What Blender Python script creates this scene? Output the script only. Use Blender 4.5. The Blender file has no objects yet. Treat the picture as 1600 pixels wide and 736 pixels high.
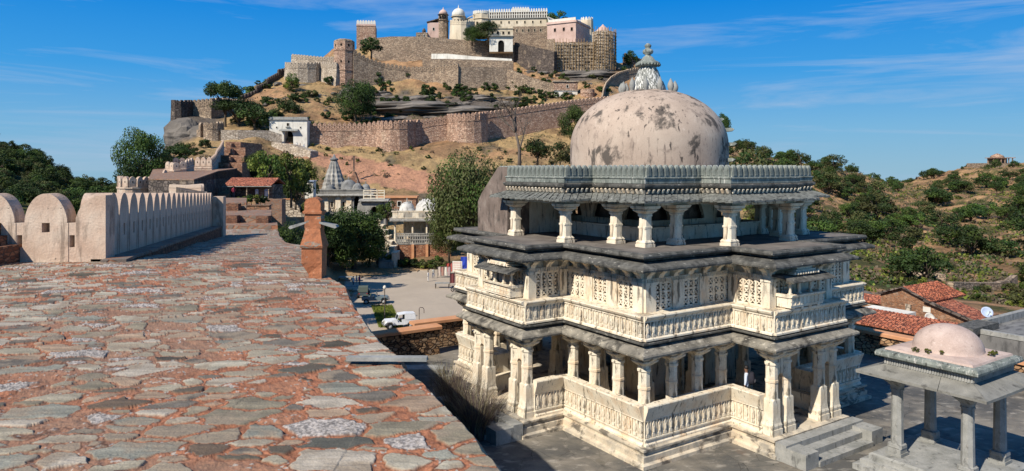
import bpy, math, random
import numpy as np
from mathutils import Vector, Matrix

scene = bpy.context.scene
COL = scene.collection
PI = math.pi
R = math.radians

# ------------------------------------------------------------------ camera
EZ = 11.76                      # eye height over the temple courtyard (z = 0)
F = 1100.0                      # focal length in pixels of the 1600 px wide photo
HX, HY = 800.0, 265.0           # where the horizon point falls in the photo
cam = bpy.data.cameras.new('camera')
cam_ob = bpy.data.objects.new('camera', cam)
COL.objects.link(cam_ob)
cam_ob.location = (0, 0, EZ)
cam_ob.rotation_euler = (R(90), 0, 0)
cam.sensor_width = 36
cam.lens = 36 * F / 1600.0
cam.shift_y = -(368.0 - HY) / 1600.0
cam.clip_start = 0.1
cam.clip_end = 20000
scene.camera = cam_ob

# ------------------------------------------------------------------ sky and sun
SUN_AZ = 222.0                  # clockwise from +Y
SUN_EL = 41.0
world = bpy.data.worlds.new('World')
scene.world = world
world.use_nodes = True
wn = world.node_tree
wn.nodes.clear()
w_out = wn.nodes.new('ShaderNodeOutputWorld')
w_bg = wn.nodes.new('ShaderNodeBackground')
w_sky = wn.nodes.new('ShaderNodeTexSky')
w_sky.sky_type = 'NISHITA'
w_sky.sun_disc = False
w_sky.sun_elevation = R(SUN_EL)
w_sky.sun_rotation = R(SUN_AZ)
w_sky.altitude = 1100
w_sky.air_density = 1.0
w_sky.dust_density = 0.25
w_sky.ozone_density = 3.5
w_bg.inputs['Strength'].default_value = 0.082
w_hsv = wn.nodes.new('ShaderNodeHueSaturation')
w_hsv.inputs['Saturation'].default_value = 1.28
w_hsv.inputs['Hue'].default_value = 0.492
w_hsv.inputs['Value'].default_value = 1.0
wn.links.new(w_sky.outputs[0], w_hsv.inputs['Color'])
# clear dry-season blue, deeper overhead, over the Nishita sky
w_tc0 = wn.nodes.new('ShaderNodeTexCoord'); w_sep = wn.nodes.new('ShaderNodeSeparateXYZ')
wn.links.new(w_tc0.outputs['Generated'], w_sep.inputs[0])
w_ramp = wn.nodes.new('ShaderNodeValToRGB')
_e = w_ramp.color_ramp.elements
while len(_e) < 5: _e.new(.5)
for _i, (_p, _c) in enumerate([(0.0, (.20, .37, .50)), (.055, (.14, .345, .55)), (.13, (.038, .26, .59)), (.235, (.0, .175, .56)), (1.0, (.004, .07, .24))]):
    _e[_i].position = _p; _e[_i].color = (*_c, 1)
wn.links.new(w_sep.outputs['Z'], w_ramp.inputs[0])
w_scale = wn.nodes.new('ShaderNodeVectorMath'); w_scale.operation = 'SCALE'
w_scale.inputs['Scale'].default_value = 1 / 0.082
wn.links.new(w_ramp.outputs[0], w_scale.inputs[0])
w_blend = wn.nodes.new('ShaderNodeMixRGB'); w_blend.inputs['Fac'].default_value = .96
wn.links.new(w_hsv.outputs[0], w_blend.inputs['Color1']); wn.links.new(w_scale.outputs[0], w_blend.inputs['Color2'])
# thin high cirrus: streaks in the sky's own direction space
w_tc = wn.nodes.new('ShaderNodeTexCoord')
w_mp = wn.nodes.new('ShaderNodeMapping')
w_mp.inputs['Scale'].default_value = (1.0, 1.6, 13.0)
w_mp.inputs['Rotation'].default_value = (R(0), R(5), R(0))
w_nz = wn.nodes.new('ShaderNodeTexNoise')
w_nz.inputs['Scale'].default_value = 1.9
w_nz.inputs['Detail'].default_value = 7
w_nz.inputs['Roughness'].default_value = 0.62
w_nz.inputs['Distortion'].default_value = 0.7
w_rmp = wn.nodes.new('ShaderNodeMapRange')
w_rmp.inputs['From Min'].default_value = 0.50
w_rmp.inputs['From Max'].default_value = 0.80
w_rmp.inputs['To Max'].default_value = 0.75
w_mix = wn.nodes.new('ShaderNodeMixRGB')
w_mix.inputs['Color2'].default_value = (4.2, 5.2, 6.9, 1)
wn.links.new(w_tc.outputs['Generated'], w_mp.inputs['Vector'])
wn.links.new(w_mp.outputs[0], w_nz.inputs['Vector'])
wn.links.new(w_nz.outputs['Fac'], w_rmp.inputs['Value'])
wn.links.new(w_rmp.outputs[0], w_mix.inputs['Fac'])
wn.links.new(w_blend.outputs[0], w_mix.inputs['Color1'])
wn.links.new(w_mix.outputs[0], w_bg.inputs['Color'])
wn.links.new(w_bg.outputs[0], w_out.inputs['Surface'])

sun = bpy.data.lights.new('sun', 'SUN')
sun.energy = 5.0
sun.angle = R(0.53)
sun.color = (1.0, 0.93, 0.82)
sun_ob = bpy.data.objects.new('sun', sun)
COL.objects.link(sun_ob)
_s = Vector((math.sin(R(SUN_AZ)) * math.cos(R(SUN_EL)), math.cos(R(SUN_AZ)) * math.cos(R(SUN_EL)), math.sin(R(SUN_EL))))
sun_ob.rotation_euler = (-_s).to_track_quat('-Z', 'Y').to_euler()
sun_ob.location = (-40, -60, 90)

scene.view_settings.view_transform = 'Standard'
scene.view_settings.look = 'None'
scene.view_settings.exposure = 0.38
scene.view_settings.gamma = 1.0
scene.render.engine = 'CYCLES'
scene.cycles.max_bounces = 5
scene.cycles.diffuse_bounces = 3
scene.cycles.transparent_max_bounces = 6

# ------------------------------------------------------------------ picture measurements -> metres
def G(px, py, z=0.0):
    """point on the horizontal plane z that the photo shows at px, py"""
    Y = F * (EZ - z) / (py - HY)
    return Vector(((px - HX) * Y / F, Y, z))

def P(px, py, Y):
    return Vector(((px - HX) * Y / F, Y, EZ - (py - HY) * Y / F))

# ------------------------------------------------------------------ numpy noise
def _hash(ix, iy, seed=0):
    h = (ix.astype(np.int64) * 374761393 + iy.astype(np.int64) * 668265263 + seed * 982451653) & 0xFFFFFFFF
    h = ((h ^ (h >> 13)) * 1274126177) & 0xFFFFFFFF
    h = (h ^ (h >> 16)) & 0xFFFFFFFF
    return h.astype(np.float64) / 4294967295.0

def vnoise(x, y, seed=0):
    x = np.asarray(x, float); y = np.asarray(y, float)
    ix = np.floor(x); iy = np.floor(y)
    fx = x - ix; fy = y - iy
    fx = fx * fx * (3 - 2 * fx); fy = fy * fy * (3 - 2 * fy)
    a = _hash(ix, iy, seed); b = _hash(ix + 1, iy, seed)
    c = _hash(ix, iy + 1, seed); d = _hash(ix + 1, iy + 1, seed)
    return (a * (1 - fx) + b * fx) * (1 - fy) + (c * (1 - fx) + d * fx) * fy

def fbm(x, y, seed=0, octv=4, gain=0.5):
    s = 0; a = 1.0; t = 0
    for o in range(octv):
        s = s + a * vnoise(x * 2 ** o + 17.3 * o, y * 2 ** o - 9.1 * o, seed + o); t += a; a *= gain
    return s / t

# ------------------------------------------------------------------ objects
def tag(o, label=None, cat=None, group=None, kind=None):
    if label: o['label'] = label
    if cat: o['category'] = cat
    if group: o['group'] = group
    if kind: o['kind'] = kind
    return o

def thing(name, loc, label, cat, group=None, rz=0.0):
    o = bpy.data.objects.new(name, None)
    COL.objects.link(o)
    o.location = loc
    o.rotation_euler = (0, 0, rz)
    o.empty_display_size = 0.3
    return tag(o, label, cat, group)

def inst(name, mesh, parent=None, loc=(0, 0, 0), rz=0.0, scale=None):
    o = bpy.data.objects.new(name, mesh)
    COL.objects.link(o)
    if parent is not None: o.parent = parent
    o.location = loc
    o.rotation_euler = (0, 0, rz)
    if scale is not None:
        o.scale = (scale, scale, scale) if not isinstance(scale, (tuple, list)) else scale
    return o

def copy_tree(src, loc=None, rz=None, scale=None, label=None, parent=None):
    o = src.copy(); COL.objects.link(o)
    if parent is not None: o.parent = parent
    if loc is not None: o.location = loc
    if rz is not None: o.rotation_euler = (0, 0, rz)
    if scale is not None: o.scale = (scale, scale, scale) if not isinstance(scale, (tuple, list)) else scale
    if label: o['label'] = label
    for ch in list(src.children):
        copy_tree(ch, parent=o)
    return o

class MB:
    """collects shapes and links them as one mesh object"""
    def __init__(self):
        self.v = []; self.f = []; self.m = []; self.sm = []
    def face(self, idx, mi=0, smooth=False):
        self.f.append(tuple(idx)); self.m.append(mi); self.sm.append(smooth)
    def add(self, verts, faces, mi=0, smooth=False, mat=None):
        o = len(self.v)
        if mat is not None: verts = [tuple(mat @ Vector(p)) for p in verts]
        self.v.extend([tuple(p) for p in verts])
        for f in faces: self.face([i + o for i in f], mi, smooth)
        return self
    def box(self, x0, x1, y0, y1, z0, z1, mi=0, mat=None):
        v = [(x0, y0, z0), (x1, y0, z0), (x1, y1, z0), (x0, y1, z0), (x0, y0, z1), (x1, y0, z1), (x1, y1, z1), (x0, y1, z1)]
        return self.add(v, [(0, 3, 2, 1), (4, 5, 6, 7), (0, 1, 5, 4), (1, 2, 6, 5), (2, 3, 7, 6), (3, 0, 4, 7)], mi, False, mat)
    def bar(self, a, b, w, h=None, mi=0):
        a = Vector(a); b = Vector(b); h = h or w
        d = (b - a); L = d.length
        if L < 1e-6: return self
        q = d.to_track_quat('X', 'Z').to_matrix().to_4x4()
        m = Matrix.Translation(a) @ q
        return self.box(0, L, -w / 2, w / 2, -h / 2, h / 2, mi, m)
    def loft(self, rings, mi=0, smooth=False, cap=True, closed=True):
        n = len(rings[0]); o = len(self.v)
        for r in rings: self.v.extend([tuple(p) for p in r])
        for k in range(len(rings) - 1):
            for i in range(n if closed else n - 1):
                j = (i + 1) % n
                self.face((o + k * n + i, o + k * n + j, o + (k + 1) * n + j, o + (k + 1) * n + i), mi, smooth)
        if cap:
            self.face([o + i for i in range(n)][::-1], mi)
            self.face([o + (len(rings) - 1) * n + i for i in range(n)], mi)
        return self
    def lathe(self, prof, n=16, c=(0, 0, 0), mi=0, smooth=True, cap=True, rib=0, ribamp=0.0):
        rings = []
        for (r, z) in prof:
            rr = []
            for i in range(n):
                a = 2 * PI * i / n
                q = r * (1 + (ribamp * abs(math.sin(a * rib / 2)) if rib else 0))
                rr.append((c[0] + q * math.cos(a), c[1] + q * math.sin(a), c[2] + z))
            rings.append(rr)
        return self.loft(rings, mi, smooth, cap)
    def tube(self, pts, rad, n=6, mi=0, smooth=True):
        rings = []
        for k, p in enumerate(pts):
            p = Vector(p)
            d = (Vector(pts[min(k + 1, len(pts) - 1)]) - Vector(pts[max(k - 1, 0)]))
            q = d.to_track_quat('Z', 'Y')
            r = rad[k] if isinstance(rad, (list, tuple)) else rad
            rings.append([p + q @ Vector((r * math.cos(2 * PI * i / n), r * math.sin(2 * PI * i / n), 0)) for i in range(n)])
        return self.loft(rings, mi, smooth)
    def prism(self, poly, axis, a0, a1, mi=0, mat=None):
        """poly: 2-D outline; axis 'x': outline is (y,z); 'y': (x,z); 'z': (x,y)"""
        n = len(poly)
        def mk(p, a):
            return {'x': (a, p[0], p[1]), 'y': (p[0], a, p[1]), 'z': (p[0], p[1], a)}[axis]
        v = [mk(p, a0) for p in poly] + [mk(p, a1) for p in poly]
        f = [tuple(range(n)), tuple(range(2 * n - 1, n - 1, -1))]
        for i in range(n):
            j = (i + 1) % n
            f.append((i, i + n, j + n, j))
        return self.add(v, f, mi, False, mat)
    def build(self, name, mats, parent=None, scale=1.0, flip_check=True, jitter=0.0):
        me = bpy.data.meshes.new(name)
        v = np.array(self.v, float) * scale
        if jitter:
            rs = np.random.RandomState(3)
            key = np.round(v, 4)
            nx = fbm(v[:, 0] * 2.1 + v[:, 2] * 1.3, v[:, 1] * 2.3, 5, 3) - .5
            ny = fbm(v[:, 1] * 2.2 + 31, v[:, 2] * 1.9 + v[:, 0], 8, 3) - .5
            nz = fbm(v[:, 0] * 1.7 + 11, v[:, 1] * 1.8 + v[:, 2], 11, 3) - .5
            v = v + np.stack([nx, ny, nz], 1) * jitter * 2
        me.from_pydata(v.tolist(), [], self.f)
        me.polygons.foreach_set('material_index', self.m)
        me.polygons.foreach_set('use_smooth', self.sm)
        if not isinstance(mats, (list, tuple)): mats = [mats]
        for m in mats: me.materials.append(m)
        import bmesh
        if flip_check:
            bm = bmesh.new(); bm.from_mesh(me)
            bmesh.ops.recalc_face_normals(bm, faces=bm.faces)
            bm.to_mesh(me); bm.free()
        me.update()
        return inst(name, me, parent)

def sq_ring(hw, cut, z, cx=0, cy=0):
    c = hw - cut
    p = [(hw, -c), (hw, c), (c, hw), (-c, hw), (-hw, c), (-hw, -c), (-c, -hw), (c, -hw)]
    return [(cx + a, cy + b, z) for a, b in p]

def stack(mb, secs, cx=0, cy=0, mi=0):
    """secs: (z, half width, chamfer share 0..0.586)"""
    return mb.loft([sq_ring(h, h * c, z, cx, cy) for z, h, c in secs], mi)

def offset_poly(poly, d):
    """outward mitred offset of a CCW polygon"""
    n = len(poly); out = []
    for i in range(n):
        p0 = Vector(poly[i - 1]); p1 = Vector(poly[i]); p2 = Vector(poly[(i + 1) % n])
        e1 = (p1 - p0).normalized(); e2 = (p2 - p1).normalized()
        n1 = Vector((e1.y, -e1.x)); n2 = Vector((e2.y, -e2.x))
        k = 1 + n1.dot(n2)
        out.append(p1 + (n1 + n2) * (d / max(k, 0.2)))
    return out

def sweep(mb, poly, prof, mi=0, cap_top=False, cap_bot=False, sub=0.0):
    """carry a profile [(out, z)] round a closed plan"""
    if sub:
        q = []
        n = len(poly)
        # keep corners; subdivided edges are interpolated after offsetting
        segs = [max(1, int(round((Vector(poly[(i + 1) % n]) - Vector(poly[i])).length / sub))) for i in range(n)]
    rings = []
    for (d, z) in prof:
        op = offset_poly(poly, d)
        if sub:
            rr = []
            for i in range(len(op)):
                a = op[i]; b = op[(i + 1) % len(op)]
                for s in range(segs[i]):
                    t = s / segs[i]
                    rr.append((a.x + (b.x - a.x) * t, a.y + (b.y - a.y) * t, z))
            rings.append(rr)
        else:
            rings.append([(p.x, p.y, z) for p in op])
    mb.loft(rings, mi, False, cap=False)
    o = len(mb.v) - len(rings) * len(rings[0]); n = len(rings[0])
    if cap_top: mb.face([o + (len(rings) - 1) * n + i for i in range(n)], mi)
    if cap_bot: mb.face([o + i for i in range(n)][::-1], mi)
    return mb

# ------------------------------------------------------------------ materials
def rgb(c): return (c[0], c[1], c[2], 1.0)

class NT:
    def __init__(self, name):
        self.mat = bpy.data.materials.new(name); self.mat.use_nodes = True
        self.nt = self.mat.node_tree; self.nt.nodes.clear()
        self.out = self.n('ShaderNodeOutputMaterial'); self.b = self.n('ShaderNodeBsdfPrincipled')
        self.l(self.b.outputs[0], self.out.inputs['Surface'])
        self.tc = self.n('ShaderNodeTexCoord')
        self.vec = self.tc.outputs['Object']
    def n(self, t, **k):
        x = self.nt.nodes.new(t)
        for a, b in k.items(): setattr(x, a, b)
        return x
    def l(self, a, b): self.nt.links.new(a, b)
    def mapped(self, stretch):
        if stretch is None: return self.vec
        m = self.n('ShaderNodeMapping'); m.inputs['Scale'].default_value = stretch
        self.l(self.vec, m.inputs['Vector']); return m.outputs[0]
    def noise(self, scale, detail=4, stretch=None, rough=0.55, dist=0.0):
        x = self.n('ShaderNodeTexNoise'); x.inputs['Scale'].default_value = scale
        x.inputs['Detail'].default_value = detail; x.inputs['Roughness'].default_value = rough
        x.inputs['Distortion'].default_value = dist
        self.l(self.mapped(stretch), x.inputs['Vector']); return x.outputs['Fac']
    def rng(self, v, a, b, c=0.0, d=1.0):
        x = self.n('ShaderNodeMapRange'); x.inputs['From Min'].default_value = a; x.inputs['From Max'].default_value = b
        x.inputs['To Min'].default_value = c; x.inputs['To Max'].default_value = d
        self.l(v, x.inputs['Value']); return x.outputs[0]
    def mix(self, f, a, b, mode='MIX'):
        x = self.n('ShaderNodeMixRGB', blend_type=mode)
        for s, v in ((0, f), (1, a), (2, b)):
            if isinstance(v, (int, float)): x.inputs[s].default_value = v
            elif isinstance(v, (tuple, list)): x.inputs[s].default_value = rgb(v)
            else: self.l(v, x.inputs[s])
        return x.outputs[0]
    def ramp(self, v, stops):
        x = self.n('ShaderNodeValToRGB'); e = x.color_ramp.elements
        while len(e) < len(stops): e.new(0.5)
        for i, (p, c) in enumerate(stops): e[i].position = p; e[i].color = rgb(c)
        self.l(v, x.inputs[0]); return x.outputs[0]
    def mul(self, a, b):
        x = self.n('ShaderNodeMath', operation='MULTIPLY')
        for s, v in ((0, a), (1, b)):
            if isinstance(v, (int, float)): x.inputs[s].default_value = v
            else: self.l(v, x.inputs[s])
        return x.outputs[0]
    def bump(self, h, strength, dist, prev=None):
        x = self.n('ShaderNodeBump'); x.inputs['Strength'].default_value = strength; x.inputs['Distance'].default_value = dist
        self.l(h, x.inputs['Height'])
        if prev is not None: self.l(prev, x.inputs['Normal'])
        return x.outputs[0]

def M(name, base, rough=0.9, nscale=1.5, layers=(), bumps=((9.0, 0.4, 0.03),), cells=None, spec=0.2, metallic=0.0, offset=None):
    """procedural material. base: colour or ramp; layers: (colour, scale, stretch, lo, hi, amount);
    cells: dict(scale, stretch, cols, mortar, gap, dist)"""
    t = NT(name)
    if isinstance(base[0], (tuple, list)):
        c = t.ramp(t.noise(nscale, 5), base)
    else:
        c = t.mix(t.rng(t.noise(nscale, 5), .3, .7), tuple(x * .82 for x in base), tuple(min(1, x * 1.15) for x in base))
    prev = None
    if cells:
        # warp the lattice slightly so courses are not ruled lines
        w = t.n('ShaderNodeTexNoise'); w.inputs['Scale'].default_value = cells['scale'] * 0.8
        t.l(t.vec, w.inputs['Vector'])
        wm = t.mix(cells.get('warp', 0.18) / cells['scale'], (0, 0, 0), w.outputs['Color'])
        add = t.n('ShaderNodeVectorMath', operation='ADD')
        t.l(t.mapped(cells.get('stretch')), add.inputs[0]); t.l(wm, add.inputs[1])
        v1 = t.n('ShaderNodeTexVoronoi', feature='F1'); v1.inputs['Scale'].default_value = cells['scale']
        v2 = t.n('ShaderNodeTexVoronoi', feature='DISTANCE_TO_EDGE'); v2.inputs['Scale'].default_value = cells['scale']
        for v in (v1, v2):
            t.l(add.outputs[0], v.inputs['Vector'])
        sep = t.n('ShaderNodeSeparateColor'); t.l(v1.outputs['Color'], sep.inputs[0])
        cc = t.ramp(sep.outputs[0], cells['cols'])
        c = t.mix(cells.get('amt', 0.85), c, cc)
        g = cells.get('gap', 0.06)
        edge = t.rng(v2.outputs['Distance'], g * 0.4, g)
        c = t.mix(edge, cells['mortar'], c)
        prev = t.bump(edge, 0.8, cells.get('dist', 0.05), prev)
    for (col, sc, st, lo, hi, am) in layers:
        f = t.mul(t.rng(t.noise(sc, 6, st, 0.62, 0.3), lo, hi), am)
        c = t.mix(f, c, col)
    # fine grain variation
    c = t.mix(0.35, c, t.ramp(t.noise(28, 4), [(0.3, (.45, .45, .45)), (0.7, (1, 1, 1))]), 'MULTIPLY')
    t.l(c, t.b.inputs['Base Color'])
    t.b.inputs['Roughness'].default_value = rough
    t.b.inputs['Specular IOR Level'].default_value = spec
    t.b.inputs['Metallic'].default_value = metallic
    for (sc, st, di) in bumps:
        prev = t.bump(t.noise(sc, 6, None, 0.6), st, di, prev)
    if prev is not None: t.l(prev, t.b.inputs['Normal'])
    return t.mat

def plain(name, col, rough=0.5, spec=0.4, metallic=0.0):
    t = NT(name)
    c = t.mix(t.rng(t.noise(6, 3), .35, .65), tuple(x * .85 for x in col), col)
    t.l(c, t.b.inputs['Base Color']); t.b.inputs['Roughness'].default_value = rough
    t.b.inputs['Specular IOR Level'].default_value = spec; t.b.inputs['Metallic'].default_value = metallic
    return t.mat

DARK = (.035, .033, .030)
m_cream = M('cream_marble', [(0.3, (.69, .57, .41)), (0.5, (.80, .72, .57)), (0.72, (.70, .53, .35))], nscale=.8,
            layers=[((.58, .34, .15), 1.3, (1.2, 1.2, .6), .52, .70, .55), ((.30, .22, .14), 2.6, (1.6, 1.6, .5), .56, .70, .5), ((.075, .065, .05), 2.2, (2.4, 2.4, .38), .565, .64, .8),  # first layer: orange patches stand in for warm bounced light
                    ((.17, .15, .12), 9.0, (1, 1, .8), .63, .70, .55)],
            bumps=((14, .35, .02), (45, .3, .008)))
m_base = M('grimy_plinth_marble', [(0.3, (.46, .38, .28)), (0.5, (.66, .57, .43)), (0.72, (.56, .43, .29))], nscale=.8,
            layers=[((.30, .28, .24), 1.0, (1, 1, .6), .48, .60, .7), ((.08, .07, .06), 1.6, (1, 1, 1.6), .52, .62, .8)], bumps=((10, .5, .03), (45, .3, .008)))
m_cream_floor = M('worn_cream_floor', (.40, .34, .26), nscale=1.4, layers=[((.12, .11, .09), 1.6, None, .45, .65, .6)])
m_slate = M('weathered_roof_slab', [(0.3, (.070, .068, .060)), (0.6, (.135, .130, .115)), (0.8, (.21, .20, .17))], nscale=2.4,
            layers=[((.50, .47, .40), 5.0, (1, 1, 2.5), .60, .68, .75), ((.03, .03, .028), 1.8, None, .5, .62, .7)],
            bumps=((7, .6, .05), (30, .4, .015)))
m_green = M('grey_green_stone', [(0.3, (.12, .135, .12)), (0.6, (.235, .255, .225)), (0.8, (.31, .32, .27))], nscale=2.2,
            layers=[((.62, .60, .54), 3.4, (3, 3, .5), .57, .66, .8), (DARK, 3.0, (2, 2, .8), .56, .66, .8)],
            bumps=((16, .5, .02),))
m_pink = M('pink_lime_plaster', [(0.25, (.35, .265, .205)), (0.5, (.45, .35, .275)), (0.75, (.53, .43, .34))], nscale=0.55,
           layers=[((.16, .12, .10), 1.5, (1, 1, .8), .56, .68, .55), ((.050, .045, .04), .62, (1.1, 1.1, .8), .55, .61, .85),
                   ((.035, .03, .028), 2.6, (1.8, 1.8, .45), .60, .655, .85), ((.10, .08, .07), 3.2, (2.5, 2.5, .25), .58, .68, .5), ((.68, .56, .46), 2.2, (1, 1, .5), .60, .75, .5)],
           bumps=((8, .25, .03), (40, .3, .01)))
m_kiosk = M('kiosk_grey_stone', [(0.3, (.22, .22, .20)), (0.6, (.34, .335, .31)), (0.8, (.42, .40, .35))], nscale=1.7,
            layers=[((.08, .08, .075), 2.4, (1.5, 1.5, .7), .56, .68, .7), ((.55, .50, .42), 4.0, None, .62, .7, .6)],
            bumps=((12, .4, .02),))
m_slate2 = M('weathered_eave', [(0.3, (.13, .12, .10)), (0.55, (.27, .245, .20)), (0.8, (.42, .38, .30))], nscale=1.8,
            layers=[((.035, .033, .03), 1.7, (1, 1, .7), .50, .62, .8), ((.60, .55, .45), 4.5, (1, 1, 2.5), .60, .68, .7)],
            bumps=((8, .5, .04), (30, .4, .012)))
m_court = M('courtyard_slabs', [(0.25, (.060, .060, .058)), (0.5, (.11, .105, .094)), (0.75, (.21, .19, .155))], nscale=0.25, rough=.75,
            layers=[((.33, .285, .22), 0.30, None, .44, .62, .6), ((.40, .36, .30), 1.4, (1, 1.8, 1), .55, .66, .6), ((.15, .08, .05), .5, None, .62, .72, .5), ((.04, .04, .04), .8, None, .56, .66, .6)],
            cells=dict(scale=.8, stretch=(1, 1, .02), cols=[(0, (.055, .055, .055)), (.6, (.10, .098, .09)), (1, (.16, .15, .13))], mortar=(.06, .058, .05), gap=.010, dist=.005, amt=.25, warp=.25),
            bumps=((3, .4, .04), (20, .4, .012)))
m_rubble = M('brown_rubble_masonry', (.20, .12, .07), nscale=.8,
             cells=dict(scale=3.0, stretch=(1, 1, 1.7), cols=[(0, (.20, .11, .06)), (.4, (.42, .25, .13)), (.75, (.55, .37, .22)), (1, (.30, .22, .16))],
                        mortar=(.05, .03, .02), gap=.11, dist=.10),
             bumps=((12, .5, .03),))
m_coping = M('orange_lime_coping', [(0.3, (.50, .235, .115)), (0.7, (.62, .32, .17))], nscale=1.2,
             layers=[((.30, .20, .15), 2.5, None, .6, .75, .5)], bumps=((14, .25, .015),))
# ================================================================== the rampart walk under the camera
PATH_TOP = EZ - 1.7
def pz(Y):
    Y = np.asarray(Y, float)
    return EZ - np.interp(Y, [0, 12.5, 31, 36, 60], [1.70, 1.70, 2.95, 3.05, 3.1])
# outer (right hand) edge of the walk, measured on the photograph
_edge_px = [(800, 736), (786, 717), (757, 690), (705, 640), (668, 602), (657, 593), (640, 575), (631, 560), (600, 530), (577, 508), (560, 480), (540, 448),
            (520, 438), (500, 425), (480, 384), (449, 379), (434, 356)]
_ey, _ex = [], []
for (a, b) in _edge_px:
    lo, hi = 1.5, 60.0
    for _ in range(50):
        mid = (lo + hi) / 2
        if HY + F * (EZ - float(pz(mid))) / mid > b: lo = mid
        else: hi = mid
    _ey.append(lo); _ex.append((a - HX) * lo / F)
_ey, _ex = np.array(_ey), np.array(_ex)
def edge_x(Y):
    Y = np.asarray(Y, float)
    x = np.interp(Y, _ey, _ex)
    return np.where(Y < _ey[0], _ex[0] + (_ey[0] - Y) * 0.42, x)

def build_path():
    NX, NY = 1120, 900
    # rows: dense where the lens sees most
    s = np.linspace(0, 1, NY)
    inv = (1 / 1.9) * (1 - s) + (1 / 36.0) * s
    Yr = 1 / inv
    Yr = np.concatenate([np.linspace(-2.0, 1.85, 20), Yr])
    NYt = len(Yr)
    t = np.linspace(0, 1, NX)
    Yg = np.repeat(Yr[:, None], NX, 1)
    ex = edge_x(Yg) + (fbm(Yg * 2.2, Yg * 0 + 3.3, 4, 3) - .5) * .10
    lx = -0.80 * np.maximum(Yg, 2.0) - 1.4
    Xg = lx + (ex - lx) * t[None, :]
    # stones: random-size Voronoi cells with warped, angular outlines
    wx = Xg + (fbm(Xg * 3.1, Yg * 3.1, 21, 3, .5) - .5) * .15 + (vnoise(Xg * 22, Yg * 22, 5) - .5) * .022
    wy = Yg + (fbm(Xg * 3.3 + 40, Yg * 3.3, 27, 3, .5) - .5) * .14 + (vnoise(Xg * 22, Yg * 22 + 9, 6) - .5) * .022
    cs = 0.195
    sx, sy = 0.66, 1.12                      # slabs laid a little longer across the walk
    gx, gy = wx * sx / cs, wy * sy / cs
    ix, iy = np.floor(gx), np.floor(gy)
    F1 = np.full(gx.shape, 9.0); F2 = np.full(gx.shape, 9.0)
    idx = np.zeros(gx.shape); idy = np.zeros(gx.shape)
    for dx in (-2, -1, 0, 1, 2):
        for dy in (-2, -1, 0, 1, 2):
            cx, cy = ix + dx, iy + dy
            hx, hy = _hash(cx, cy, 1), _hash(cx, cy, 2)
            rad = _hash(cx, cy, 3)
            w = np.where(rad > .80, -.55, np.where(rad > .5, -.12, .16)) # big slabs win ground
            d = np.sqrt((gx - cx - .1 - .8 * hx) ** 2 + (gy - cy - .1 - .8 * hy) ** 2) + w
            m1 = d < F1
            F2 = np.where(m1, F1, np.minimum(F2, d))
            idx = np.where(m1, cx, idx); idy = np.where(m1, cy, idy)
            F1 = np.where(m1, d, F1)
    edge = F2 - F1
    r1, r2, r3, r4 = (_hash(idx, idy, k) for k in (11, 12, 13, 14))
    gap = 0.05 + 0.16 * r4 ** 2 + 0.24 * (fbm(Xg * 1.3, Yg * 1.3, 55, 3) - .42).clip(0, 1)
    nz1 = fbm(Xg * 9, Yg * 9, 61, 5, .6)
    nz2 = fbm(Xg * 30, Yg * 34, 67, 4, .65)
    nze = fbm(Xg * 8, Yg * 8, 63, 3, .5)
    e2 = edge + (nze - .5) * .26 + (nz2 - .5) * .02
    stone = np.clip((e2 - gap) / 0.085, 0, 1); stone = stone * stone * (3 - 2 * stone)
    gone = r1 < .09
    stone = np.where(gone, stone * 0.15, stone)
    # heights
    lay = fbm(Xg * 2 + r2 * 50, Yg * 14 + r3 * 30, 71, 4, .6)
    hgt = stone * (.003 + .009 * r2) + stone * ((Xg - np.floor(Xg)) - .5) * .012 * (r3 - .5)
    crust = (r3 > .935) | ((r3 > .89) & (Yg > 6))
    hgt += stone * np.where(crust, (nz2 - .5) * .012, (nz2 - .5) * .004 + (np.round(lay * 6) / 6 - .5) * .014)
    hgt += (1 - stone) * ((nz1 - .5) * .035 + (nz2 - .5) * .014)
    und = (fbm(Xg * .35, Yg * .35, 81, 3) - .5) * .12
    Zg = pz(Yg) + hgt + und
    # round the outer rim down
    dist = (ex - Xg)
    Zg -= np.clip(.05 - dist, 0, .05) * 1.2
    # colours of the things themselves
    pal = np.array([(.26, .22, .15), (.33, .285, .205), (.21, .18, .125), (.38, .335, .25), (.14, .12, .095), (.34, .24, .16), (.25, .24, .19), (.42, .36, .28)])
    pi = np.floor(r1 * 7.999).astype(int)
    col = pal[pi] * (0.78 + .44 * nz1[..., None]) * (0.45 + 1.1 * lay[..., None])
    veil = np.clip((fbm(Xg * 4, Yg * 4, 91, 4, .6) - .47) * 4.5, 0, .85)[..., None]
    col = col * (1 - veil) + np.array((.30, .235, .165)) * veil
    nz3 = fbm(Xg * 60, Yg * 60, 73, 3, .6)
    cr = ((.42 + .58 * np.clip((nz3 - .38) * 4, 0, 1)) * (.65 + .7 * nz1))[..., None] * np.array((.50, .44, .385))
    col = np.where(crust[..., None], cr, col)
    col = col * .90
    darkst = (r3 < .09)[..., None]
    col = np.where(darkst, col * .38, col)
    mort = np.array((.33, .135, .070)) * (0.55 + .95 * nz1[..., None])
    mort = mort * (1 - .40 * np.clip((nz2 - .55) * 6, 0, 1)[..., None])
    dirt = np.clip((fbm(Xg * .6, Yg * .9, 101, 4) - .5) * 3.5, 0, .5)[..., None]
    mort = mort * (1 - dirt) + np.array((.24, .165, .115)) * dirt
    peb = (vnoise(Xg * 38, Yg * 38, 77) > .80)[..., None] & (nz1 > .5)[..., None]
    mort = np.where(peb, np.array((.38, .33, .28)), mort)
    rim = np.exp(-((e2 - gap - .0) / .035) ** 2)[..., None] * .55 * (np.clip(nz1 * 2.2 - .5, 0, 1)[..., None])
    col = mort * (1 - stone[..., None]) + col * stone[..., None]
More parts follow.
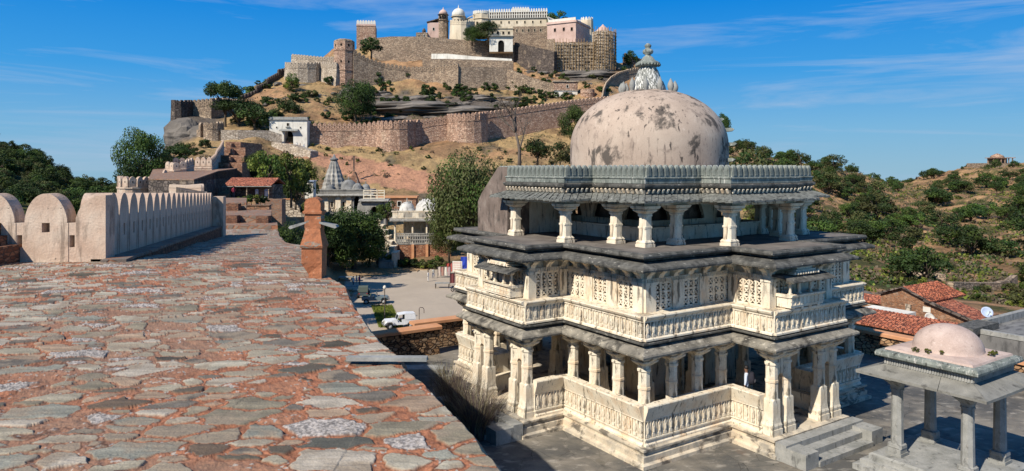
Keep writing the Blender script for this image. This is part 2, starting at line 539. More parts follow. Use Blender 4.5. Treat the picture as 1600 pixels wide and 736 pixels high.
    col = col * (1 - np.clip(rim * 1.35, 0, .8))
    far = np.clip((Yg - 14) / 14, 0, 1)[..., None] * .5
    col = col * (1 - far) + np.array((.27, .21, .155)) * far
    col = np.clip(col, .01, .9)
    # gate-side strip: skirt at the outer rim goes down behind the wall face
    V = np.stack([Xg, Yg, Zg], -1).reshape(-1, 3)
    me = bpy.data.meshes.new('path')
    n = NYt * NX
    me.vertices.add(n); me.vertices.foreach_set('co', V.ravel())
    a = np.arange(NYt - 1)[:, None] * NX + np.arange(NX - 1)[None, :]
    q = np.stack([a, a + 1, a + 1 + NX, a + NX], -1).reshape(-1, 4)
    me.loops.add(q.size); me.loops.foreach_set('vertex_index', q.ravel().astype(np.int32))
    me.polygons.add(len(q)); me.polygons.foreach_set('loop_start', np.arange(0, q.size, 4, dtype=np.int32))
    me.polygons.foreach_set('loop_total', np.full(len(q), 4, dtype=np.int32))
    at = me.color_attributes.new('stone_colour', 'FLOAT_COLOR', 'POINT')
    cc = np.concatenate([col.reshape(-1, 3), np.ones((n, 1))], 1)
    at.data.foreach_set('color', cc.ravel())
    me.update(); me.validate()
    t = NT('cobbled_walk')
    a_ = t.n('ShaderNodeAttribute'); a_.attribute_name = 'stone_colour'
    c = t.mix(.4, a_.outputs['Color'], t.ramp(t.noise(70, 4), [(.3, (.45, .45, .45)), (.7, (1.25, 1.25, 1.25))]), 'MULTIPLY')
    t.l(c, t.b.inputs['Base Color']); t.b.inputs['Roughness'].default_value = .88
    t.b.inputs['Specular IOR Level'].default_value = .25
    t.l(t.bump(t.noise(55, 6, None, .65), .6, .008), t.b.inputs['Normal'])
    me.materials.append(t.mat)
    o = inst('path', me)
    o['kind'] = 'structure'
    return o
build_path()

# body of the rampart below the walk
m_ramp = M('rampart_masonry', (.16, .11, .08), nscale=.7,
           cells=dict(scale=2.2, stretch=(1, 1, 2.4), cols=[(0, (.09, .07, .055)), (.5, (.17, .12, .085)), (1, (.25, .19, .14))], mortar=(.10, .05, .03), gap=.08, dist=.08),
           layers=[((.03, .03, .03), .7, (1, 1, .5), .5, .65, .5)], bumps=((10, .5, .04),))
def rampart():
    mb = MB()
    Ys = [-2.0] + [y for y in np.linspace(1.9, 36, 60)]
    rings = []
    for Y in Ys:
        x = float(edge_x(Y)) - .03; z = float(pz(Y)) - .09
        wob = (float(fbm(Y * 1.1, 2.2, 9, 3)) - .5) * .18
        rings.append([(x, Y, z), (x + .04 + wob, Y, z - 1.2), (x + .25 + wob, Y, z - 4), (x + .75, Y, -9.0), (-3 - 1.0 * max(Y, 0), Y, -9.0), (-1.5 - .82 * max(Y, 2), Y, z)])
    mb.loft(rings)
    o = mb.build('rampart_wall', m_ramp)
    tag(o, 'massive rubble rampart carrying the cobbled walk in the foreground', 'wall')
rampart()

# long flat spout slab lying on the rim
mb = MB()
a = P(545, 569, 6.15); b = P(667, 571, 6.15)
z0 = PATH_TOP + .045
mb.box(a.x, b.x, 6.08, 6.16, z0 - .012, z0 + .022)
o = mb.build('stone_spout', m_kiosk, jitter=.02)
tag(o, 'long narrow grey stone bar jutting out over the rim of the cobbled walk', 'stone bar')
# ================================================================== the three-storey domed temple
K = 1.4                                    # temple drawn in 1/1.4 m units
AX = math.atan2(.548, .837)
TC = Vector((5.31 * K, 27.5 * K, 0))
temple = thing('temple', TC, 'large cream marble temple with three columned storeys, dark slab eaves and a stained pink dome', 'temple', rz=AX)

HS, PW = 5.4, 1.7                           # half side, half porch width
def cross(main, porch, pw=PW):
    """CCW cruciform plan"""
    q = [(-pw, -porch), (pw, -porch), (pw, -main), (main, -main), (main, -pw)]
    out = []
    for k in range(4):
        c, s = [(1, 0), (0, 1), (-1, 0), (0, -1)][k]
        out += [(x * c - y * s, x * s + y * c) for x, y in q]
    return out
def four(src, name=None, skip=()):
    """three more copies of a side part, turned about the temple centre"""
    for k in (1, 2, 3):
        if k in skip: continue
        o = copy_tree(src, rz=-k * PI / 2, parent=temple)
def part(mb, name, m, jitter=0.0, parent=temple):
    return mb.build(name, m, parent, scale=K, jitter=jitter)

PL = cross(HS, HS + 1.55)
# plinth
mb = MB()
sweep(mb, PL, [(.30, -.30), (.30, .10), (.20, .14), (.20, .30), (.13, .32), (.13, .40), (.20, .44), (.20, .50), (.10, .518), (.06, .521), (-.2, .523)], cap_top=True, sub=.5)
part(mb, 'plinth', m_base, .014)
# platform and steps before each porch
mb = MB()
pf = -(HS + 1.55)
mb.box(-1.95, 1.95, pf - .62, pf - .26, -.3, .50)
for sx in (-1, 1):
    mb.box(min(sx * 1.95, sx * 1.35), max(sx * 1.95, sx * 1.35), pf - 1.25, pf - .62, -.3, .44)
mb.box(-1.35, 1.35, pf - .95, pf - .62, -.3, .33)
mb.box(-1.35, 1.35, pf - 1.30, pf - .95, -.3, .15)
st = part(mb, 'steps', m_kiosk, .01)
four(st)

# ---- columns
def column_mesh(z0, z1, w=.20, fancy=True):
    mb = MB(); h = z1 - z0
    S = [(0, w * 1.25, .04), (.07, w * 1.25, .04), (.07, w * 1.12, .04), (.11, w * 1.2, .04), (.14, w * 1.06, .04), (.20, w * 1.0, .1), (.40, w * .98, .1), (.42, w * .92, .586),
         (.60, w * .88, .586), (.605, w * .98, .586), (.63, w * .98, .586), (.635, w * .90, .586), (.80, w * .88, .586), (.81, w * 1.05, .586), (.835, w * 1.05, .586), (.84, w * .85, .586),
         (.875, w * .9, .4), (.90, w * 1.35, .3), (.925, w * 1.7, .15), (.94, w * 1.72, .1), (.945, w * 1.5, .1), (.965, w * 1.9, .05), (1.0, w * 2.05, .05)]
    stack(mb, [(z0 + h * a, b, c) for a, b, c in S])
    # four bracket noses
    for k in range(4):
        m = Matrix.Rotation(k * PI / 2, 4, 'Z')
        mb.prism([(w * .8, z0 + h * .90), (w * 1.5, z0 + h * .93), (w * 2.5, z0 + h * .975), (w * 2.6, z0 + h * 1.0), (w * .8, z0 + h * 1.0)], 'y', -w * .5, w * .5, 0, m)
    return mb
def cylname(): return 'column'
base_col = column_mesh(.52, 3.08, .185)
b0 = base_col.build('column', m_cream, temple, scale=K)
pos = []
for k in range(4):
    c, s = [(1, 0), (0, 1), (-1, 0), (0, -1)][k]
    side = [(-5.16, -5.16), (-4.05, -5.16), (-2.95, -5.16), (2.95, -5.16), (4.05, -5.16), (-1.86, -5.16), (1.86, -5.16),
            (-1.50, -6.75), (-.86, -6.75), (.86, -6.75), (1.50, -6.75), (-3.45, -3.5), (-1.3, -3.5), (1.3, -3.5)]
    for (x, y) in side: pos.append((x * c - y * s, x * s + y * c))
b0.location = (pos[0][0] * K, pos[0][1] * K, 0)
for (x, y) in pos[1:]:
    inst('column', b0.data, temple, (x * K, y * K, 0))
# little arched screens between each outer pair of porch columns
def slit_arch(mb, x0, x1, z0, z1, sill, spring, yf, th, n=8, mi=0):
    """wall piece with one round-headed opening across its whole width"""
    xc = (x0 + x1) / 2; r = (x1 - x0) / 2
    if sill > z0: mb.box(x0, x1, yf, yf + th, z0, sill, mi)
    for i in range(n):
        a = x0 + (x1 - x0) * i / n; b = x0 + (x1 - x0) * (i + 1) / n
        za = spring + math.sqrt(max(0, r * r - (a - xc) ** 2)); zb = spring + math.sqrt(max(0, r * r - (b - xc) ** 2))
        mb.prism([(a, za), (b, zb), (b, z1), (a, z1)], 'y', yf, yf + th, mi)
for sx in (-1, 1):
    mb = MB()
    x0, x1 = sorted((sx * 1.32, sx * 1.04))
    slit_arch(mb, x0, x1, .52, 3.0, .60, 2.15, -6.83, .16)
    mb.box(x0, x0 + .03, -6.83, -6.67, .60, 2.15); mb.box(x1 - .03, x1, -6.83, -6.67, .60, 2.15)
    ar = part(mb, 'arched_screen', m_cream)
    four(ar)
# beams
mb = MB()
sweep(mb, cross(HS - .42, HS + 1.13, PW - .42), [(.36, 3.08), (.36, 3.30), (-.02, 3.30), (-.02, 3.08), (.36, 3.08)])
for y in (-3.5, 3.5):
    mb.box(-5.0, 5.0, y - .2, y + .2, 3.083, 3.28); 
for x in (-3.5, 3.5):
    mb.box(x - .2, x + .2, -4.9, 4.9, 3.086, 3.27)
part(mb, 'beam', m_cream)
# sanctum core with dark doorways
mb = MB()
for k in range(4):
    m = Matrix.Rotation(k * PI / 2, 4, 'Z')
    mb.box(-2.3, -.55, -2.3, -2.05, .52, 3.08, 0, m); mb.box(.55, 2.3 - .25, -2.3, -2.05, .52, 3.08, 0, m); mb.box(-.55, .55, -2.3, -2.05, 2.6, 3.08, 0, m)
    mb.box(-.68, -.55, -2.40, -2.05, .52, 2.7, 0, m); mb.box(.55, .68, -2.40, -2.05, .52, 2.7, 0, m)
part(mb, 'sanctum', m_cream)

# ---- balustrades: leaning rail, carved baluster panels
def baluster_run(mb, L, z0, z1, thick=.16, step=.26, lean=.0, deep=.045, railh=.2, foot=0.0):
    """runs along +x from 0 to L, front face towards -y at y=0"""
    H = z1 - z0
    zr = z1 - railh
    mb.box(0, L, 0, thick, z0, zr)
    mb.prism([(-.05, zr), (-.10, zr + railh * .35), (-.13 - lean, z1 - .03), (-.12 - lean, z1), (thick + .02 - lean, z1), (thick, zr)], 'x', 0, L)
    mb.prism([(0, z0), (-.09, z0), (-.09, z0 + .05), (-.04, z0 + .085), (0, z0 + .085)], 'x', 0, L)
    n = max(1, int(round(L / step))); w = L / n
    zt = zr - .03
    if foot:
        mb.box(0, L, -.035, .001, z0 + .085, z0 + foot - .03); mb.box(0, L, -.075, .001, z0 + foot - .03, z0 + foot + .012); z0 = z0 + foot - .07
    for i in range(n):
        xc = (i + .5) * w
        # niche baluster: pillar, pot and pointed head
        hw = w * .27; a = z0 + .10; hh = zt - a
        mb.prism([(xc - hw, a), (xc + hw, a), (xc + hw, a + hh * .16), (xc + hw * .65, a + hh * .22), (xc + hw, a + hh * .45), (xc + hw * .8, a + hh * .72), (xc + hw * .35, a + hh * .82), (xc, a + hh * .95),
                  (xc - hw * .35, a + hh * .82), (xc - hw * .8, a + hh * .72), (xc - hw, a + hh * .45), (xc - hw * .65, a + hh * .22), (xc - hw, a + hh * .16)], 'y', -deep, .001)
        mb.prism([(xc - hw * .35, a + hh * .28), (xc + hw * .35, a + hh * .28), (xc + hw * .35, a + hh * .60), (xc - hw * .35, a + hh * .60)], 'y', -deep - .018, -deep + .01)
        mb.box(i * w - .018 if i else 0, i * w + .018, -deep * .8, 0.001, z0 + .085, zt)
    mb.box(0, L, -deep * .9, .001, zt - .012, zr + .001)
    return mb
def run_obj(name, x, y, ang, L, z0, z1, **kw):
    mb = MB(); baluster_run(mb, L, z0, z1, **kw)
    o = mb.build(name, m_cream, temple, scale=K)
    o.location = (x * K, y * K, 0); o.rotation_euler = (0, 0, ang)
    return o
def around(o, lx, ly, ang):
    for k in (1, 2, 3):
        a = -k * PI / 2; c, s = math.cos(a), math.sin(a)
        inst(o.name.split('.')[0], o.data, temple, ((lx * c - ly * s) * K, (lx * s + ly * c) * K, 0), ang + a)
GZ0, GZ1 = .52, 1.68
specs = [(-HS, -HS, 0, 3.7), (1.7, -HS, 0, 3.7), (-PW, -HS - .0, -PI / 2, 1.22), (PW, -HS - 1.22, PI / 2, 1.22)]
for (x, y, a, L) in specs:
    # side returns face away from the porch
    o = run_obj('balustrade', x, y, a, L, GZ0, GZ1, lean=.06, step=.235, railh=.42, deep=.05, foot=.20)
    if a == PI / 2: o.rotation_euler = (0, 0, PI / 2); o.location = (PW * K, (-HS - 1.22) * K, 0)
    x, y, a = o.location.x / K, o.location.y / K, o.rotation_euler.z
    for k in (1, 2, 3):
        b = -k * PI / 2; c, s = math.cos(b), math.sin(b)
        q = inst('balustrade', o.data, temple, ((x * c - y * s) * K, (x * s + y * c) * K, 0), a + b); q.scale = o.scale

mb = MB()
for sx in (-1, 1):
    mb.box(min(sx * 5.2, sx * 1.75), max(sx * 5.2, sx * 1.75), -5.23, -4.9, .52, 1.07)
    mb.box(min(sx * 1.55, sx * 1.22), max(sx * 1.55, sx * 1.22), -6.55, -5.35, .52, 1.02)
    bs = part(mb, 'bench', m_cream); four(bs)
    mb = MB()
# ---- lower eave (rounded weathered slab) and the moulding above it
PE = cross(HS, HS + 1.55)
def eave(z_in, z_out, out, name, th=.12, plan=PE, m=None):
    mb = MB()
    prof = [(-.35, z_in - .02), (0.0, z_in), (out * .45, z_in - (z_in - z_out) * .28), (out * .8, z_out + .055), (out * .96, z_out + .02), (out, z_out - .03), (out * .97, z_out - .08), (out * .90, z_out - .085),
            (out * .7, z_out - .04), (out * .3, z_in - th - .10), (-.35, z_in - th - .08)]
    sweep(mb, plan, prof + [prof[0]], sub=.35)
    return part(mb, name, m or m_slate, .018)
eave(3.38, 3.20, .42, 'lower_eave', th=.03, m=m_slate2)
mb = MB()
sweep(mb, PE, [(-.3, 3.30), (.04, 3.31), (.04, 3.39), (.18, 3.42), (.22, 3.45), (.22, 3.49), (.10, 3.51), (.08, 3.55)], sub=.5)
part(mb, 'dark_moulding', m_slate, .01)
# first-floor carved parapet
for (x, y, a, L, mir) in [(-HS - .1, -HS - .1, 0, 3.8 - .0, 0), (1.6, -HS - .1, 0, 3.9, 0), (-PW - .1, -HS - 1.65, 0, 2 * PW + .2, 0), (-PW - .1, -HS, -PI / 2, 1.65, 0), (PW + .1, -HS - 1.65, PI / 2, 1.55, 0)]:
    mb = MB(); baluster_run(mb, L, 3.54, 4.25, step=.24, railh=.14, thick=.42)
    o = mb.build('carved_parapet', m_cream, temple, scale=K)
    o.location = (x * K, y * K, 0); o.rotation_euler = (0, 0, a)
    if mir: o.scale = (-1, 1, 1); o.location = (x * K, (y - .1) * K, 0)
    for k in (1, 2, 3):
        b = -k * PI / 2; c, s = math.cos(b), math.sin(b)
        q = inst('carved_parapet', o.data, temple, ((o.location.x * c - o.location.y * s), (o.location.x * s + o.location.y * c), 0), a + b); q.scale = o.scale
# floors / ceilings
def slabpart(name, plan, z0, z1, m, jit=0.0, off=0.0):
    mb = MB(); sweep(mb, plan, [(off, z0), (off, z1)], cap_top=True, cap_bot=True); return part(mb, name, m, jit)
slabpart('floor_slab', PE, 3.315, 3.44, m_cream, off=-.1)
slabpart('floor_slab', PE, 3.75, 3.85, m_cream, off=-.3)

# ---- first-floor wall: piers, pierced jali screens
WZ0, WZ1 = 4.25, 5.12
def jali(mb, x0, x1, z0, z1, nc, nr, y0=0.0, th=.05, mi=0):
    w = (x1 - x0) / nc; h = (z1 - z0) / nr; b = min(w, h) * .30
    for i in range(nc + 1):
        bb = b if 0 < i < nc else b * .9
        mb.box(x0 + i * w - bb / 2, x0 + i * w + bb / 2, y0, y0 + th, z0, z1, mi)
    for j in range(nr + 1):
        mb.box(x0, x1, y0 + .003, y0 + th - .003, z0 + j * h - b / 2, z0 + j * h + b / 2, mi)
    for i in range(nc):
        for j in range(nr):
            cx, cz = x0 + (i + .5) * w, z0 + (j + .5) * h
            q = min(w, h) * .36; tt = min(w, h) * .13
            for s in (1, -1):
                a = (cx - q, y0 + th / 2 + .004 * s, cz - q * s); c = (cx + q, y0 + th / 2 + .004 * s, cz + q * s)
                mb.bar(a, c, th * .8, tt, mi)
wall_y = -HS + .25
def wall_run(L, pattern):
    """pattern: list of ('p'|'j', width, cols)"""
    walls = MB(); scr = []
    x = 0
    for (k, w, n) in pattern:
        if k == 'p':
            walls.box(x, x + w, -.05, .22, WZ0 - .4, WZ1); walls.box(x - .02, x + w + .02, -.08, .2, WZ1 - .09, WZ1 - .003)
        else:
            s = MB(); jali(s, x + .01, x + w - .01, WZ0 + .02, WZ1 - .06, n, 3); scr.append(s)
            walls.box(x, x + w, .0, .06, WZ0 - .4, WZ0 + .03)
        x += w
    # small-toothed frieze, brackets and recess under the eave
    walls.box(0, L, -.02, .2, WZ1 - .055, WZ1 + .10)
    n = int(L / .07)
    for i in range(n):
        walls.box(i * L / n, i * L / n + .035, -.05, -.019, WZ1 - .02, WZ1 + .08)
    walls.box(0, L, .12, .2, WZ1 + .10, 5.62)
    n = max(1, int(round(L / .62)))
    for i in range(n + 1):
        xc = min(max(i * L / n, .13), L - .13)
        walls.prism([(.14, WZ1 + .10), (-.04, WZ1 + .10), (-.08, WZ1 + .2), (-.22, WZ1 + .3), (-.26, WZ1 + .42), (.14, WZ1 + .43)], 'x', xc - .10, xc + .10)
        walls.box(xc - .17, xc + .17, -.10, .13, WZ1 + .28, WZ1 + .42)
    walls.box(0, L, -.27, -.05, WZ1 + .425, 5.62)
    return walls, scr
def place4(me_or_o, x, y, a, name, mirror=False):
    for k in range(4):
        b = -k * PI / 2; c, s = math.cos(b), math.sin(b)
        if k == 0:
            o = me_or_o
            o.location = (x * K, y * K, 0); o.rotation_euler = (0, 0, a)
        else:
            o = inst(name, me_or_o.data, temple, ((x * c - y * s) * K, (x * s + y * c) * K, 0), a + b)
        if mirror: o.scale = (-1, 1, 1)
pat_main = [('p', .40, 0), ('j', .70, 3), ('p', .48, 0), ('j', .68, 3), ('p', .40, 0), ('j', 1.06, 4)]
LM = sum(p[1] for p in pat_main)
for mir in (False, True):
    w, scr = wall_run(LM, pat_main)
    o = w.build('upper_wall', m_cream, temple, scale=K)
    X0 = -HS + .28 if not mir else HS - .28
    place4(o, X0, wall_y, 0, 'upper_wall', mir)
    for s in scr:
        q = s.build('jali_screen', m_cream, temple, scale=K)
        place4(q, X0, wall_y, 0, 'jali_screen', mir)
pat_porch = [('p', .30, 0), ('j', .66, 3), ('p', 1.24, 0), ('j', .66, 3), ('p', .30, 0)]
w, scr = wall_run(3.16, pat_porch)
o = w.build('upper_wall', m_cream, temple, scale=K); place4(o, -1.58, -HS - 1.3, 0, 'upper_wall')
for s in scr:
    q = s.build('jali_screen', m_cream, temple, scale=K); place4(q, -1.58, -HS - 1.3, 0, 'jali_screen')
pat_ret = [('p', .25, 0), ('j', .95, 4), ('p', .30, 0)]
for mir in (False, True):
    w, scr = wall_run(1.5, pat_ret)
    o = w.build('upper_wall', m_cream, temple, scale=K)
    sx = 1 if mir else -1
    if mir: place4(o, 1.53, -HS - 1.3, PI / 2, 'upper_wall')
    else: place4(o, -1.53, -HS - 1.3, PI / 2, 'upper_wall', False)
    if not mir:
        for k_o in [c for c in temple.children if c.data == o.data]: k_o.scale = (1, -1, 1)
    for s in scr:
        q = s.build('jali_screen', m_cream, temple, scale=K)
        place4(q, sx * 1.53, -HS - 1.3, PI / 2, 'jali_screen')
        if not mir:
            for k_o in [c for c in temple.children if c.data == q.data]: k_o.scale = (1, -1, 1)

# ---- oriel windows (jharokha) on each porch front
def oriel():
    mb = MB()
    w, y1, y0 = .80, -.30, -.78       # half width, wall face, front
    mb.box(-w, w, y0, y1, 4.30, 4.37)
    # parapet of the balcony with flat panels
    for (a, b, c, d) in ((-w, w, y0, y0 + .07), (-w, -w + .07, y0 + .07, y1), (w - .07, w, y0 + .07, y1)):
        mb.box(a, b, c, d, 4.37, 4.62)
    mb.prism([(y0, 4.60), (y0 - .07, 4.64), (y0 - .08, 4.69), (y0 + .06, 4.69), (y0 + .08, 4.6)], 'x', -w - .03, w + .03)
    mb.box(-w - .04, -w + .06, y0 + .07, y1, 4.60, 4.687); mb.box(w - .06, w + .04, y0 + .07, y1, 4.60, 4.687)
    for i in range(9):
        x = -w + .03 + (2 * w - .06) * i / 8
        mb.box(x - .018, x + .018, y0 - .02, y0 + .01, 4.385, 4.59)
    for z in (4.36, 4.48, 4.60): mb.box(-w - .01, w + .01, y0 - .016, y0 + .006, z, z + .022)
    # scrolled brackets under it
    for x in (-.62, -.2, .2, .62):
        mb.prism([(y1, 3.92), (y1 - .10, 3.95), (y1 - .16, 4.05), (y1 - .30, 4.08), (y1 - .34, 4.2), (y0 + .04, 4.22), (y0 + .02, 4.30), (y1, 4.30)], 'x', x - .06, x + .06)
    mb.box(-w + .05, w - .05, y1 - .25, y1, 4.18, 4.299)
    # colonettes
    for x in (-w + .09, -.27, .27, w - .09):
        stack(mb, [(4.6, .055, .1), (4.72, .055, .1), (4.73, .04, .5), (5.0, .04, .5), (5.01, .06, .3), (5.06, .09, .1), (5.12, .09, .1)], x, y0 + .09)
    mb.box(-w, w, y0 + .02, y0 + .15, 5.12, 5.17)
    body = mb
    rf = MB()
    rf.prism([(y0 - .26, 5.14), (y0 - .28, 5.10), (y0 - .26, 5.08), (y0 + .1, 5.18), (y1, 5.20), (y1, 5.27), (y0 + .1, 5.25)], 'x', -w - .24, w + .24)
    rf2 = MB()
    for k, (hw, d, z) in enumerate(((.62, .34, 5.27), (.50, .30, 5.335), (.38, .25, 5.40), (.24, .18, 5.465))):
        rf2.prism([(-hw, z), (hw, z), (hw - .03, z + .03), (hw + .01, z + .068), (-hw - .01, z + .068), (-hw + .03, z + .03)], 'y', y1 - d - .14, y1 - .001 * k)
    for i in range(9):
        x = -.5 + i * .125
        rf2.lathe([(.045, 5.27), (.055, 5.31), (.02, 5.35), (.01, 5.39)], 6, (x, y1 - .5, 0))
    rf2.lathe([(.07, 5.52), (.09, 5.56), (.04, 5.60), (.015, 5.66)], 8, (0, y1 - .18, 0))
    return body, rf, rf2
bd, rf, rf2 = oriel()
ob_ = bd.build('oriel_window', m_cream, temple, scale=K)
r1_ = rf.build('eave', m_slate, ob_, scale=K, jitter=.008)
r2_ = rf2.build('stepped_roof', m_cream, ob_, scale=K)
proto_or = ob_
for k in range(4):
    b = -k * PI / 2; c, s = math.cos(b), math.sin(b)
    x, y = .45 * (1 if k == 1 else (-1 if k == 0 else 0)), -HS - 1.05
    if k == 0: proto_or.location = (x * K, y * K, 0)
    else: copy_tree(proto_or, loc=((x * c - y * s) * K, (x * s + y * c) * K, 0), rz=b, parent=temple)

# ---- upper eave and roof terrace
eave(5.75, 5.60, .40, 'upper_eave', th=.03)
mb = MB()
sweep(mb, PE, [(-.2, 5.62), (-.2, 5.70), (-.06, 5.78), (-.06, 5.85), (-.12, 5.87)], sub=.5)
part(mb, 'dark_moulding', m_slate, .01)
mb = MB()
sweep(mb, cross(HS + .02, HS + 1.5), [(-.5, 5.80), (.02, 5.83), (.10, 5.86), (.12, 5.90), (.12, 5.955), (.08, 5.985), (-.02, 5.985)], sub=.35, cap_top=True, cap_bot=True)
m_terr = M('roof_terrace', [(.3, (.13, .11, .095)), (.6, (.20, .175, .15)), (.8, (.26, .23, .19))], nscale=1.1, layers=[((.05, .05, .045), 1.2, None, .52, .66, .7)], bumps=((9, .4, .02),))
part(mb, 'roof_terrace', m_terr, .015)
# rebuilt slab rim in darker stone, proud of the terrace
mb = MB()
sweep(mb, cross(HS + .02, HS + 1.5), [(.10, 5.85), (.16, 5.88), (.17, 5.93), (.14, 5.998), (-.08, 6.0), (-.08, 5.90), (.10, 5.85)], sub=.3)
part(mb, 'terrace_rim', m_slate, .02)

m_hous = M('stained_brown_plaster', [(.3, (.14, .105, .085)), (.6, (.22, .17, .14)), (.8, (.33, .28, .23))], nscale=1.4, layers=[((.05, .045, .04), 2.0, (1.5, 1.5, .6), .52, .68, .75), ((.5, .45, .38), 4, (2, 2, .5), .63, .7, .6)])
# ---- third storey: short columns, bench walls, inner arcade
tz0, tz1 = 5.985, 7.27
def short_column(z0, z1, w):
    mb = MB(); h = z1 - z0
    stack(mb, [(z0 + h * a, w * b, c) for a, b, c in [(0, 1.34, .04), (.07, 1.34, .04), (.07, 1.2, .04), (.12, 1.28, .04), (.16, 1.05, .06), (.17, .98, .3), (.45, .96, .3), (.455, 1.0, .1), (.50, 1.0, .1), (.505, .95, .3),
          (.74, .92, .35), (.745, 1.1, .3), (.78, 1.15, .3), (.80, 1.0, .3), (.84, 1.35, .25), (.88, 1.75, .15), (.90, 1.8, .1), (.905, 1.55, .1), (.94, 2.0, .06), (1.0, 2.15, .05)]])
    return mb
b3 = short_column(tz0, tz1, .165).build('column', m_cream, temple, scale=K)
pos3 = []
for k in range(4):
    c, s = [(1, 0), (0, 1), (-1, 0), (0, -1)][k]
    for (x, y) in [(-3.98, -3.98), (-3.98, -2.62), (-2.62, -3.98), (-1.50, -5.2), (1.50, -5.2)]:
        pos3.append((x * c - y * s, x * s + y * c))
b3.location = (pos3[0][0] * K, pos3[0][1] * K, 0)
for (x, y) in pos3[1:]: inst('column', b3.data, temple, (x * K, y * K, 0))
bi = short_column(tz0, tz1, .165).build('inner_column', m_cream, temple, scale=K)
pos4 = [(a * 1.0, b * 1.0) for a, b in ((-1.5, -2.95), (1.5, -2.95), (-1.5, 2.95), (1.5, 2.95), (-2.95, -1.5), (-2.95, 1.5), (2.95, -1.5), (2.95, 1.5), (-2.95, -2.95), (2.95, -2.95), (-2.95, 2.95), (2.95, 2.95))]
bi.location = (pos4[0][0] * K, pos4[0][1] * K, 0)
for (x, y) in pos4[1:]: inst('inner_column', bi.data, temple, (x * K, y * K, 0))
mb = MB()
for (a, b) in ((-2.78, -1.67), (-1.33, 1.33), (1.67, 2.78)):
    mb.box(a, b, -3.02, -2.86, tz0, 6.42); mb.box(a, b, -3.1, -2.8, 6.42, 6.47)
bw = part(mb, 'bench_wall', m_cream); four(bw)
mb = MB()
for xc in (-1.75, 0, 1.75):
    slit_arch(mb, xc - .55, xc + .55, tz0, tz1, 6.62, 6.72, -2.35, .14)
for (a, b) in ((-2.35, -2.3), (-1.2, -.55), (.55, 1.2)): mb.box(a, b, -2.352, -2.212, tz0, tz1)
ar = part(mb, 'inner_arcade', m_cream); four(ar)
mb = MB(); mb.box(-1.95, 1.95, -1.95, 1.95, tz0, 7.40); part(mb, 'dark_core_box', m_hous)  # solid dark box added so the arcade looks dark instead of showing sky
CT = cross(4.2, 5.4)
mb = MB()
sweep(mb, CT, [(-.35, 7.27), (-.05, 7.27), (-.05, 7.42), (-.35, 7.42)], sub=0)
part(mb, 'beam', m_cream)
# segmented lean-to eave of overlapping slabs
mb = MB()
inn = offset_poly(CT, .02); outp = offset_poly(CT, .50); mid = offset_poly(CT, .28)
n = len(CT); rnd = random.Random(4)
for i in range(n):
    a0, a1 = inn[i], inn[(i + 1) % n]; b0_, b1_ = outp[i], outp[(i + 1) % n]
    L = (a1 - a0).length; cnt = max(2, int(round(L / .27)))
    for s in range(cnt):
        t0, t1 = s / cnt, (s + 1) / cnt
        p0 = a0.lerp(a1, t0); p1 = a0.lerp(a1, t1); q0 = b0_.lerp(b1_, t0); q1 = b0_.lerp(b1_, t1)
        dz = rnd.uniform(-.012, .012); lift = .028
        zi, zo = 7.62, 7.43
        v = [(p0.x, p0.y, zi), (p1.x, p1.y, zi + lift), (q1.x, q1.y, zo + lift + dz), (q0.x, q0.y, zo + dz),
             (p0.x, p0.y, zi - .09), (p1.x, p1.y, zi - .09 + lift), (q1.x, q1.y, zo - .065 + lift + dz), (q0.x, q0.y, zo - .065 + dz)]
        mb.add(v, [(0, 1, 2, 3), (7, 6, 5, 4), (3, 2, 6, 7), (0, 3, 7, 4), (1, 5, 6, 2), (0, 4, 5, 1)])
m_topeave = M('slate_lean_to', [(.3, (.11, .112, .10)), (.6, (.19, .195, .175)), (.8, (.27, .265, .23))], nscale=4,
              layers=[((.03, .03, .028), 5, None, .52, .62, .8), ((.55, .52, .46), 7, None, .62, .7, .6)], bumps=((18, .5, .02),))
part(mb, 'top_eave', m_topeave)
mb = MB()
sweep(mb, CT, [(-.4, 7.40), (-.02, 7.42), (-.02, 7.62), (.04, 7.64), (.04, 7.78), (.12, 7.83), (.14, 7.88), (.14, 7.93), (.02, 7.96), (-.4, 7.97)], sub=.3, cap_top=True, cap_bot=True)
part(mb, 'cornice', m_slate, .01)
# brackets row in the shade between eave and cornice
mb = MB()
for i in range(n):
    a0, a1 = offset_poly(CT, .04)[i], offset_poly(CT, .04)[(i + 1) % n]
    L = (a1 - a0).length; cnt = max(2, int(L / .2)); d = (a1 - a0).normalized(); nn = Vector((d.y, -d.x))
    for s in range(cnt):
        p = a0.lerp(a1, (s + .5) / cnt)
        mb.bar((p.x, p.y, 7.66), (p.x + nn.x * .07, p.y + nn.y * .07, 7.78), .07, .05)
part(mb, 'bracket_row', m_cream)
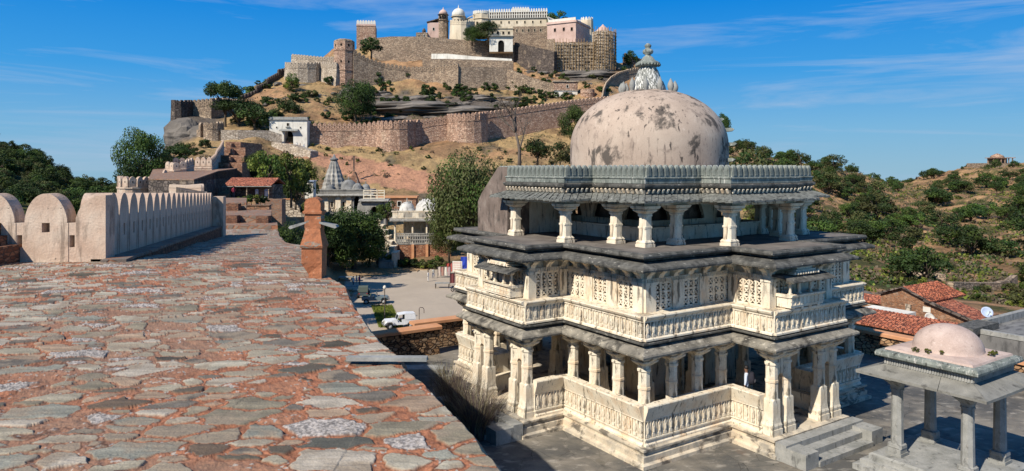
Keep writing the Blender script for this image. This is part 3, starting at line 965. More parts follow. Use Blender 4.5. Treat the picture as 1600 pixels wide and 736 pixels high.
# band with holes under the merlons
mb = MB()
sweep(mb, CT, [(.06, 7.965), (.06, 8.10), (.09, 8.12), (.09, 8.15), (.03, 8.17), (-.08, 8.17), (-.08, 7.965)], sub=.3)
part(mb, 'parapet_band', m_green, .006)
mm = MB()
w = .115; h0, h1 = 8.16, 8.56
out = [(-w, h0), (w, h0), (w * .95, h0 + .20), (w * .80, h0 + .29), (w * .4, h0 + .36), (0, h1 - .01), (-w * .4, h0 + .36), (-w * .80, h0 + .29), (-w * .95, h0 + .20)]
mm.prism(out, 'y', -.06, .06)
mm.prism([(p[0] * .6, h0 + .05 + (p[1] - h0) * .78) for p in out], 'y', -.075, -.05)
mer = mm.build('merlon', m_green, temple, scale=K)
first = True; far_mb = []
pl = offset_poly(CT, .0)
for i in range(n):
    a0, a1 = pl[i], pl[(i + 1) % n]; L = (a1 - a0).length; cnt = max(2, int(round(L / .262)))
    d = (a1 - a0).normalized(); nn = Vector((d.y, -d.x)); ang = math.atan2(d.y, d.x)
    near = (nn.x < -.5 or nn.y < -.5)
    for s in range(cnt):
        p = a0.lerp(a1, (s + .5) / cnt)
        if near:
            if first: mer.location = (p.x * K, p.y * K, 0); mer.rotation_euler = (0, 0, ang); first = False
            else:
                q = inst('merlon', mer.data, temple, (p.x * K, p.y * K, 0), ang); q.rotation_euler = (rnd.uniform(-.03, .03) * 0, 0, ang + rnd.uniform(-.04, .04)); q.scale = (1, 1, 1)
        else: far_mb.append((p.x, p.y, ang))
mb = MB()
for (x, y, ang) in far_mb:
    mb.prism(out, 'y', -.06, .06, 0, Matrix.Translation((x, y, 0)) @ Matrix.Rotation(ang, 4, 'Z'))
o = part(mb, 'merlon_row', m_green); o['kind'] = 'stuff'

# stair housing slab beside the left porch
mb = MB()
mb.prism([(1.85, 5.99), (4.0, 5.99), (4.0, 7.15), (3.7, 7.50), (2.5, 8.50), (1.85, 8.50)], 'x', -5.34, -5.10)
mb.prism([(1.85, 5.99), (4.0, 5.99), (4.0, 7.10), (2.5, 8.40), (1.85, 8.40)], 'x', -5.10, -4.35)
part(mb, 'stair_housing', m_hous)
mb = MB(); mb.box(-4.34, -2.36, 1.9, 2.05, 5.99, 7.40); part(mb, 'side_wall', m_cream)

# ---- dome
mb = MB()
prof = [(3.02, 7.95), (3.02, 8.6), (3.03, 9.15), (3.02, 9.3)]
for k in range(1, 17):
    a = k / 16 * PI / 2
    prof.append((3.02 * math.cos(a) ** .92 if k < 16 else .30, 9.3 + 2.22 * math.sin(a)))
mb.lathe(prof, 64, smooth=True)
dm = mb.build('dome', m_pink, temple, scale=K)
mb = MB()
# stepping stones fixed up the flank of the dome
for k, (az, zz) in enumerate(((-62, 8.75), (-55, 9.35), (-50, 9.9), (-30, 10.35), (-12, 10.75), (0, 11.05))):
    zr = min(max((zz - 9.3) / 2.22, 0), .999)
    r = 3.02 * math.cos(math.asin(zr)) ** .92
    a = R(az)
    m = Matrix.Translation((r * math.cos(a), r * math.sin(a), zz)) @ Matrix.Rotation(a, 4, 'Z')
    s = MB(); s.prism([(-.2, -.08), (.22, -.05), (.30, .02), (.22, .07), (-.2, .07)], 'y', -.12, .12, 0, m)
    s.build('stepping_stone', m_green, dm, scale=K, jitter=.02)
fin = MB()
m_fin = M('streaked_finial_stone', [(.3, (.13, .135, .12)), (.6, (.23, .235, .21)), (.8, (.3, .3, .26))], nscale=3,
          layers=[((.80, .78, .72), 4.0, (3.5, 3.5, .35), .50, .56, .95), (DARK, 5, (2, 2, .8), .6, .68, .7)], bumps=((16, .4, .02),))
fin.lathe([(.62, 11.42), (.58, 11.6), (.50, 11.72), (.42, 12.0), (.34, 12.25), (.26, 12.40)], 24, rib=12, ribamp=.16)
fin2 = MB()
fin2.lathe([(.24, 12.38), (.44, 12.46), (.47, 12.50), (.47, 12.55), (.40, 12.60), (.28, 12.66), (.20, 12.78), (.12, 12.84), (.10, 12.88), (.19, 12.94), (.21, 13.0), (.19, 13.07), (.10, 13.12), (.10, 13.16), (.13, 13.2), (.13, 13.26), (.08, 13.30), (.05, 13.33)], 24)
for k in range(22):
    a = 2 * PI * k / 22
    fin2.lathe([(.03, 12.43), (.045, 12.47), (.02, 12.52)], 5, (.46 * math.cos(a), .46 * math.sin(a), 0))
fo = fin.build('finial', m_fin, temple, scale=K)
fin2.build('finial_cap', m_green, fo, scale=K)
bd_ = MB()
bd_.loft([[(q * sx * .115, -.10 * q * cy, z) for sx, cy in ((-1, 0), (-.6, 1), (0, 1.25), (.6, 1), (1, 0), (.6, -1), (0, -1.25), (-.6, -1))] for q, z in ((.5, 0), (.55, .06), (.9, .14), (1.15, .26), (1.0, .38), (.65, .48), (.25, .58), (.05, .62))], smooth=True)
bud = bd_.build('lotus_bud', m_kiosk, fo, scale=K)
for k in range(12):
    a = 2 * PI * k / 12 + .2
    zz = 9.3 + 2.22 * math.sin(math.acos(min(1, 1.03 / 3.02))) - .05
    l = (1.03 * math.cos(a) * K, 1.03 * math.sin(a) * K, zz * K)
    if k == 0: bud.location = l; bud.rotation_euler = (0, 0, a + PI / 2)
    else: inst('lotus_bud', bud.data, fo, l, a + PI / 2, (.9, .9, rnd.uniform(.75, .95)))

# ================================================================== small domed kiosk on the right
kc = Vector((11.95 * K, 19.3 * K, 0))
kiosk = thing('kiosk', kc, 'small four-columned grey stone kiosk with a shallow pink dome in the courtyard', 'pavilion', rz=AX)
def kp(mb, name, m, j=0.0, parent=kiosk): return mb.build(name, m, parent, scale=K, jitter=j)
def sqp(h): return [(-h, -h), (h, -h), (h, h), (-h, h)]
mb = MB(); sweep(mb, sqp(1), [(.72, -.3), (.72, .16), (.58, .18), (.58, .30), (.42, .33), (.42, .46), (.36, .50), (-.1, .50)], cap_top=True, sub=.3)
kp(mb, 'plinth', m_kiosk, .012)
mb = MB()
stack(mb, [(.50, .21, .04), (.58, .21, .04), (.58, .18, .04), (.70, .18, .04), (.72, .20, .3), (.80, .20, .4), (.82, .15, .586), (1.6, .14, .586), (2.28, .135, .586), (2.29, .16, .586), (2.33, .16, .586), (2.34, .135, .4),
           (2.42, .15, .3), (2.50, .22, .2), (2.56, .27, .1), (2.70, .30, .06)])
kcol = kp(mb, 'column', m_kiosk)
for i, (x, y) in enumerate(((-.9, .9), (-.9, -.9), (.9, .9), (.9, -.9))):
    if i == 0: kcol.location = (x * K, y * K, 0)
    else: inst('column', kcol.data, kiosk, (x * K, y * K, 0))
mb = MB(); sweep(mb, sqp(1.06), [(.0, 2.70), (.0, 2.95), (-.32, 2.95), (-.32, 2.70), (0, 2.70)]); kp(mb, 'beam', m_kiosk)
mb = MB()
hs = sqp(1.0); kin = offset_poly(hs, .10); kou = offset_poly(hs, .66)
for i in range(4):
    a0, a1 = kin[i], kin[(i + 1) % 4]; q0_, q1_ = kou[i], kou[(i + 1) % 4]
    for s, (t0, t1) in enumerate(((0, .3), (.3, .66), (.66, 1))):
        e = .002
        p0, p1, q0, q1 = a0.lerp(a1, t0 + e), a0.lerp(a1, t1 - e), q0_.lerp(q1_, t0 + e), q0_.lerp(q1_, t1 - e)
        dz = rnd.uniform(-.01, .01)
        v = [(p0.x, p0.y, 3.0), (p1.x, p1.y, 3.0), (q1.x, q1.y, 2.79 + dz), (q0.x, q0.y, 2.79 + dz), (p0.x, p0.y, 2.90), (p1.x, p1.y, 2.90), (q1.x, q1.y, 2.72 + dz), (q0.x, q0.y, 2.72 + dz)]
        mb.add(v, [(0, 1, 2, 3), (7, 6, 5, 4), (3, 2, 6, 7), (0, 3, 7, 4), (1, 5, 6, 2), (0, 4, 5, 1)])
m_keave = M('kiosk_eave_slabs', [(.3, (.17, .165, .145)), (.6, (.26, .25, .22)), (.8, (.34, .32, .27))], nscale=1.5, layers=[(DARK, 2.4, None, .58, .68, .6)], bumps=((12, .5, .02),))
kp(mb, 'eave', m_keave, .008)
mb = MB(); sweep(mb, sqp(1.12), [(-.3, 2.955), (.0, 2.955), (.0, 3.20), (-.1, 3.21)], cap_top=True)
for i in range(4):
    m = Matrix.Rotation(i * PI / 2, 4, 'Z')
    for s in range(34):
        x = -1.1 + 2.2 * s / 33
        mb.box(x - .02, x + .02, -1.145, -1.115, 3.01, 3.17, 0, m)
kp(mb, 'carved_band', m_kiosk)
mb = MB(); sweep(mb, sqp(1.12), [(-.2, 3.20), (.12, 3.20), (.19, 3.24), (.20, 3.30), (.17, 3.37), (.06, 3.40), (-.1, 3.40)], cap_top=True, cap_bot=True, sub=.3)
kp(mb, 'roof_slab', m_green, .012)
mb = MB(); sweep(mb, sqp(1.08), [(.06, 3.39), (.03, 3.45), (-.2, 3.50)], cap_top=True, sub=.2)
m_kdome = M('pale_pink_plaster', [(.3, (.42, .31, .26)), (.6, (.53, .41, .35)), (.8, (.62, .50, .43))], nscale=1.3,
            layers=[((.26, .19, .16), 5, None, .58, .7, .5), ((.70, .62, .55), 9, None, .62, .7, .5)], bumps=((30, .5, .02),))
kp(mb, 'roof_plaster', m_kdome, .02)
mb = MB(); mb.lathe([(.90, 3.46), (.87, 3.49), (.85, 3.51)] + [(.85 * math.cos(k / 12 * PI / 2) + .002, 3.51 + .66 * math.sin(k / 12 * PI / 2)) for k in range(1, 13)], 40)
kp(mb, 'dome', m_kdome, .008)

# ================================================================== courtyard
D1 = Vector((-.548, .837, 0)); D2 = Vector((.837, .548, 0))
CB = Vector((-8.6, 43.2, 0)); CB2 = Vector((-5.2, 45.4, 0)); CC = Vector((14.2, 58.9, 0)); CR = Vector((22.6, 46.0, 0))
cy = MB()
cpoly = [(-2.0, 6), (60, 6), (60, -11.2), (62, -14)]
e = CR - D1 * 45
cpoly = [(0.5, 3), (e.x + 6, 3), (e.x, e.y), (CC.x, CC.y), (-2.5, 48.0), (-14.5, 40.2), (-14, 30)]
cy.prism(cpoly, 'z', -9, 0)
o = cy.build('courtyard', m_court); o['kind'] = 'structure'
# ================================================================== the land: valley floor, hill of the fort, wooded hills
_prof = {
 -500: [(100, 'z', -5), (200, 'y', 240), (350, 'y', 140)],
 0: [(60, 'z', -7), (120, 'y', 345), (200, 'y', 282), (300, 'y', 221), (400, 'y', 240)],
 60: [(60, 'z', -7), (120, 'y', 345), (200, 'y', 295), (300, 'y', 252), (400, 'y', 280)],
 110: [(60, 'z', -7), (120, 'y', 345), (200, 'y', 310), (300, 'y', 288), (500, 'y', 300)],
 170: [(60, 'z', -7), (120, 'y', 335), (200, 'y', 315), (300, 'y', 305), (600, 'y', 300)],
 230: [(60, 'z', -6), (120, 'y', 320), (200, 'y', 300), (300, 'y', 300), (600, 'y', 300)],
 256: [(60, 'z', -4), (120, 'y', 300), (180, 'y', 262), (212, 'y', 238), (235, 'y', 235), (330, 'y', 260)],
 275: [(60, 'z', 0), (120, 'y', 290), (180, 'y', 250), (208, 'y', 228), (222, 'y', 186), (240, 'y', 181), (400, 'y', 240)],
 310: [(60, 'z', 2), (110, 'y', 290), (150, 'y', 255), (195, 'y', 232), (212, 'y', 206), (226, 'y', 186), (250, 'y', 176), (400, 'y', 230)],
 345: [(60, 'z', 2), (90, 'y', 312), (120, 'y', 288), (160, 'y', 255), (200, 'y', 234), (212, 'y', 208), (240, 'y', 180), (262, 'y', 160), (400, 'y', 210)],
 400: [(60, 'z', -5), (90, 'y', 316), (100, 'y', 310), (140, 'y', 275), (195, 'y', 240), (214, 'y', 206), (240, 'y', 178), (285, 'y', 138), (300, 'y', 131), (400, 'y', 170)],
 450: [(60, 'z', -6.6), (100, 'z', -3), (130, 'y', 325), (165, 'y', 292), (190, 'y', 255), (205, 'y', 238), (216, 'y', 226), (226, 'y', 196), (250, 'y', 158), (286, 'y', 127), (300, 'y', 110), (400, 'y', 150)],
 520: [(60, 'z', -6.6), (110, 'z', -6.4), (145, 'y', 392), (162, 'y', 352), (176, 'y', 335), (186, 'y', 290), (200, 'y', 250), (220, 'y', 234), (228, 'y', 208), (255, 'y', 168), (290, 'y', 128), (320, 'y', 100), (350, 'y', 75)],
 600: [(60, 'z', -6.6), (125, 'z', -6.6), (145, 'y', 400), (160, 'y', 355), (172, 'y', 335), (185, 'y', 292), (210, 'y', 245), (230, 'y', 228), (236, 'y', 205), (240, 'y', 196), (256, 'y', 178), (270, 'y', 158), (288, 'y', 140), (304, 'y', 118), (335, 'y', 96), (350, 'y', 74)],
 700: [(60, 'z', -6.6), (130, 'z', -6.6), (150, 'y', 385), (170, 'y', 335), (190, 'y', 285), (215, 'y', 235), (238, 'y', 210), (246, 'y', 186), (252, 'y', 180), (262, 'y', 165), (270, 'y', 152), (288, 'y', 138), (304, 'y', 116), (335, 'y', 92), (350, 'y', 66)],
 800: [(60, 'z', -6.6), (130, 'z', -6.6), (150, 'y', 395), (180, 'y', 320), (205, 'y', 262), (235, 'y', 218), (250, 'y', 200), (262, 'y', 172), (280, 'y', 150), (300, 'y', 134), (330, 'y', 100), (345, 'y', 70)],
 870: [(60, 'z', -6.6), (130, 'z', -6.6), (160, 'y', 390), (190, 'y', 310), (220, 'y', 245), (248, 'y', 200), (262, 'y', 172), (280, 'y', 150), (300, 'y', 132), (325, 'y', 110), (345, 'y', 90)],
 950: [(60, 'z', -6.6), (130, 'z', -6.6), (160, 'y', 390), (220, 'y', 250), (250, 'y', 195), (268, 'y', 166), (290, 'y', 138), (315, 'y', 114), (335, 'y', 98), (400, 'y', 100)],
 1000: [(60, 'z', -6.6), (150, 'y', 420), (220, 'y', 255), (270, 'y', 178), (300, 'y', 150), (330, 'y', 112), (360, 'y', 100), (500, 'y', 150)],
 1060: [(60, 'z', -6.6), (150, 'y', 420), (220, 'y', 275), (270, 'y', 215), (300, 'y', 180), (330, 'y', 160), (500, 'y', 200)],
 1140: [(60, 'z', -6.6), (150, 'y', 430), (220, 'y', 300), (270, 'y', 250), (310, 'y', 226), (450, 'y', 250)],
 1200: [(60, 'z', -6), (80, 'z', -6), (150, 'y', 400), (220, 'y', 320), (280, 'y', 266), (330, 'y', 248), (500, 'y', 270)],
 1280: [(60, 'z', -5), (80, 'z', -5), (130, 'y', 425), (190, 'y', 370), (250, 'y', 310), (330, 'y', 257), (500, 'y', 280)],
 1340: [(60, 'z', -4), (80, 'z', -3.5), (125, 'y', 435), (200, 'y', 365), (300, 'y', 298), (380, 'y', 270), (550, 'y', 290)],
 1400: [(60, 'z', -3.5), (80, 'z', -3.2), (110, 'y', 455), (140, 'y', 430), (200, 'y', 375), (300, 'y', 318), (400, 'y', 296), (550, 'y', 290)],
 1460: [(60, 'z', -3.5), (80, 'z', -3.2), (110, 'y', 460), (140, 'y', 428), (200, 'y', 375), (300, 'y', 322), (400, 'y', 288), (490, 'y', 272), (560, 'y', 278)],
 1530: [(60, 'z', -3.5), (80, 'z', -3.5), (110, 'y', 470), (150, 'y', 425), (250, 'y', 350), (350, 'y', 300), (440, 'y', 266), (520, 'y', 262), (620, 'y', 275)],
 1600: [(60, 'z', -3.5), (80, 'z', -4), (110, 'y', 480), (150, 'y', 425), (250, 'y', 345), (350, 'y', 292), (440, 'y', 258), (520, 'y', 258), (620, 'y', 275)],
 2200: [(60, 'z', -3.5), (100, 'y', 480), (150, 'y', 410), (250, 'y', 330), (350, 'y', 280), (440, 'y', 250), (620, 'y', 250)],
}
_TY = np.concatenate([np.linspace(14, 60, 12), np.arange(61.5, 560, 1.5), [600, 680, 800, 1000, 1500, 2500, 5000, 9000, 19000]])
_TP = np.arange(-500, 2201, 4.0)
_keys = sorted(_prof)
_cols = []
for k in _keys:
    ys = [14, 40]; zs = [-9.0, -8.0]
    for (Y, kind, v) in _prof[k]:
        ys.append(Y); zs.append(v if kind == 'z' else EZ - (v - HY) * Y / F)
    last = ys[-1]
    ys += [last + 350, 2500, 19000]; zs += [min(zs[-1] - 60, -40), -180, -420]
    _cols.append(np.interp(_TY, ys, zs))
_cols = np.array(_cols)
TZ = np.stack([np.interp(_TP, _keys, _cols[:, j]) for j in range(len(_TY))], 0)     # [Y, px]
_PP, _YY = np.meshgrid(_TP, _TY)
_XX = (_PP - HX) * _YY / F
_am = np.interp(_YY, [60, 130, 150, 400, 2000], [0.0, 0.25, 1.0, 2.2, 20])
_flat = ((_YY > 58) & (_YY < 132) & (_PP > 455) & (_PP < 860))
_n1 = fbm(_XX / 16, _YY / 16, 201, 5, .55) - .5
_n2 = fbm(_XX / 4.0, _YY / 4.0, 211, 4, .6) - .5
TZ = TZ + np.where(_flat, 0.0, _am * (_n1 * 2.6 + _n2 * 1.1))
def tz(px, Y):
    i = np.clip(np.searchsorted(_TY, Y) - 1, 0, len(_TY) - 2)
    u = (Y - _TY[i]) / (_TY[i + 1] - _TY[i])
    q = (px - _TP[0]) / 4.0; j = int(np.clip(math.floor(q), 0, len(_TP) - 2)); w = q - j
    return float((TZ[i, j] * (1 - w) + TZ[i, j + 1] * w) * (1 - u) + (TZ[i + 1, j] * (1 - w) + TZ[i + 1, j + 1] * w) * u)
def TG(px, Y):
    """point of the terrain along picture column px at depth Y"""
    return Vector(((px - HX) * Y / F, Y, tz(px, Y)))

def build_land():
    V = np.stack([_XX, _YY, TZ], -1).reshape(-1, 3)
    NYt, NX = TZ.shape
    me = bpy.data.meshes.new('terrain')
    me.vertices.add(NYt * NX); me.vertices.foreach_set('co', V.ravel())
    a = np.arange(NYt - 1)[:, None] * NX + np.arange(NX - 1)[None, :]
    q = np.stack([a, a + 1, a + 1 + NX, a + NX], -1).reshape(-1, 4)
    me.loops.add(q.size); me.loops.foreach_set('vertex_index', q.ravel().astype(np.int32))
    me.polygons.add(len(q)); me.polygons.foreach_set('loop_start', np.arange(0, q.size, 4, dtype=np.int32))
    me.polygons.foreach_set('loop_total', np.full(len(q), 4, dtype=np.int32))
    # ground cover: 0 dry grass, 1 bare red soil, 2 rock, 3 green undergrowth
    wr = np.zeros(TZ.shape); wg = np.zeros(TZ.shape); ws = np.zeros(TZ.shape)
    n_a = fbm(_XX / 22, _YY / 22, 301, 5, .6); n_b = fbm(_XX / 7, _YY / 7, 311, 4, .6)
    def soft(v, lo, hi): return np.clip((v - lo) / (hi - lo), 0, 1)
    right = soft(_PP, 1130, 1230)
    left = 1 - soft(_PP, 235, 270)
    mid = (1 - right) * (1 - left)
    ws = np.clip(mid * soft(n_a, .53, .62) * .8 + right * (.55 + .45 * soft(n_a, .42, .55)), 0, 1)
    bro = soft(fbm(_XX / 9 + 5, _YY / 9, 341, 5, .65), .46, .60) * .75
    wg = np.clip(left * .95 + right * soft(n_b, .50, .60) * .9 + mid * soft(n_b, .60, .68) * .5, 0, 1)
    band = np.exp(-((_YY - 262) / 16) ** 2) * soft(_PP, 520, 600) * (1 - soft(_PP, 770, 830))
    cliff = soft(_PP, 252, 262) * (1 - soft(_PP, 335, 360)) * soft(_YY, 204, 210) * (1 - soft(_YY, 236, 246))
    out = soft(_PP, 870, 890) * (1 - soft(_PP, 955, 970)) * soft(_YY, 296, 304) * (1 - soft(_YY, 326, 334))
    wr = np.clip(band * 1.3 + cliff + out + soft(n_b, .66, .72) * .5 * mid, 0, 1) * soft(n_b + .25 * (band + cliff + out), .42, .56)
    c_dry = np.array((.36, .245, .12)); c_soil = np.array((.38, .215, .115)); c_rock = np.array((.12, .10, .085)); c_grn = np.array((.055, .065, .022))
    col = c_dry * (1 - ws[..., None]) + c_soil * ws[..., None]
    col = col * (1 - bro[..., None]) + np.array((.17, .105, .06)) * bro[..., None]
    col = col * (1 - wg[..., None]) + c_grn * wg[..., None]
    col = col * (1 - wr[..., None]) + c_rock * wr[..., None]
    col = col * (.72 + .56 * fbm(_XX / 2.2, _YY / 2.2, 331, 4, .65))[..., None]
    # beaten path of the valley: red-brown ramp beside the curtain wall and the car park floor
    road = _flat & (np.abs(_PP - (640 + (_YY - 100) * -.8)) < 400)
    lot = ((_YY > 58) & (_YY < 134) & (_PP > 540 + (vnoise(_XX / 5, _YY / 5, 3) - .5) * 30 ) & (_PP < 860) & (_YY < 118 + (_PP - 560) * .10))
    paved = np.array((.38, .315, .245))
    col = np.where(lot[..., None], paved * (.9 + .2 * fbm(_XX / 3, _YY / 3, 7))[..., None], col)
    rim = (_flat & ~lot)
    col = np.where(rim[..., None], np.array((.36, .24, .135)) * (.8 + .4 * n_b)[..., None], col)
    ramp = np.abs((_YY - np.interp(_PP, [425, 480, 560, 640, 720, 800], [214, 206, 198, 192, 186, 178]))) < 8
    col = np.where((ramp & (_PP > 430) & (_PP < 800))[..., None], np.array((.40, .21, .13)) * (.8 + .4 * n_b)[..., None], col)
    at = me.color_attributes.new('ground_colour', 'FLOAT_COLOR', 'POINT')
    at.data.foreach_set('color', np.concatenate([np.clip(col, 0, 1).reshape(-1, 3), np.where(lot, 0.12, 1.0).reshape(-1, 1)], 1).ravel())
    me.update(); me.validate()
    t = NT('dry_hillside')
    a_ = t.n('ShaderNodeAttribute'); a_.attribute_name = 'ground_colour'
    c = t.mix(t.mul(a_.outputs['Alpha'], .75), a_.outputs['Color'], t.ramp(t.noise(1.1, 8, None, .7), [(.3, (.38, .38, .36)), (.5, (.95, .95, .95)), (.7, (1.4, 1.35, 1.25))]), 'MULTIPLY')
    c = t.mix(t.mul(t.mul(t.rng(t.noise(.55, 8, None, .7), .56, .66), .5), a_.outputs['Alpha']), c, (.07, .07, .03))
    t.l(c, t.b.inputs['Base Color']); t.b.inputs['Roughness'].default_value = .95; t.b.inputs['Specular IOR Level'].default_value = .1
    p = t.bump(t.mul(t.noise(.35, 8, None, .65), a_.outputs['Alpha']), .8, 1.2); t.l(t.bump(t.mul(t.noise(2.5, 6, None, .65), a_.outputs['Alpha']), .8, .25, p), t.b.inputs['Normal'])
    me.materials.append(t.mat)
    me.polygons.foreach_set('use_smooth', np.ones(len(q), dtype=bool))
    o = inst('terrain', me); o['kind'] = 'structure'
build_land()

# ------------------------------------------------------------------ rocks
m_rock = M('weathered_rock', [(.3, (.07, .062, .055)), (.5, (.16, .14, .12)), (.75, (.27, .235, .20))], nscale=.25,
           layers=[((.35, .29, .22), .6, None, .58, .7, .6), ((.03, .03, .03), .5, (1, 1, 3), .52, .62, .8)], bumps=((.9, .9, .8), (5, .6, .15)))
def rock_mesh(name, seed, squash=(1, 1, .6), strat=0.0):
    rs = random.Random(seed); mb = MB()
    n, mrows = 22, 14; rings = []
    for j in range(mrows + 1):
        th = PI * j / mrows; rr = []
        for i in range(n):
            ph = 2 * PI * i / n
            x, y, z = math.sin(th) * math.cos(ph), math.sin(th) * math.sin(ph), -math.cos(th)
            d = 1 + .55 * (float(fbm(x * 1.9 + seed + z, y * 1.9 + z * 1.3, seed, 4)) - .5) + (.10 * math.sin(z * strat + 3 * x) if strat else 0)
            rr.append((x * d * squash[0], y * d * squash[1], z * d * squash[2]))
        rings.append(rr)
    mb.loft(rings, smooth=False)
    o = mb.build(name, m_rock); me = o.data; bpy.data.objects.remove(o); return me
rocks = [rock_mesh('rock', s, sq, st) for s, sq, st in ((1, (1, 1, .6), 0), (5, (1.3, 1, .5), 14), (9, (1, .8, 1), 0))]
def rock(px, Y, w, h, var=0, label=None, group=None, dz=0.0, rz=0.0, name='rock', dep=None):
    p = TG(px, Y); s = w * Y / F / 2; hh = h * Y / F
    o = inst(name, rocks[var], None, (p.x, p.y, p.z + dz), rz, (s, dep or s * .7, hh / (1.2 if var != 2 else 2)))
    tag(o, label, 'rock', group); return o
for (px, Y, w, h, v, lab) in [(286, 214, 60, 56, 2, 'tall brown crag under the left end of the fort, below the dark merlons'),
                              (318, 211, 44, 42, 2, 'grey cliff face beside the tall brown crag, under the small merloned wall'),
                              (640, 262, 130, 30, 1, 'dark layered rock band below the long retaining wall'),
                              (715, 260, 110, 26, 1, 'grey layered ledge at the right end of the dark rock band'),
                              (600, 250, 70, 18, 1, 'pale sloping rock sheet just above the red curtain wall'),
                              (915, 315, 80, 26, 1, 'smooth grey outcrop under the scaffolded bastion'),
                              (548, 268, 44, 50, 2, 'brown rock foot under the six-sided tower')]:
    rock(px, Y, w, h, v, lab, dz=-1.0)

_rk = random.Random(41)
for k in range(46):
    px = _rk.uniform(560, 800); Y = _rk.uniform(250, 284); w = _rk.uniform(14, 44)
    rock(px, Y, w, w * _rk.uniform(.22, .4), 1, 'dark layered rock slab on the slope between the two long fort walls', 'rock slabs on the fort slope', dz=-.6, rz=_rk.uniform(-.3, .3), name='rock_slab')
for k in range(30):
    px = _rk.uniform(360, 560); Y = _rk.uniform(240, 285); w = _rk.uniform(8, 20)
    rock(px, Y, w, w * _rk.uniform(.35, .6), _rk.choice((0, 1)), 'brown boulder on the orange slope under the pale upper bastion', 'boulders under the upper bastion', dz=-.5, rz=_rk.uniform(0, 3), name='boulder')
for k in range(26):
    px = _rk.uniform(800, 960); Y = _rk.uniform(290, 325); w = _rk.uniform(8, 22)
    rock(px, Y, w, w * _rk.uniform(.3, .5), _rk.choice((0, 1)), 'grey boulder on the slope under the scaffolded bastion', 'boulders under the scaffolding', dz=-.5, rz=_rk.uniform(0, 3), name='boulder')

# ------------------------------------------------------------------ foliage
def leafmat(name, c, var=.45):
    t = NT(name)
    col = t.ramp(t.noise(2.2, 4), [(.3, tuple(x * (1 - var) for x in c)), (.55, c), (.75, tuple(x * (1 + var) for x in c))])
    oi = t.n('ShaderNodeObjectInfo')
    hs = t.n('ShaderNodeHueSaturation'); t.l(col, hs.inputs['Color'])
    t.l(t.rng(oi.outputs['Random'], 0, 1, .72, 1.3), hs.inputs['Value']); t.l(t.rng(oi.outputs['Random'], 0, 1, .485, .512), hs.inputs['Hue'])
    t.l(hs.outputs[0], t.b.inputs['Base Color']); t.b.inputs['Roughness'].default_value = .65; t.b.inputs['Specular IOR Level'].default_value = .25
    tr = t.n('ShaderNodeBsdfTranslucent'); t.l(hs.outputs[0], tr.inputs['Color'])
    mx = t.n('ShaderNodeMixShader'); mx.inputs[0].default_value = .22
    t.l(t.b.outputs[0], mx.inputs[1]); t.l(tr.outputs[0], mx.inputs[2]); t.l(mx.outputs[0], t.out.inputs['Surface'])
    return t.mat
L_DARK = leafmat('dark_leaves', (.036, .066, .016)); L_MID = leafmat('green_leaves', (.068, .11, .020)); L_OLV = leafmat('olive_leaves', (.082, .090, .028)); L_YEL = leafmat('yellow_green_leaves', (.16, .19, .03))
L_DRY = leafmat('grey_dry_twigs', (.15, .115, .075), .3)
m_bark = M('bark', (.11, .085, .06), nscale=4, bumps=((14, .6, .03),))
def crown_mesh(name, seed, nleaf, leaf, mats, shape='round', clumps=26, flat=1.0):
    """unit crown: spans z .22..1, radius about .5. many small leaf faces in clumps with gaps between"""
    rs = np.random.RandomState(seed)
    cl = []
    for k in range(clumps):
        a = rs.uniform(0, 2 * PI); u = rs.uniform(-.75, 1)
        r = rs.uniform(.45, 1.0) ** .6
        x, y = r * math.cos(a) * math.sqrt(max(0, 1 - u * u)), r * math.sin(a) * math.sqrt(max(0, 1 - u * u))
        z = u * r
        if shape == 'umbrella': z = abs(z) * .5 + .2; x *= 1.15; y *= 1.15
        if shape == 'tall': x *= .7; y *= .7
        s = rs.uniform(.20, .40)
        cl.append((x * .40, y * .40, .60 + z * .33 * flat, s * .5))
    cl = np.array(cl)
    w = cl[:, 3] ** 2; idx = rs.choice(len(cl), nleaf, p=w / w.sum())
    d = rs.normal(size=(nleaf, 3)); d /= np.linalg.norm(d, axis=1)[:, None]
    rad = cl[idx, 3] * (rs.uniform(.35, 1, nleaf) ** .45)
    c = cl[idx, :3] + d * rad[:, None] * np.array((1, 1, .72))
    ax = d * .8 + rs.normal(size=(nleaf, 3)) * .6 + np.array((0, 0, .35)); ax /= np.linalg.norm(ax, axis=1)[:, None]
    t = np.cross(ax, rs.normal(size=(nleaf, 3))); t /= np.linalg.norm(t, axis=1)[:, None] + 1e-9
    b = np.cross(ax, t)
    s = leaf * rs.uniform(.6, 1.4, nleaf)[:, None]
    v = np.stack([c - t * s, c - b * s * .55, c + t * s, c + b * s * .55], 1).reshape(-1, 3)
    me = bpy.data.meshes.new(name)
    me.vertices.add(len(v)); me.vertices.foreach_set('co', v.ravel())
    me.loops.add(len(v)); me.loops.foreach_set('vertex_index', np.arange(len(v), dtype=np.int32))
    me.polygons.add(nleaf); me.polygons.foreach_set('loop_start', np.arange(0, len(v), 4, dtype=np.int32)); me.polygons.foreach_set('loop_total', np.full(nleaf, 4, dtype=np.int32))
    me.polygons.foreach_set('material_index', (rs.uniform(size=len(cl))[idx] < .35).astype(np.int32) if len(mats) > 1 else np.zeros(nleaf, dtype=np.int32))
    for m in mats: me.materials.append(m)
    me.update()
    return me, cl
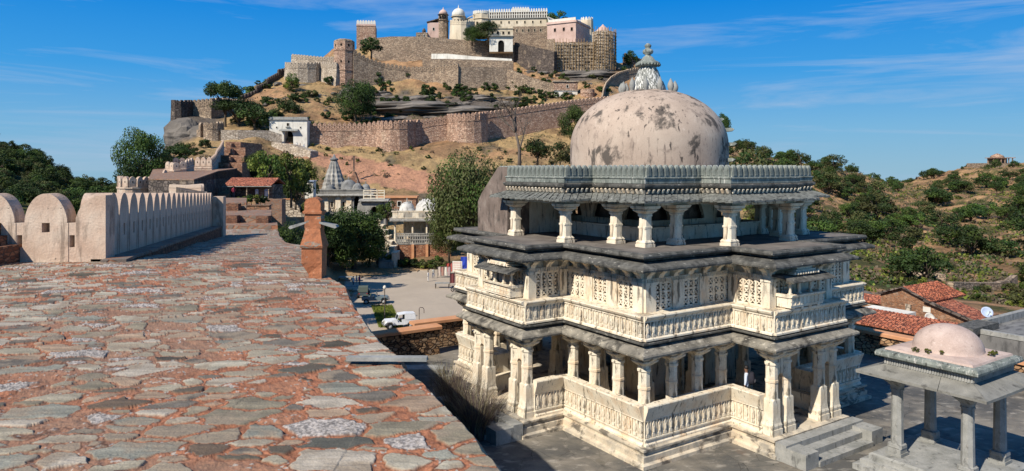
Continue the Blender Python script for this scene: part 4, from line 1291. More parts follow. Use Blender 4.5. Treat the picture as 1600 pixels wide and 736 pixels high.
def trunk_mesh(name, cl, seed, mat=None, thick=.030, nl=14):
    rs = random.Random(seed); mb = MB()
    top = (rs.uniform(-.03, .03), rs.uniform(-.03, .03), .52)
    mb.tube([(0, 0, -.06), (.01, 0, .15), (top[0] * .6, top[1] * .6, .34), top], [thick * 1.3, thick, thick * .8, thick * .55], 7)
    for k in range(min(nl, len(cl))):
        c = cl[k]; z0 = rs.uniform(.2, .45)
        st = Vector((top[0] * z0 / .52, top[1] * z0 / .52, z0)); en = Vector(c[:3]); md = st.lerp(en, .5) + Vector((rs.uniform(-.03, .03), rs.uniform(-.03, .03), rs.uniform(0, .04)))
        mb.tube([st, md, en], [thick * .5, thick * .32, thick * .12], 5)
    o = mb.build(name, mat or m_bark, flip_check=False); me = o.data; bpy.data.objects.remove(o); return me
PROTO = {}
def proto(key, n, seed, nleaf, leaf, mats, shape='round', clumps=26, flat=1.0):
    L = []
    for k in range(n):
        c, cl = crown_mesh('crown', seed + k, nleaf, leaf, mats, shape, clumps, flat)
        L.append((c, trunk_mesh('trunk', cl, seed + k + 100)))
    PROTO[key] = L
proto('big_dark', 3, 10, 14000, .0135, [L_DARK, L_MID], clumps=46)
proto('big_olive', 3, 20, 16000, .0125, [L_OLV, L_MID], clumps=50)
proto('umbrella', 2, 30, 7000, .018, [L_DARK, L_MID], 'umbrella', 26)
proto('mid_dark', 4, 40, 2200, .030, [L_DARK, L_MID], clumps=22)
proto('mid_green', 4, 50, 2200, .030, [L_MID, L_YEL], clumps=22)
proto('mid_olive', 3, 60, 2000, .030, [L_OLV, L_DARK], clumps=20)
proto('bush_dark', 4, 70, 700, .060, [L_DARK, L_MID], clumps=12)
proto('bush_olive', 4, 80, 650, .060, [L_OLV, L_MID], clumps=12)
proto('bush_yellow', 3, 90, 600, .055, [L_YEL, L_OLV], clumps=10)
proto('bush_dry', 3, 95, 500, .05, [L_DRY], clumps=10)
_tr = random.Random(77)
def plant(kind, p, h, w, label, cat='tree', group=None, name='tree', sink=0.0):
    c, t = _tr.choice(PROTO[kind])
    o = bpy.data.objects.new(name, None); COL.objects.link(o)
    o.location = (p[0], p[1], p[2] - sink); o.rotation_euler = (0, 0, _tr.uniform(0, 6.28)); o.scale = (w, w, h); o.empty_display_size = .2
    tag(o, label, cat, group)
    inst('crown', c, o)
    inst('trunk', t, o)
    return o
def bush(kind, p, h, w, label, group, name='bush'):
    """low shrub: crown reaches down to the ground, stem hidden inside is short"""
    c, t = _tr.choice(PROTO[kind])
    o = bpy.data.objects.new(name, None); COL.objects.link(o)
    o.location = (p[0], p[1], p[2]); o.rotation_euler = (0, 0, _tr.uniform(0, 6.28)); o.empty_display_size = .2
    tag(o, label, 'bush', group)
    inst('crown', c, o, (0, 0, -h * .30), 0, (w, w, h * 1.25))
    if w * F / max(p[1], 1) > 12: inst('stem', t, o, (0, 0, -h * .1), 0, (w * .8, w * .8, h))
    return o

# named trees, placed from the picture: kind, px centre, base y or None, Y, height px, width px
def tree_at(kind, px, Y, ytop, ybase, wpx, label, name='tree', cat='tree', group=None, low=True):
    if kind == 'umbrella': low = False
    base = P(px, ybase, Y); h = (ybase - ytop) * Y / F; w = wpx * Y / F
    o = plant(kind, base, h, w / 1.08, label, cat, group, name)
    if low:
        for c in o.children:
            if c.name.startswith('crown'): c.location = (0, 0, -.22); c.scale = (1, 1, 1.22)
    return o
tree_at('big_dark', 220, 120, 200, 318, 92, 'large round leafy tree behind the small plastered bastion on the left', name='leafy_tree')
tree_at('mid_dark', 248, 125, 238, 300, 60, 'dark tree at the right foot of the large round leafy tree')
tree_at('umbrella', 352, 222, 118, 200, 66, 'flat-topped tree standing against the sky beside the dark merloned bastion', name='umbrella_tree')
tree_at('umbrella', 372, 224, 148, 206, 76, 'broad dark tree just right of and below the flat-topped tree on the skyline', name='umbrella_tree')
tree_at('mid_dark', 398, 218, 160, 206, 70, 'dark bushy tree above the plain wall left of the white gate')
tree_at('mid_dark', 452, 240, 152, 190, 44, 'round dark bush-like tree directly above the white gate')
tree_at('mid_green', 456, 270, 114, 142, 30, 'small green tree at the foot of the pale upper wall')
tree_at('big_dark', 556, 240, 118, 196, 78, 'big dark tree growing below the six-sided tower', name='leafy_tree')
tree_at('mid_dark', 580, 300, 58, 90, 44, 'small tree beside the foot of the tall square tower')
tree_at('big_dark', 897, 240, 163, 240, 58, 'dark green tree on the slope left of the great dome', name='leafy_tree')
tree_at('big_dark', 762, 328, 32, 70, 62, 'dark bushy tree below the palace curtain, near the white dome')
tree_at('big_dark', 738, 328, 40, 70, 40, 'small dark tree left of the bushy palace tree')
tree_at('mid_dark', 872, 352, 16, 42, 40, 'dark tree rising behind the pink palace block')
tree_at('big_olive', 736, 128, 236, 416, 150, 'tall olive-green tree between the little domed shrine and the great temple', name='leafy_tree')
tree_at('big_olive', 702, 131, 296, 412, 76, 'olive-green tree at the right side of the domed shrine')
tree_at('big_olive', 772, 130, 244, 418, 100, 'olive-green tree partly hidden by the left edge of the great temple')
tree_at('big_dark', 552, 126, 322, 428, 140, 'wide dark tree in the valley right behind the terracotta post', name='leafy_tree')
tree_at('big_dark', 512, 122, 328, 432, 110, 'dark tree showing just right of the terracotta post', name='leafy_tree')
tree_at('mid_green', 487, 100, 306, 350, 40, 'yellow-green tree left of and behind the cap of the terracotta post')
tree_at('big_dark', 578, 130, 344, 424, 70, 'dark tree whose right side touches the long valley stairs', name='leafy_tree')
tree_at('big_dark', 446, 78, 338, 440, 104, 'dark tree in the valley left of the terracotta post', name='leafy_tree')
tree_at('mid_green', 415, 105, 236, 305, 64, 'light green tree above the red-roofed hut')
tree_at('mid_green', 455, 110, 240, 320, 62, 'green tree right of the red-roofed hut')
tree_at('mid_green', 475, 135, 250, 315, 44, 'yellowish green tree left of the ribbed temple spire')
tree_at('big_dark', 400, 125, 238, 292, 54, 'dark tree under the plain wall left of the white gate')
tree_at('mid_dark', 605, 150, 312, 352, 40, 'low dark tree right of the little gatehouse by the stairs')
tree_at('umbrella', 1128, 225, 172, 250, 30, 'thin tree peeping out behind the right flank of the great dome', name='umbrella_tree')
tree_at('mid_olive', 1165, 200, 232, 300, 70, 'round green tree behind the roof merlons at the right of the dome')
tree_at('mid_dark', 985, 330, 78, 108, 26, 'tuft of dark trees beside the upper curved wall')
tree_at('mid_olive', 205, 150, 262, 330, 70, 'olive tree below the left valley, behind the plastered merlons')

for k_, (px_, Y_, a_y, b_y, w_, kd_) in enumerate([(388, 132, 250, 296, 40, 'mid_green'), (436, 128, 262, 318, 44, 'mid_dark'), (462, 118, 272, 325, 46, 'mid_dark'), (484, 150, 262, 312, 36, 'mid_green'), (428, 150, 240, 285, 42, 'mid_dark'),
        (590, 196, 272, 296, 30, 'mid_dark'), (620, 190, 298, 320, 40, 'mid_green'), (648, 190, 300, 322, 34, 'mid_dark'), (840, 200, 215, 255, 50, 'mid_dark'), (875, 196, 220, 262, 50, 'mid_olive')]):
    tree_at(kd_, px_, Y_, a_y, b_y, w_, ['bright green tree directly above the red-roofed hut', 'dark tree in the grove between the hut and the ribbed spire', 'dark tree at the lower front of the grove left of the ribbed spire', 'bright green tree touching the left side of the ribbed spire',
        'dark tree at the back of the grove below the white gate', 'dark tree behind the grey domes at the foot of the red ramp', 'bright green low tree right of the gatehouse roof', 'dark low tree on the grass right of the gatehouse roof',
        'dark thicket tree at the foot of the leafless tree', 'olive thicket tree just left of the great dome'][k_], name='grove_tree')
# bare tree
def bare_tree(p, h, seed=3):
    rs = random.Random(seed); mb = MB()
    def grow(a, d, L, r, lev):
        pts = [a]; dd = d.copy()
        for k in range(4):
            dd = (dd + Vector((rs.uniform(-.18, .18), rs.uniform(-.18, .18), rs.uniform(-.02, .12)))).normalized()
            pts.append(pts[-1] + dd * L / 4)
        mb.tube(pts, [r, r * .85, r * .72, r * .6, r * .5], 5)
        if lev < 4:
            for k in range(3 if lev else 5):
                q = pts[rs.choice((2, 3, 4))]
                nd = (dd + Vector((rs.uniform(-1, 1), rs.uniform(-1, 1), rs.uniform(.0, .6))) * .8).normalized()
                grow(q, nd, L * rs.uniform(.55, .75), r * .5, lev + 1)
    t = thing('bare_tree', p, 'leafless grey tree on the dry slope left of the great dome', 'tree')
    grow(Vector((0, 0, 0)), Vector((.05, 0, 1)), h * .42, h * .026, 0)
    mb.build('branches', M('pale_bark', (.13, .105, .085), nscale=3), t, flip_check=False)
bare_tree(P(812, 262, 196), 24)

# scattered individual shrubs and trees
def scatter(n, seed, pxr, Yr, kinds, hw, labels, group, name='bush', dens=None, minpx=0):
    rs = random.Random(seed); k = 0; tries = 0
    while k < n and tries < n * 40:
        tries += 1
        px = rs.uniform(*pxr); Y = rs.uniform(Yr[0] ** .8, Yr[1] ** .8) ** 1.25
        if dens and not dens(px, Y, rs): continue
        kd = rs.choice(kinds); h = rs.uniform(*hw) * (1 if rs.random() < .8 else 1.35); w = h * rs.uniform(1.0, 1.7)
        p = TG(px, Y); p.z -= .15
        base = kd.split('_')[-1]
        lab = labels[base] if isinstance(labels, dict) else labels
        if kd.startswith('mid'): plant(kd, p, h * 1.5, w * 1.2, lab, 'tree', group + ', ' + base, 'woodland_tree' if 'left' in group else 'hill_tree', sink=.2 * h)
        else: bush(kd, p, h, w, lab, group + ', ' + base, name)
        k += 1
def d_right(px, Y, rs):
    X = (px - HX) * Y / F
    n = float(fbm(X / 26, Y / 26, 501, 3)); return rs.random() < (n - .36) * 5 and not (px < 1550 and Y < 115)
scatter(195, 1, (1150, 1720), (118, 460), ['mid_dark', 'mid_dark', 'mid_olive'], (3.2, 5.6),
        {'dark': 'dark green tree in the scattered woodland of the dry right-hand hill', 'olive': 'olive-grey tree in the scattered woodland of the dry right-hand hill'}, 'trees on the right-hand hill', dens=d_right)
scatter(135, 2, (1140, 1740), (115, 520), ['bush_dark', 'bush_olive', 'bush_olive', 'bush_yellow', 'bush_dry'], (1.3, 3.0),
        {'dark': 'dark green bush on the red soil of the right-hand hill', 'olive': 'olive bush on the red soil of the right-hand hill', 'yellow': 'yellow-green bush on the red soil of the right-hand hill', 'dry': 'grey dry thorn bush on the red soil of the right-hand hill'},
        'bushes on the right-hand hill')
scatter(40, 6, (1380, 1680), (88, 150), ['bush_yellow', 'bush_yellow', 'bush_dark', 'bush_olive'], (1.2, 2.2),
        {'dark': 'dark bush among the green field terraces beyond the village roofs', 'olive': 'olive bush among the green field terraces beyond the village roofs', 'yellow': 'bright yellow-green bush among the field terraces beyond the village roofs'},
        'bushes on the field terraces', dens=lambda px, Y, rs: not (px < 1530 and Y < 98))
scatter(210, 3, (-120, 250), (120, 330), ['mid_dark', 'mid_dark', 'mid_olive'], (2.2, 4.2),
        {'dark': 'dark tree in the woods of the shaded left-hand hill', 'olive': 'olive tree in the woods of the shaded left-hand hill', 'green': 'mid green tree in the woods of the shaded left-hand hill'}, 'woods on the left-hand hill')
def d_mid(px, Y, rs):
    if 438 < px < 800 and 172 < Y < 216 and rs.random() < .75: return False
    return not (abs(Y - 213) < 5 or (470 < px < 960 and 222 < Y < 240)) and not (px < 380 and Y < 200) and not (px < 480 and Y < 150)
scatter(80, 4, (370, 900), (150, 330), ['bush_dark', 'bush_dark', 'bush_olive', 'bush_yellow'], (1.0, 2.4),
        {'dark': 'small dark bush on the golden grass slope below the fort', 'olive': 'small olive bush on the golden grass slope below the fort', 'yellow': 'small yellow-green bush on the golden grass slope below the fort'}, 'bushes on the fort slope', dens=d_mid)
scatter(70, 14, (350, 620), (225, 300), ['bush_dark', 'bush_olive', 'bush_dark'], (1.6, 3.4), {'dark': 'dark shrub on the rocky orange slope between the gate wall and the upper bastion', 'olive': 'olive shrub on the rocky orange slope between the gate wall and the upper bastion'}, 'shrubs on the upper slope', name='hill_shrub')
scatter(50, 15, (780, 960), (255, 325), ['bush_dark', 'bush_olive'], (1.4, 3.0), {'dark': 'dark shrub on the slope between the small gatehouse and the scaffolding', 'olive': 'olive shrub on the slope between the small gatehouse and the scaffolding'}, 'shrubs under the scaffolding', name='hill_shrub')
scatter(40, 5, (590, 860), (252, 300), ['bush_dark'], (2.5, 4.0), 'dark shrub growing in the layered rocks between the two fort walls', 'shrubs on the rock band', name='hill_shrub')
scatter(12, 8, (960, 1150), (235, 330), ['bush_dark', 'bush_olive'], (2.0, 4.0),
        {'dark': 'dark shrub on the slope behind the great dome', 'olive': 'olive shrub on the slope behind the great dome'}, 'shrubs behind the dome')
scatter(16, 9, (250, 330), (130, 205), ['bush_dark', 'mid_dark', 'bush_dry'], (2.0, 3.6),
        {'dark': 'dark shrub at the foot of the brown crag', 'dry': 'dry straw-coloured shrub at the foot of the brown crag'}, 'shrubs under the crag')
# one mass of low undergrowth
def undergrowth(name, seed, n, pxr, Yr, mats, s, label):
    rs = np.random.RandomState(seed)
    px = rs.uniform(pxr[0], pxr[1], n); Y = rs.uniform(Yr[0], Yr[1], n)
    X = (px - HX) * Y / F
    keep = fbm(X / 9, Y / 9, seed, 3) > .47
    px, Y, X = px[keep], Y[keep], X[keep]
    z = np.array([tz(a, b) for a, b in zip(px, Y)])
    m = 9; n = len(X)
    c = np.stack([X, Y, z], 1)[:, None, :] + rs.normal(size=(n, m, 3)) * np.array((.55, .55, .22)) * s + np.array((0, 0, .25 * s))
    c = c.reshape(-1, 3); k = len(c)
    t = rs.normal(size=(k, 3)); t /= np.linalg.norm(t, axis=1)[:, None]; b = np.cross(t, rs.normal(size=(k, 3))); b /= np.linalg.norm(b, axis=1)[:, None]
    q = s * rs.uniform(.12, .30, k)[:, None]
    v = np.stack([c - t * q, c - b * q, c + t * q, c + b * q], 1).reshape(-1, 3)
    me = bpy.data.meshes.new(name)
    me.vertices.add(len(v)); me.vertices.foreach_set('co', v.ravel()); me.loops.add(len(v)); me.loops.foreach_set('vertex_index', np.arange(len(v), dtype=np.int32))
    me.polygons.add(k); me.polygons.foreach_set('loop_start', np.arange(0, len(v), 4, dtype=np.int32)); me.polygons.foreach_set('loop_total', np.full(k, 4, dtype=np.int32))
    me.polygons.foreach_set('material_index', np.repeat(rs.randint(0, len(mats), n), m).astype(np.int32))
    for mm_ in mats: me.materials.append(mm_)
    me.update(); o = inst(name, me); o['kind'] = 'stuff'; o['label'] = label; o['category'] = 'undergrowth'
undergrowth('undergrowth', 900, 11500, (1140, 1720), (100, 430), [L_OLV, L_DARK, L_DRY, L_DRY, L_YEL], 1.3, 'low mixed scrub covering the right-hand hill between its bushes')
scatter(110, 17, (430, 900), (165, 226), ['bush_dark', 'bush_olive', 'bush_dry', 'bush_yellow'], (.7, 1.5), {'dark': 'tiny dark shrub dotted over the golden grass below the red-pink curtain wall', 'olive': 'tiny olive shrub dotted over the golden grass below the red-pink curtain wall', 'dry': 'tiny dry grey shrub on the golden grass below the red-pink curtain wall', 'yellow': 'tiny yellow-green shrub on the golden grass below the red-pink curtain wall'}, 'small shrubs below the curtain wall', name='small_shrub')
undergrowth('undergrowth', 910, 3800, (380, 960), (150, 340), [L_OLV, L_DRY, L_DRY], .8, 'tufts of dry grass and low scrub over the fort hill')
undergrowth('undergrowth', 920, 5000, (-150, 250), (110, 330), [L_OLV, L_DARK, L_MID], 1.5, 'low dark scrub filling the left-hand hill between the trees')
# ================================================================== walls of the fort
def wallmat(name, cols, mortar, scale=1.3, lay=(), base=None, st=(1, 1, 1.8)):
    return M(name, base or cols[1][1], nscale=.12, cells=dict(scale=scale, stretch=st, cols=cols, mortar=mortar, gap=.09, dist=.12, amt=.75),
             layers=list(lay) + [((.07, .055, .045), .16, (1, 1, .5), .54, .68, .4), ((.05, .045, .04), .9, (1, 1, .5), .62, .68, .5), ((.62, .47, .32), .35, None, .55, .7, .4)], bumps=((3, .5, .12),))
m_wpink = wallmat('pink_brown_masonry', [(0, (.26, .15, .10)), (.5, (.52, .33, .23)), (1, (.64, .46, .34))], (.22, .14, .10))
m_wbeige = wallmat('pale_beige_masonry', [(0, (.34, .27, .20)), (.5, (.52, .43, .33)), (1, (.66, .57, .45))], (.25, .20, .15))
m_wbrown = wallmat('brown_grey_masonry', [(0, (.18, .13, .10)), (.5, (.38, .275, .185)), (1, (.54, .42, .30))], (.14, .11, .085))
m_wdark = wallmat('dark_or_shaded_masonry', [(0, (.05, .04, .035)), (.5, (.12, .095, .08)), (1, (.20, .16, .135))], (.05, .04, .035))  # also carries painted shade on the shadowed fort walls
m_white = M('whitewashed_plaster', [(.3, (.58, .54, .46)), (.6, (.76, .72, .63)), (.8, (.82, .79, .71))], nscale=.3,
            layers=[((.20, .18, .15), .6, (2, 2, .35), .56, .68, .6)], bumps=((4, .3, .05),))
m_cream2 = M('cream_palace_plaster', [(.3, (.52, .43, .30)), (.6, (.68, .58, .43)), (.8, (.74, .66, .52))], nscale=.2,
             layers=[((.22, .19, .15), .5, (2, 2, .4), .56, .7, .6)], bumps=((4, .3, .05),))
m_pinkw = M('pink_palace_plaster', [(.3, (.46, .31, .25)), (.6, (.60, .43, .36)), (.8, (.70, .55, .46))], nscale=.2,
            layers=[((.24, .17, .14), .5, (2, 2, .4), .58, .72, .6)], bumps=((4, .3, .05),))
m_open = plain('opening_shade', (.012, .011, .010), .9, .05)  # near-black colour stands in for the shade inside openings

def merlon_mesh(name, w, h, t, m, holes=True):
    mb = MB(); a = w / 2
    out = [(-a, -.05), (a, -.05), (a, h * .50), (a * .92, h * .68), (a * .68, h * .84), (a * .35, h * .95), (0, h), (-a * .35, h * .95), (-a * .68, h * .84), (-a * .92, h * .68), (-a, h * .5)]
    mb.prism(out, 'y', 0, t)
    if holes: mb.box(-a * .14, a * .14, -.012, .03, h * .34, h * .52, 1)  # black block painted as the shade of a loophole
    o = mb.build(name, [m, m_open]); me = o.data; bpy.data.objects.remove(o); return me
_mc = {}
def curtain(name, label, pts, m, mw=1.6, mh=2.1, thick=1.6, batter=.04, merl=True, cat='wall', group=None, string=True, gapf=.93, base_extra=3.0, parent=None):
    """pts: (px, Y, y of the top, y of the foot) along the wall"""
    W = [(P(a, c, Y), P(a, d, Y)) for (a, Y, c, d) in pts]
    root = W[0][1].copy()
    o = thing(name, root, label, cat, group)
    tops = []; n = len(W)
    xy = [Vector((w[0].x, w[0].y)) for w in W]
    norms = []
    for i in range(n):
        d = (xy[min(i + 1, n - 1)] - xy[max(i - 1, 0)]).normalized(); norms.append(Vector((d.y, -d.x)))
    mhh = mh if merl else 0
    mb = MB(); rings = []
    for i, (t, b) in enumerate(W):
        zt = t.z - mhh; zb = b.z - base_extra; nn = norms[i]; H = zt - zb
        p = xy[i]; f = p + nn * (batter * H); k = p - nn * thick
        s = .12 if string else 0.0
        ring = [(f.x, f.y, zb), (p.x, p.y, zt - .35), (p.x + nn.x * s, p.y + nn.y * s, zt - .33), (p.x + nn.x * s, p.y + nn.y * s, zt - .12), (p.x, p.y, zt - .10), (p.x, p.y, zt), (k.x, k.y, zt), (k.x, k.y, zb)]
        rings.append([(a - root.x, b_ - root.y, c - root.z) for a, b_, c in ring])
        tops.append(zt)
    mb.loft(rings)
    mb.build('masonry', m, o)
    if merl:
        key = (mw, mh, m.name)
        if key not in _mc: _mc[key] = merlon_mesh('merlon', mw * gapf, mh, min(.9, thick * .5), m)
        L = [0]
        for i in range(n - 1): L.append(L[-1] + (xy[i + 1] - xy[i]).length)
        cnt = min(100, max(1, int(round(L[-1] / mw)))); st = L[-1] / cnt
        for k in range(cnt):
            s = (k + .5) * st; i = max(0, min(n - 2, int(np.searchsorted(L, s)) - 1)); u = (s - L[i]) / max(L[i + 1] - L[i], 1e-6)
            q = xy[i].lerp(xy[i + 1], u); d = (xy[i + 1] - xy[i]).normalized()
            inst('merlon', _mc[key], o, (q.x - root.x, q.y - root.y, tops[i] * (1 - u) + tops[i + 1] * u - root.z), math.atan2(d.y, d.x), (st / mw, 1, 1))
    return o
def arc(px0, px1, Y, bulge, t0, t1, b0, b1, n=8, tm=0):
    x0 = (px0 - HX) * Y / F; x1 = (px1 - HX) * Y / F; out = []
    for k in range(n + 1):
        th = PI * k / n; u = .5 - .5 * math.cos(th); y = Y - bulge * math.sin(th); x = x0 + (x1 - x0) * u
        out.append((HX + x * F / y, y, t0 + (t1 - t0) * u, b0 + (b1 - b0) * u))
    return out

curtain('crenellated_wall', 'long red-pink curtain wall with round-topped merlons, running right from the white gate',
        [(480, 220, 192, 234), (500, 220, 191, 236), (540, 221, 191, 238), (572, 221.5, 191, 238)] + arc(582, 650, 226, 7, 189, 187, 237, 234)[2:] + [(660, 228, 186, 224), (700, 231, 180, 216)], m_wpink, mw=1.55, mh=2.5)
curtain('crenellated_wall', 'round bastion in the middle of the red-pink curtain wall with bushes at its foot', arc(698, 762, 233, 7, 178, 174, 216, 214) , m_wpink, mw=1.55, mh=2.5)
curtain('crenellated_wall', 'upper length of red-pink curtain wall climbing to the small two-storey gate behind the dome',
        [(760, 234, 174, 205), (800, 240, 169, 205), (850, 247, 162, 205), (900, 254, 155, 200), (962, 262, 149, 190), (985, 270, 147, 170)], m_wpink, mw=1.6, mh=1.9)
curtain('rubble_wall', 'plain pale rubble wall without merlons left of the white gate', [(345, 207, 203, 243), (372, 208, 203, 240), (421, 212, 204, 238), (440, 213, 210, 240)], m_wbeige, merl=False, string=False)
curtain('rubble_wall', 'low pale rubble wall falling away below the white gate', [(424, 207, 222, 243), (455, 204, 226, 246), (485, 200, 236, 250)], m_wbeige, merl=False, string=False, thick=3)
curtain('crenellated_wall', 'little dark-topped merloned wall on the grey cliff above the stepped path', [(313, 207, 192, 222)] + arc(318, 345, 208, 2, 191, 190, 224, 224, 5) + [(350, 210, 190, 222)], m_wbrown, mw=1.1, mh=1.9)
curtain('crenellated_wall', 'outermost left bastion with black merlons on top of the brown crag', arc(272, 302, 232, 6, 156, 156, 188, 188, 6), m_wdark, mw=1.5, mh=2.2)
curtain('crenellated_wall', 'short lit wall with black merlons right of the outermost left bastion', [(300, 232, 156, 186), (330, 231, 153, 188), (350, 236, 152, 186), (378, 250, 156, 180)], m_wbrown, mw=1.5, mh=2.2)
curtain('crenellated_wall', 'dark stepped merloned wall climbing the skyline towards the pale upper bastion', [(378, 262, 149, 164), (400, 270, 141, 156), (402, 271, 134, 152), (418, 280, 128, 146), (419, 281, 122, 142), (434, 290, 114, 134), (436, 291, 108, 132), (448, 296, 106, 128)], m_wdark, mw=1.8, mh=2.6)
curtain('crenellated_wall', 'pale upper bastion wall with merlons left of the six-sided tower', arc(445, 500, 292, 6, 97, 97, 138, 138, 6) + [(515, 287, 96, 136), (526, 285, 97, 130)], m_wbeige, mw=1.5, mh=2.2, batter=.08)
curtain('rubble_wall', 'second pale wall standing above and behind the pale upper bastion', [(455, 306, 84, 104), (478, 302, 86, 104), (500, 300, 88, 104), (526, 298, 88, 104)], m_wbeige, mw=1.7, mh=1.6)
curtain('crenellated_wall', 'brown wall with broken merlons between the six-sided tower and the white terrace wall', [(552, 288, 76, 128), (575, 291, 90, 134), (600, 294, 98, 139), (640, 296, 104, 141), (680, 294, 103, 141), (716, 288, 98, 142)], m_wbrown, mw=1.7, mh=1.9)
curtain('retaining_wall', 'plain brown retaining wall below the white terrace wall', [(716, 289, 104, 142), (760, 292, 105, 144), (792, 294, 106, 144)], m_wbrown, merl=False, string=False, thick=3)
curtain('retaining_wall', 'brown retaining wall sloping down to the small two-storey gate', [(792, 294, 107, 146), (820, 290, 118, 152), (845, 286, 126, 158), (866, 284, 130, 160)], m_wbrown, merl=False, string=False, thick=3)
curtain('retaining_wall', 'highest long brown wall below the palace, left part beside the tall square tower', [(580, 338, 60, 104), (610, 336, 57, 102), (650, 334, 57, 100), (700, 334, 60, 100)], m_wbrown, merl=False, string=False, thick=4)
curtain('retaining_wall', 'highest long brown wall below the palace, right part under the small white pavilion', [(700, 334, 61, 98), (740, 334, 63, 99), (770, 333, 64, 99), (804, 330, 70, 99)], m_wbrown, merl=False, string=False, thick=4)
curtain('terrace_wall', 'low whitewashed terrace wall under the highest brown wall', [(674, 318, 84, 92), (700, 317, 84, 92), (740, 316, 88, 93), (800, 315, 92, 95)], m_white, merl=False, string=False, thick=1, base_extra=.5)
curtain('retaining_wall', 'brown footing wall right below the low whitewashed terrace wall', [(660, 316.5, 92, 104), (700, 315.5, 92, 104), (740, 314.5, 93, 104), (802, 313.5, 95, 104)], m_wbrown, merl=False, string=False, thick=2)
curtain('retaining_wall', 'dark red-brown wall with shade in its colour between the small white pavilion and the scaffolding', [(804, 330, 66, 104), (830, 322, 72, 112), (866, 316, 80, 118)], m_wdark, merl=False, string=False, thick=3)  # dark masonry colour stands in for shade on this wall
curtain('crenellated_wall', 'curved merloned wall sweeping up the slope just left of the dome finial', [(942, 268, 150, 168), (944, 278, 138, 160), (948, 290, 128, 150), (956, 300, 119, 136), (968, 308, 112, 130), (982, 314, 108, 126), (1004, 320, 104, 122), (1020, 322, 104, 124)], m_wbrown, mw=1.7, mh=2.0, thick=1.0)
curtain('crenellated_wall', 'short dark merloned wall on the skyline left of the dome finial', [(978, 338, 82, 100), (982, 345, 86, 100), (1004, 352, 92, 106)], m_wdark, mw=1.8, mh=2.0)

# six-sided tower
def ntower(name, label, px, Y, ytop, ybot, wpx, sides, m, bands=(), merl=None, dome=None, cat='tower', top=None, yaw=.3):
    base = P(px, ybot, Y); s = Y / F; r = wpx * s / 2 / math.cos(PI / sides) ** .5; h = (ybot - ytop) * s
    o = thing(name, base, label, cat, rz=yaw)
    mb = MB(); prof = [(r * 1.04, -3)]
    z = 0
    for b in bands: prof += [(r, b * h - .25), (r * 1.05, b * h - .2), (r * 1.05, b * h + .2), (r, b * h + .25)]
    prof = [(r * 1.03, -3)] + prof[1:] + [(r * .98, h)]
    mb.lathe(prof, sides, smooth=False); mb.build('masonry', m, o)
    return o, r, h, s
o, r, h, s = ntower('watch_tower', 'six-sided brown stone tower with a rounded crown at the left shoulder of the fort', 538, 290, 66, 134, 31, 8, m_wpink, (.34, .80))
mb = MB(); mb.lathe([(r * 1.0, h), (r * .96, h + .5), (r * .7, h + 1.0), (.1, h + 1.2)], 8, smooth=False); mb.build('crown', m_wbrown, o)
for k in range(8):
    a = k * PI / 4 + PI / 8
    for zz in (.88, .50):
        mb = MB(); mb.box(-.35, .35, -.06, .2, h * zz, h * zz + 1.0); q = mb.build('window', m_open, o)
        rr = r * math.cos(PI / 8) - .05; q.location = (rr * math.cos(a), rr * math.sin(a), 0); q.rotation_euler = (0, 0, a + PI / 2)

class Bld:
    """building placed from the picture; local x along the front, y into depth, z up, metres"""
    def __init__(self, name, label, px, Y, ybot, yaw=0.0, cat='building', group=None):
        self.s = Y / F; self.base = P(px, ybot, Y); self.o = thing(name, self.base, label, cat, group, yaw)
    def part(self, name, m, fn, parent=None, jitter=0.0):
        mb = MB(); fn(mb); return mb.build(name, m, parent or self.o, jitter=jitter)
    def box(self, name, m, *b, parent=None):
        return self.part(name, m, lambda mb: mb.box(*b), parent)
    def window(self, x, z, w, h, y=0.0, frame=None):
        f = self.part('window', frame or m_white, lambda mb: (mb.box(x - w / 2 - .12, x - w / 2, y - .10, y + .05, z - .1, z + h + .1), mb.box(x + w / 2, x + w / 2 + .12, y - .10, y + .05, z - .1, z + h + .1),
                     mb.box(x - w / 2, x + w / 2, y - .10, y + .05, z + h, z + h + .12), mb.box(x - w / 2, x + w / 2, y - .14, y + .05, z - .12, z)))
        self.part('pane', m_open, lambda mb: mb.box(x - w / 2, x + w / 2, y - .03, y + .02, z, z + h), f)
        return f
    def row(self, name, m, x0, x1, z0, w, h, t, y, n, parent=None):
        key = ('r', round(w, 2), round(h, 2), m.name)
        if key not in _mc: _mc[key] = merlon_mesh(name, w, h, t, m, False)
        for k in range(n):
            x = x0 + (x1 - x0) * (k + .5) / n
            inst(name, _mc[key], parent or self.o, (x, y, z0))
# tall square tower
b = Bld('square_tower', 'tall square pinkish tower with a merloned top on the skyline left of the palace', 557, 348, 70, .12, 'tower')
b.box('wall', m_wpink, 0, 9.3, 0, 8, -3, 9.6)
b.box('parapet', m_pinkw, -.1, 9.4, -.1, .6, 9.6, 10.4); b.row('merlon', m_white, 0, 9.3, 10.4, 1.2, 1.9, .5, 0, 7)
b.box('cornice', m_wpink, -.15, 9.45, -.16, .5, 9.3, 9.599)
b.window(4.4, 1.8, .9, 1.5)
